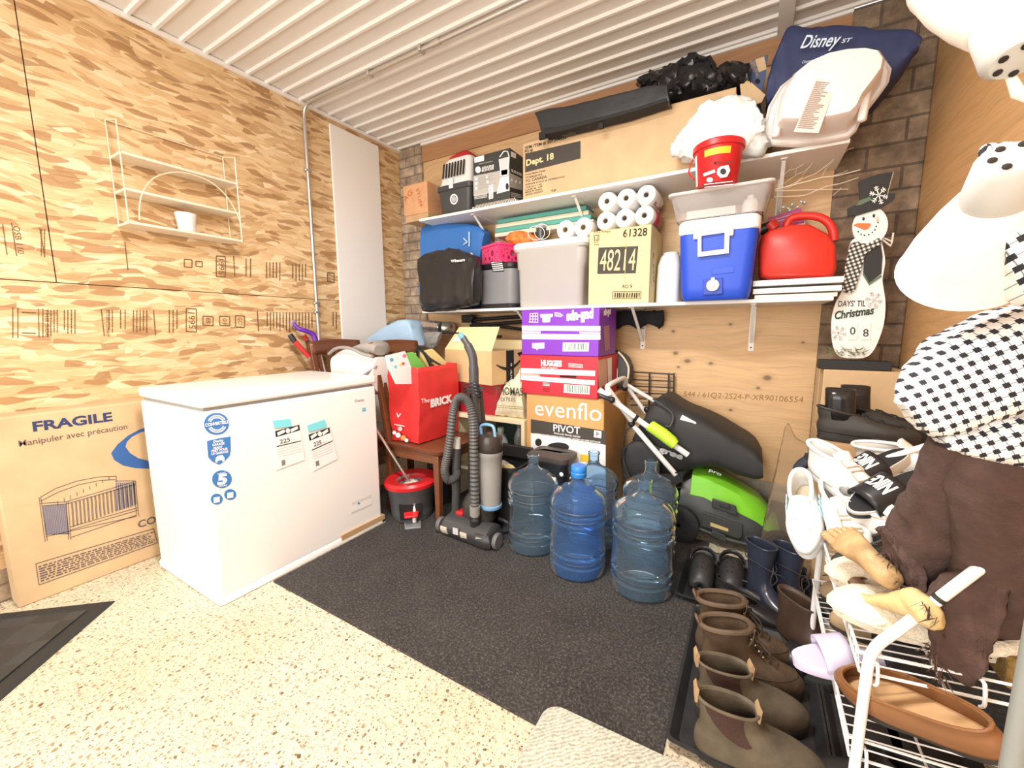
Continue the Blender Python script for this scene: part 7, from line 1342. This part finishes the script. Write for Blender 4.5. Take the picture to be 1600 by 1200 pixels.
for P_, zz in ((A1, 1.30), (A2, 1.56)): p_ = Lm @ (P_+V((.02, 0, .02))); obj('arm', MB().tube(smooth_pts([(0, 0, zz-.05), p_*.5+V((0, 0, zz*.5+.02)), p_], 5), .007, 10), LG, t)
# ================================================================ hanging scarecrow prop
k_ = NT('dotted_gingham', .8); a1 = k_.n('SeparateXYZ'); k_.l(k_.map((1, 1, 1), (.2, .55, .1)), a1.inputs[0])
def cell(o): return k_.math('ABSOLUTE', k_.math('SUBTRACT', k_.math('FRACT', k_.math('MULTIPLY', o, 72)), .5))
cu_, cv_ = cell(a1.outputs[0]), cell(a1.outputs[2]); spot = k_.math('MULTIPLY', k_.math('LESS_THAN', cu_, .25), k_.math('LESS_THAN', cv_, .25)); lines = k_.math('MAXIMUM', k_.math('LESS_THAN', cu_, .04), k_.math('LESS_THAN', cv_, .04))
k_.col(k_.mix(spot, k_.mix(lines, (.84, .84, .83), (.20, .20, .22)), (.015, .016, .025))); DOT = k_.m
TRO = M('brown_trousers', (.085, .050, .042), .95, noise_=.2, scale=30, bump=.3, bscale=160); SKIN = M('latex_skin', (.50, .33, .16), .5, noise_=.3, scale=22, bump=.25, bscale=50); SKIN2 = M('latex_sole', (.66, .50, .24), .5, noise_=.3, scale=18, bump=.3, bscale=40)
t = thing('scarecrow', 'scarecrow dummy in torn brown trousers and black-spotted white shirt, hanging by the lamp', 'scarecrow', (.36, .95, .6), world=True)
obj('shirt', puffy([((1407, 638), (1414, 652), .05), ((1428, 602), (1440, 682), .10), ((1452, 575), (1470, 702), .14), ((1482, 548), (1500, 700), .17), ((1530, 520), (1535, 690), .19), ((1575, 500), (1575, 680), .20), ((1630, 482), (1630, 672), .20), ((1700, 470), (1700, 660), .16)], .80, .18, .7, 44, 6, crump=.010, cs=12, seed=3), DOT, t)
obj('shirt_hem', puffy([((1472, 700), (1478, 708), .06), ((1500, 680), (1510, 722), .13), ((1540, 668), (1550, 735), .16), ((1580, 660), (1590, 746), .17), ((1640, 650), (1640, 760), .16)], .83, .15, .7, 40, 6, crump=.008, cs=16, seed=7), DOT, t)
obj('sleeve', puffy([((1570, 350), (1572, 400), .04), ((1580, 305), (1585, 440), .08), ((1605, 270), (1610, 470), .10), ((1650, 240), (1650, 480), .12), ((1700, 240), (1700, 470), .08)], .70, .10, .7, 36, 6, crump=.008, cs=18, seed=8), DOT, t)
obj('collar', puffy([((1542, 225), (1545, 270), .03), ((1560, 218), (1565, 288), .05), ((1590, 215), (1600, 290), .06), ((1640, 215), (1640, 300), .06)], .70, .06, .7, 30, 6, crump=.008, cs=22, seed=9), DOT, t)
def limb(pts, n=28, den=8, amp=.008, cs=22, seed=1, flat=.75):
    P = smooth_pts([at(px, py, 'y', y) for px, py, y, r in pts], den); Rr = [p.x for p in smooth_pts([V((r, 0, 0)) for *_, r in pts], den)]; rings = []
    for i, p in enumerate(P):
        tg = (P[min(i+1, len(P)-1)]-P[max(i-1, 0)]).normalized(); sd = V((0, 1, 0)); sd = (sd-tg*sd.dot(tg)).normalized(); u = tg.cross(sd)
        rings.append([p+u*Rr[i]*cos(2*pi*k/n)+sd*Rr[i]*flat*sin(2*pi*k/n) for k in range(n)])
    return fold(MB().loft(rings), amp, cs, seed)
obj('trouser_leg', limb([(1500, 690, .90, .042), (1478, 760, .95, .046), (1455, 810, 1.02, .056), (1440, 850, 1.06, .062), (1422, 885, 1.08, .050), (1404, 905, 1.09, .040)], seed=4), TRO, t)
obj('trouser_leg', limb([(1560, 690, .90, .062), (1566, 760, .92, .072), (1572, 840, .98, .070), (1562, 905, 1.03, .068), (1525, 960, 1.06, .058), (1496, 1000, 1.06, .048)], seed=5), TRO, t)
obj('trouser_tatter', puffy([((1440, 945), (1448, 990), .02), ((1460, 928), (1464, 1040), .04), ((1485, 915), (1484, 1066), .05), ((1510, 905), (1508, 1084), .05), ((1532, 898), (1528, 1080), .05), ((1562, 890), (1548, 1030), .05), ((1595, 880), (1570, 950), .03)], .972, .05, .6, 36, 6, crump=.010, cs=24, seed=6), TRO, t)
obj('trouser_tatter', puffy([((1370, 836), (1378, 848), .03), ((1392, 840), (1400, 880), .06), ((1420, 858), (1420, 935), .07), ((1440, 880), (1440, 940), .05)], 1.02, .06, .6, 36, 6, crump=.012, cs=24, seed=11), TRO, t)
b = MB(); rnd = random.Random(6)
for (ax_, ay_, bx_, by_, yy, n_) in ((1400, 905, 1450, 940, 1.03, 60), (1440, 940, 1475, 975, .97, 40), (1452, 1000, 1475, 1060, .90, 60), (1380, 850, 1400, 890, 1.05, 30)):
    for k in range(n_):
        u = rnd.random(); p = at(ax_+(bx_-ax_)*u+rnd.uniform(-4, 4), ay_+(by_-ay_)*u+rnd.uniform(-4, 4), 'y', yy+rnd.uniform(-.03, .03)); d = V((rnd.uniform(-.7, .3), rnd.uniform(-.5, .5), rnd.uniform(-1, -.1))).normalized()*rnd.uniform(.012, .032); w_ = V((.0009, .0006, 0))
        b.add([p+w_, p-w_, p+d*.6+V((rnd.uniform(-.005, .005),)*3), p+d], [(0, 1, 2), (0, 2, 3)])
o_ = obj('frayed_threads', b, M('thread', (.07, .04, .03), .95), t, smooth=0); o_['kind'] = 'stuff'
def bare_foot(H, T, up, m, seed):
    """a foot from heel H to toe tips T, with five unequal toes"""
    x = T-H; L = x.length; x.normalize(); u = V(up); u = (u-x*u.dot(x)).normalized(); y = u.cross(x); Fm = Matrix(((x.x, y.x, u.x, H.x), (x.y, y.y, u.y, H.y), (x.z, y.z, u.z, H.z), (0, 0, 0, 1))) @ Matrix.Scale(L/.25, 4)
    st = [(-.012, .010, .016, .030), (-.004, .026, .032, .036), (.02, .032, .042, .045), (.05, .031, .045, .050), (.09, .033, .036, .042), (.13, .040, .028, .032), (.165, .046, .022, .026), (.19, .046, .017, .020), (.205, .042, .012, .016)]
    S_ = smooth_pts([V((w_, h_, zc_)) for x_, w_, h_, zc_ in st], 4); X_ = smooth_pts([V((s[0], 0, 0)) for s in st], 4)
    mb = MB().loft([[V((a.x, s.x*spow(cos(2*pi*k/26), .9), max(.002, s.z+s.y*spow(sin(2*pi*k/26), .9)))) for k in range(26)] for a, s in zip(X_, S_)])
    for (yy, x1, r_, bend) in ((.030, .250, .0145, 0), (.010, .248, .0105, .1), (-.006, .240, .0098, .15), (-.021, .229, .0092, .2), (-.035, .214, .0088, .25)):
        pts = [V((.180, yy*.86, .018)), V((.205, yy, .020)), V((x1-.018, yy*1.03, .019)), V((x1-.006, yy*1.03, .014)), V((x1, yy*1.03, .010))]; mb.tube(smooth_pts(pts, 4), [r_*f for f in (1, 1.02, 1, .98, .95, .92, .92, .94, .97, 1.02, 1.06, 1.05, 1.0, .85, .7, .45, .2)], 12)
    f = obj('foot', fold(mb.xf(Fm), .002, 60, seed), m, t, smooth=50)
    for (yy, x1, r_) in ((.030, .242, .009), (.010, .241, .006), (-.006, .233, .0055), (-.021, .222, .005), (-.036, .207, .005)): obj('toenail', MB().sphere(V((0, 0, 0)), (r_, r_*.8, .002), 10, 5, Matrix.Rotation(.5, 4, 'Y')).xf(Fm @ Matrix.Translation((x1-.006, yy*1.03, .030 if yy > .02 else .0255))), M('nail', (.62, .48, .28), .35), f)
    return f
bare_foot(at(1404, 918, 'y', 1.04), at(1304, 830, 'y', 1.20), (-.25, -.85, .5), SKIN, 3)
bare_foot(at(1464, 988, 'y', .95), at(1360, 938, 'y', 1.10), (.1, -.6, .8), SKIN2, 5)
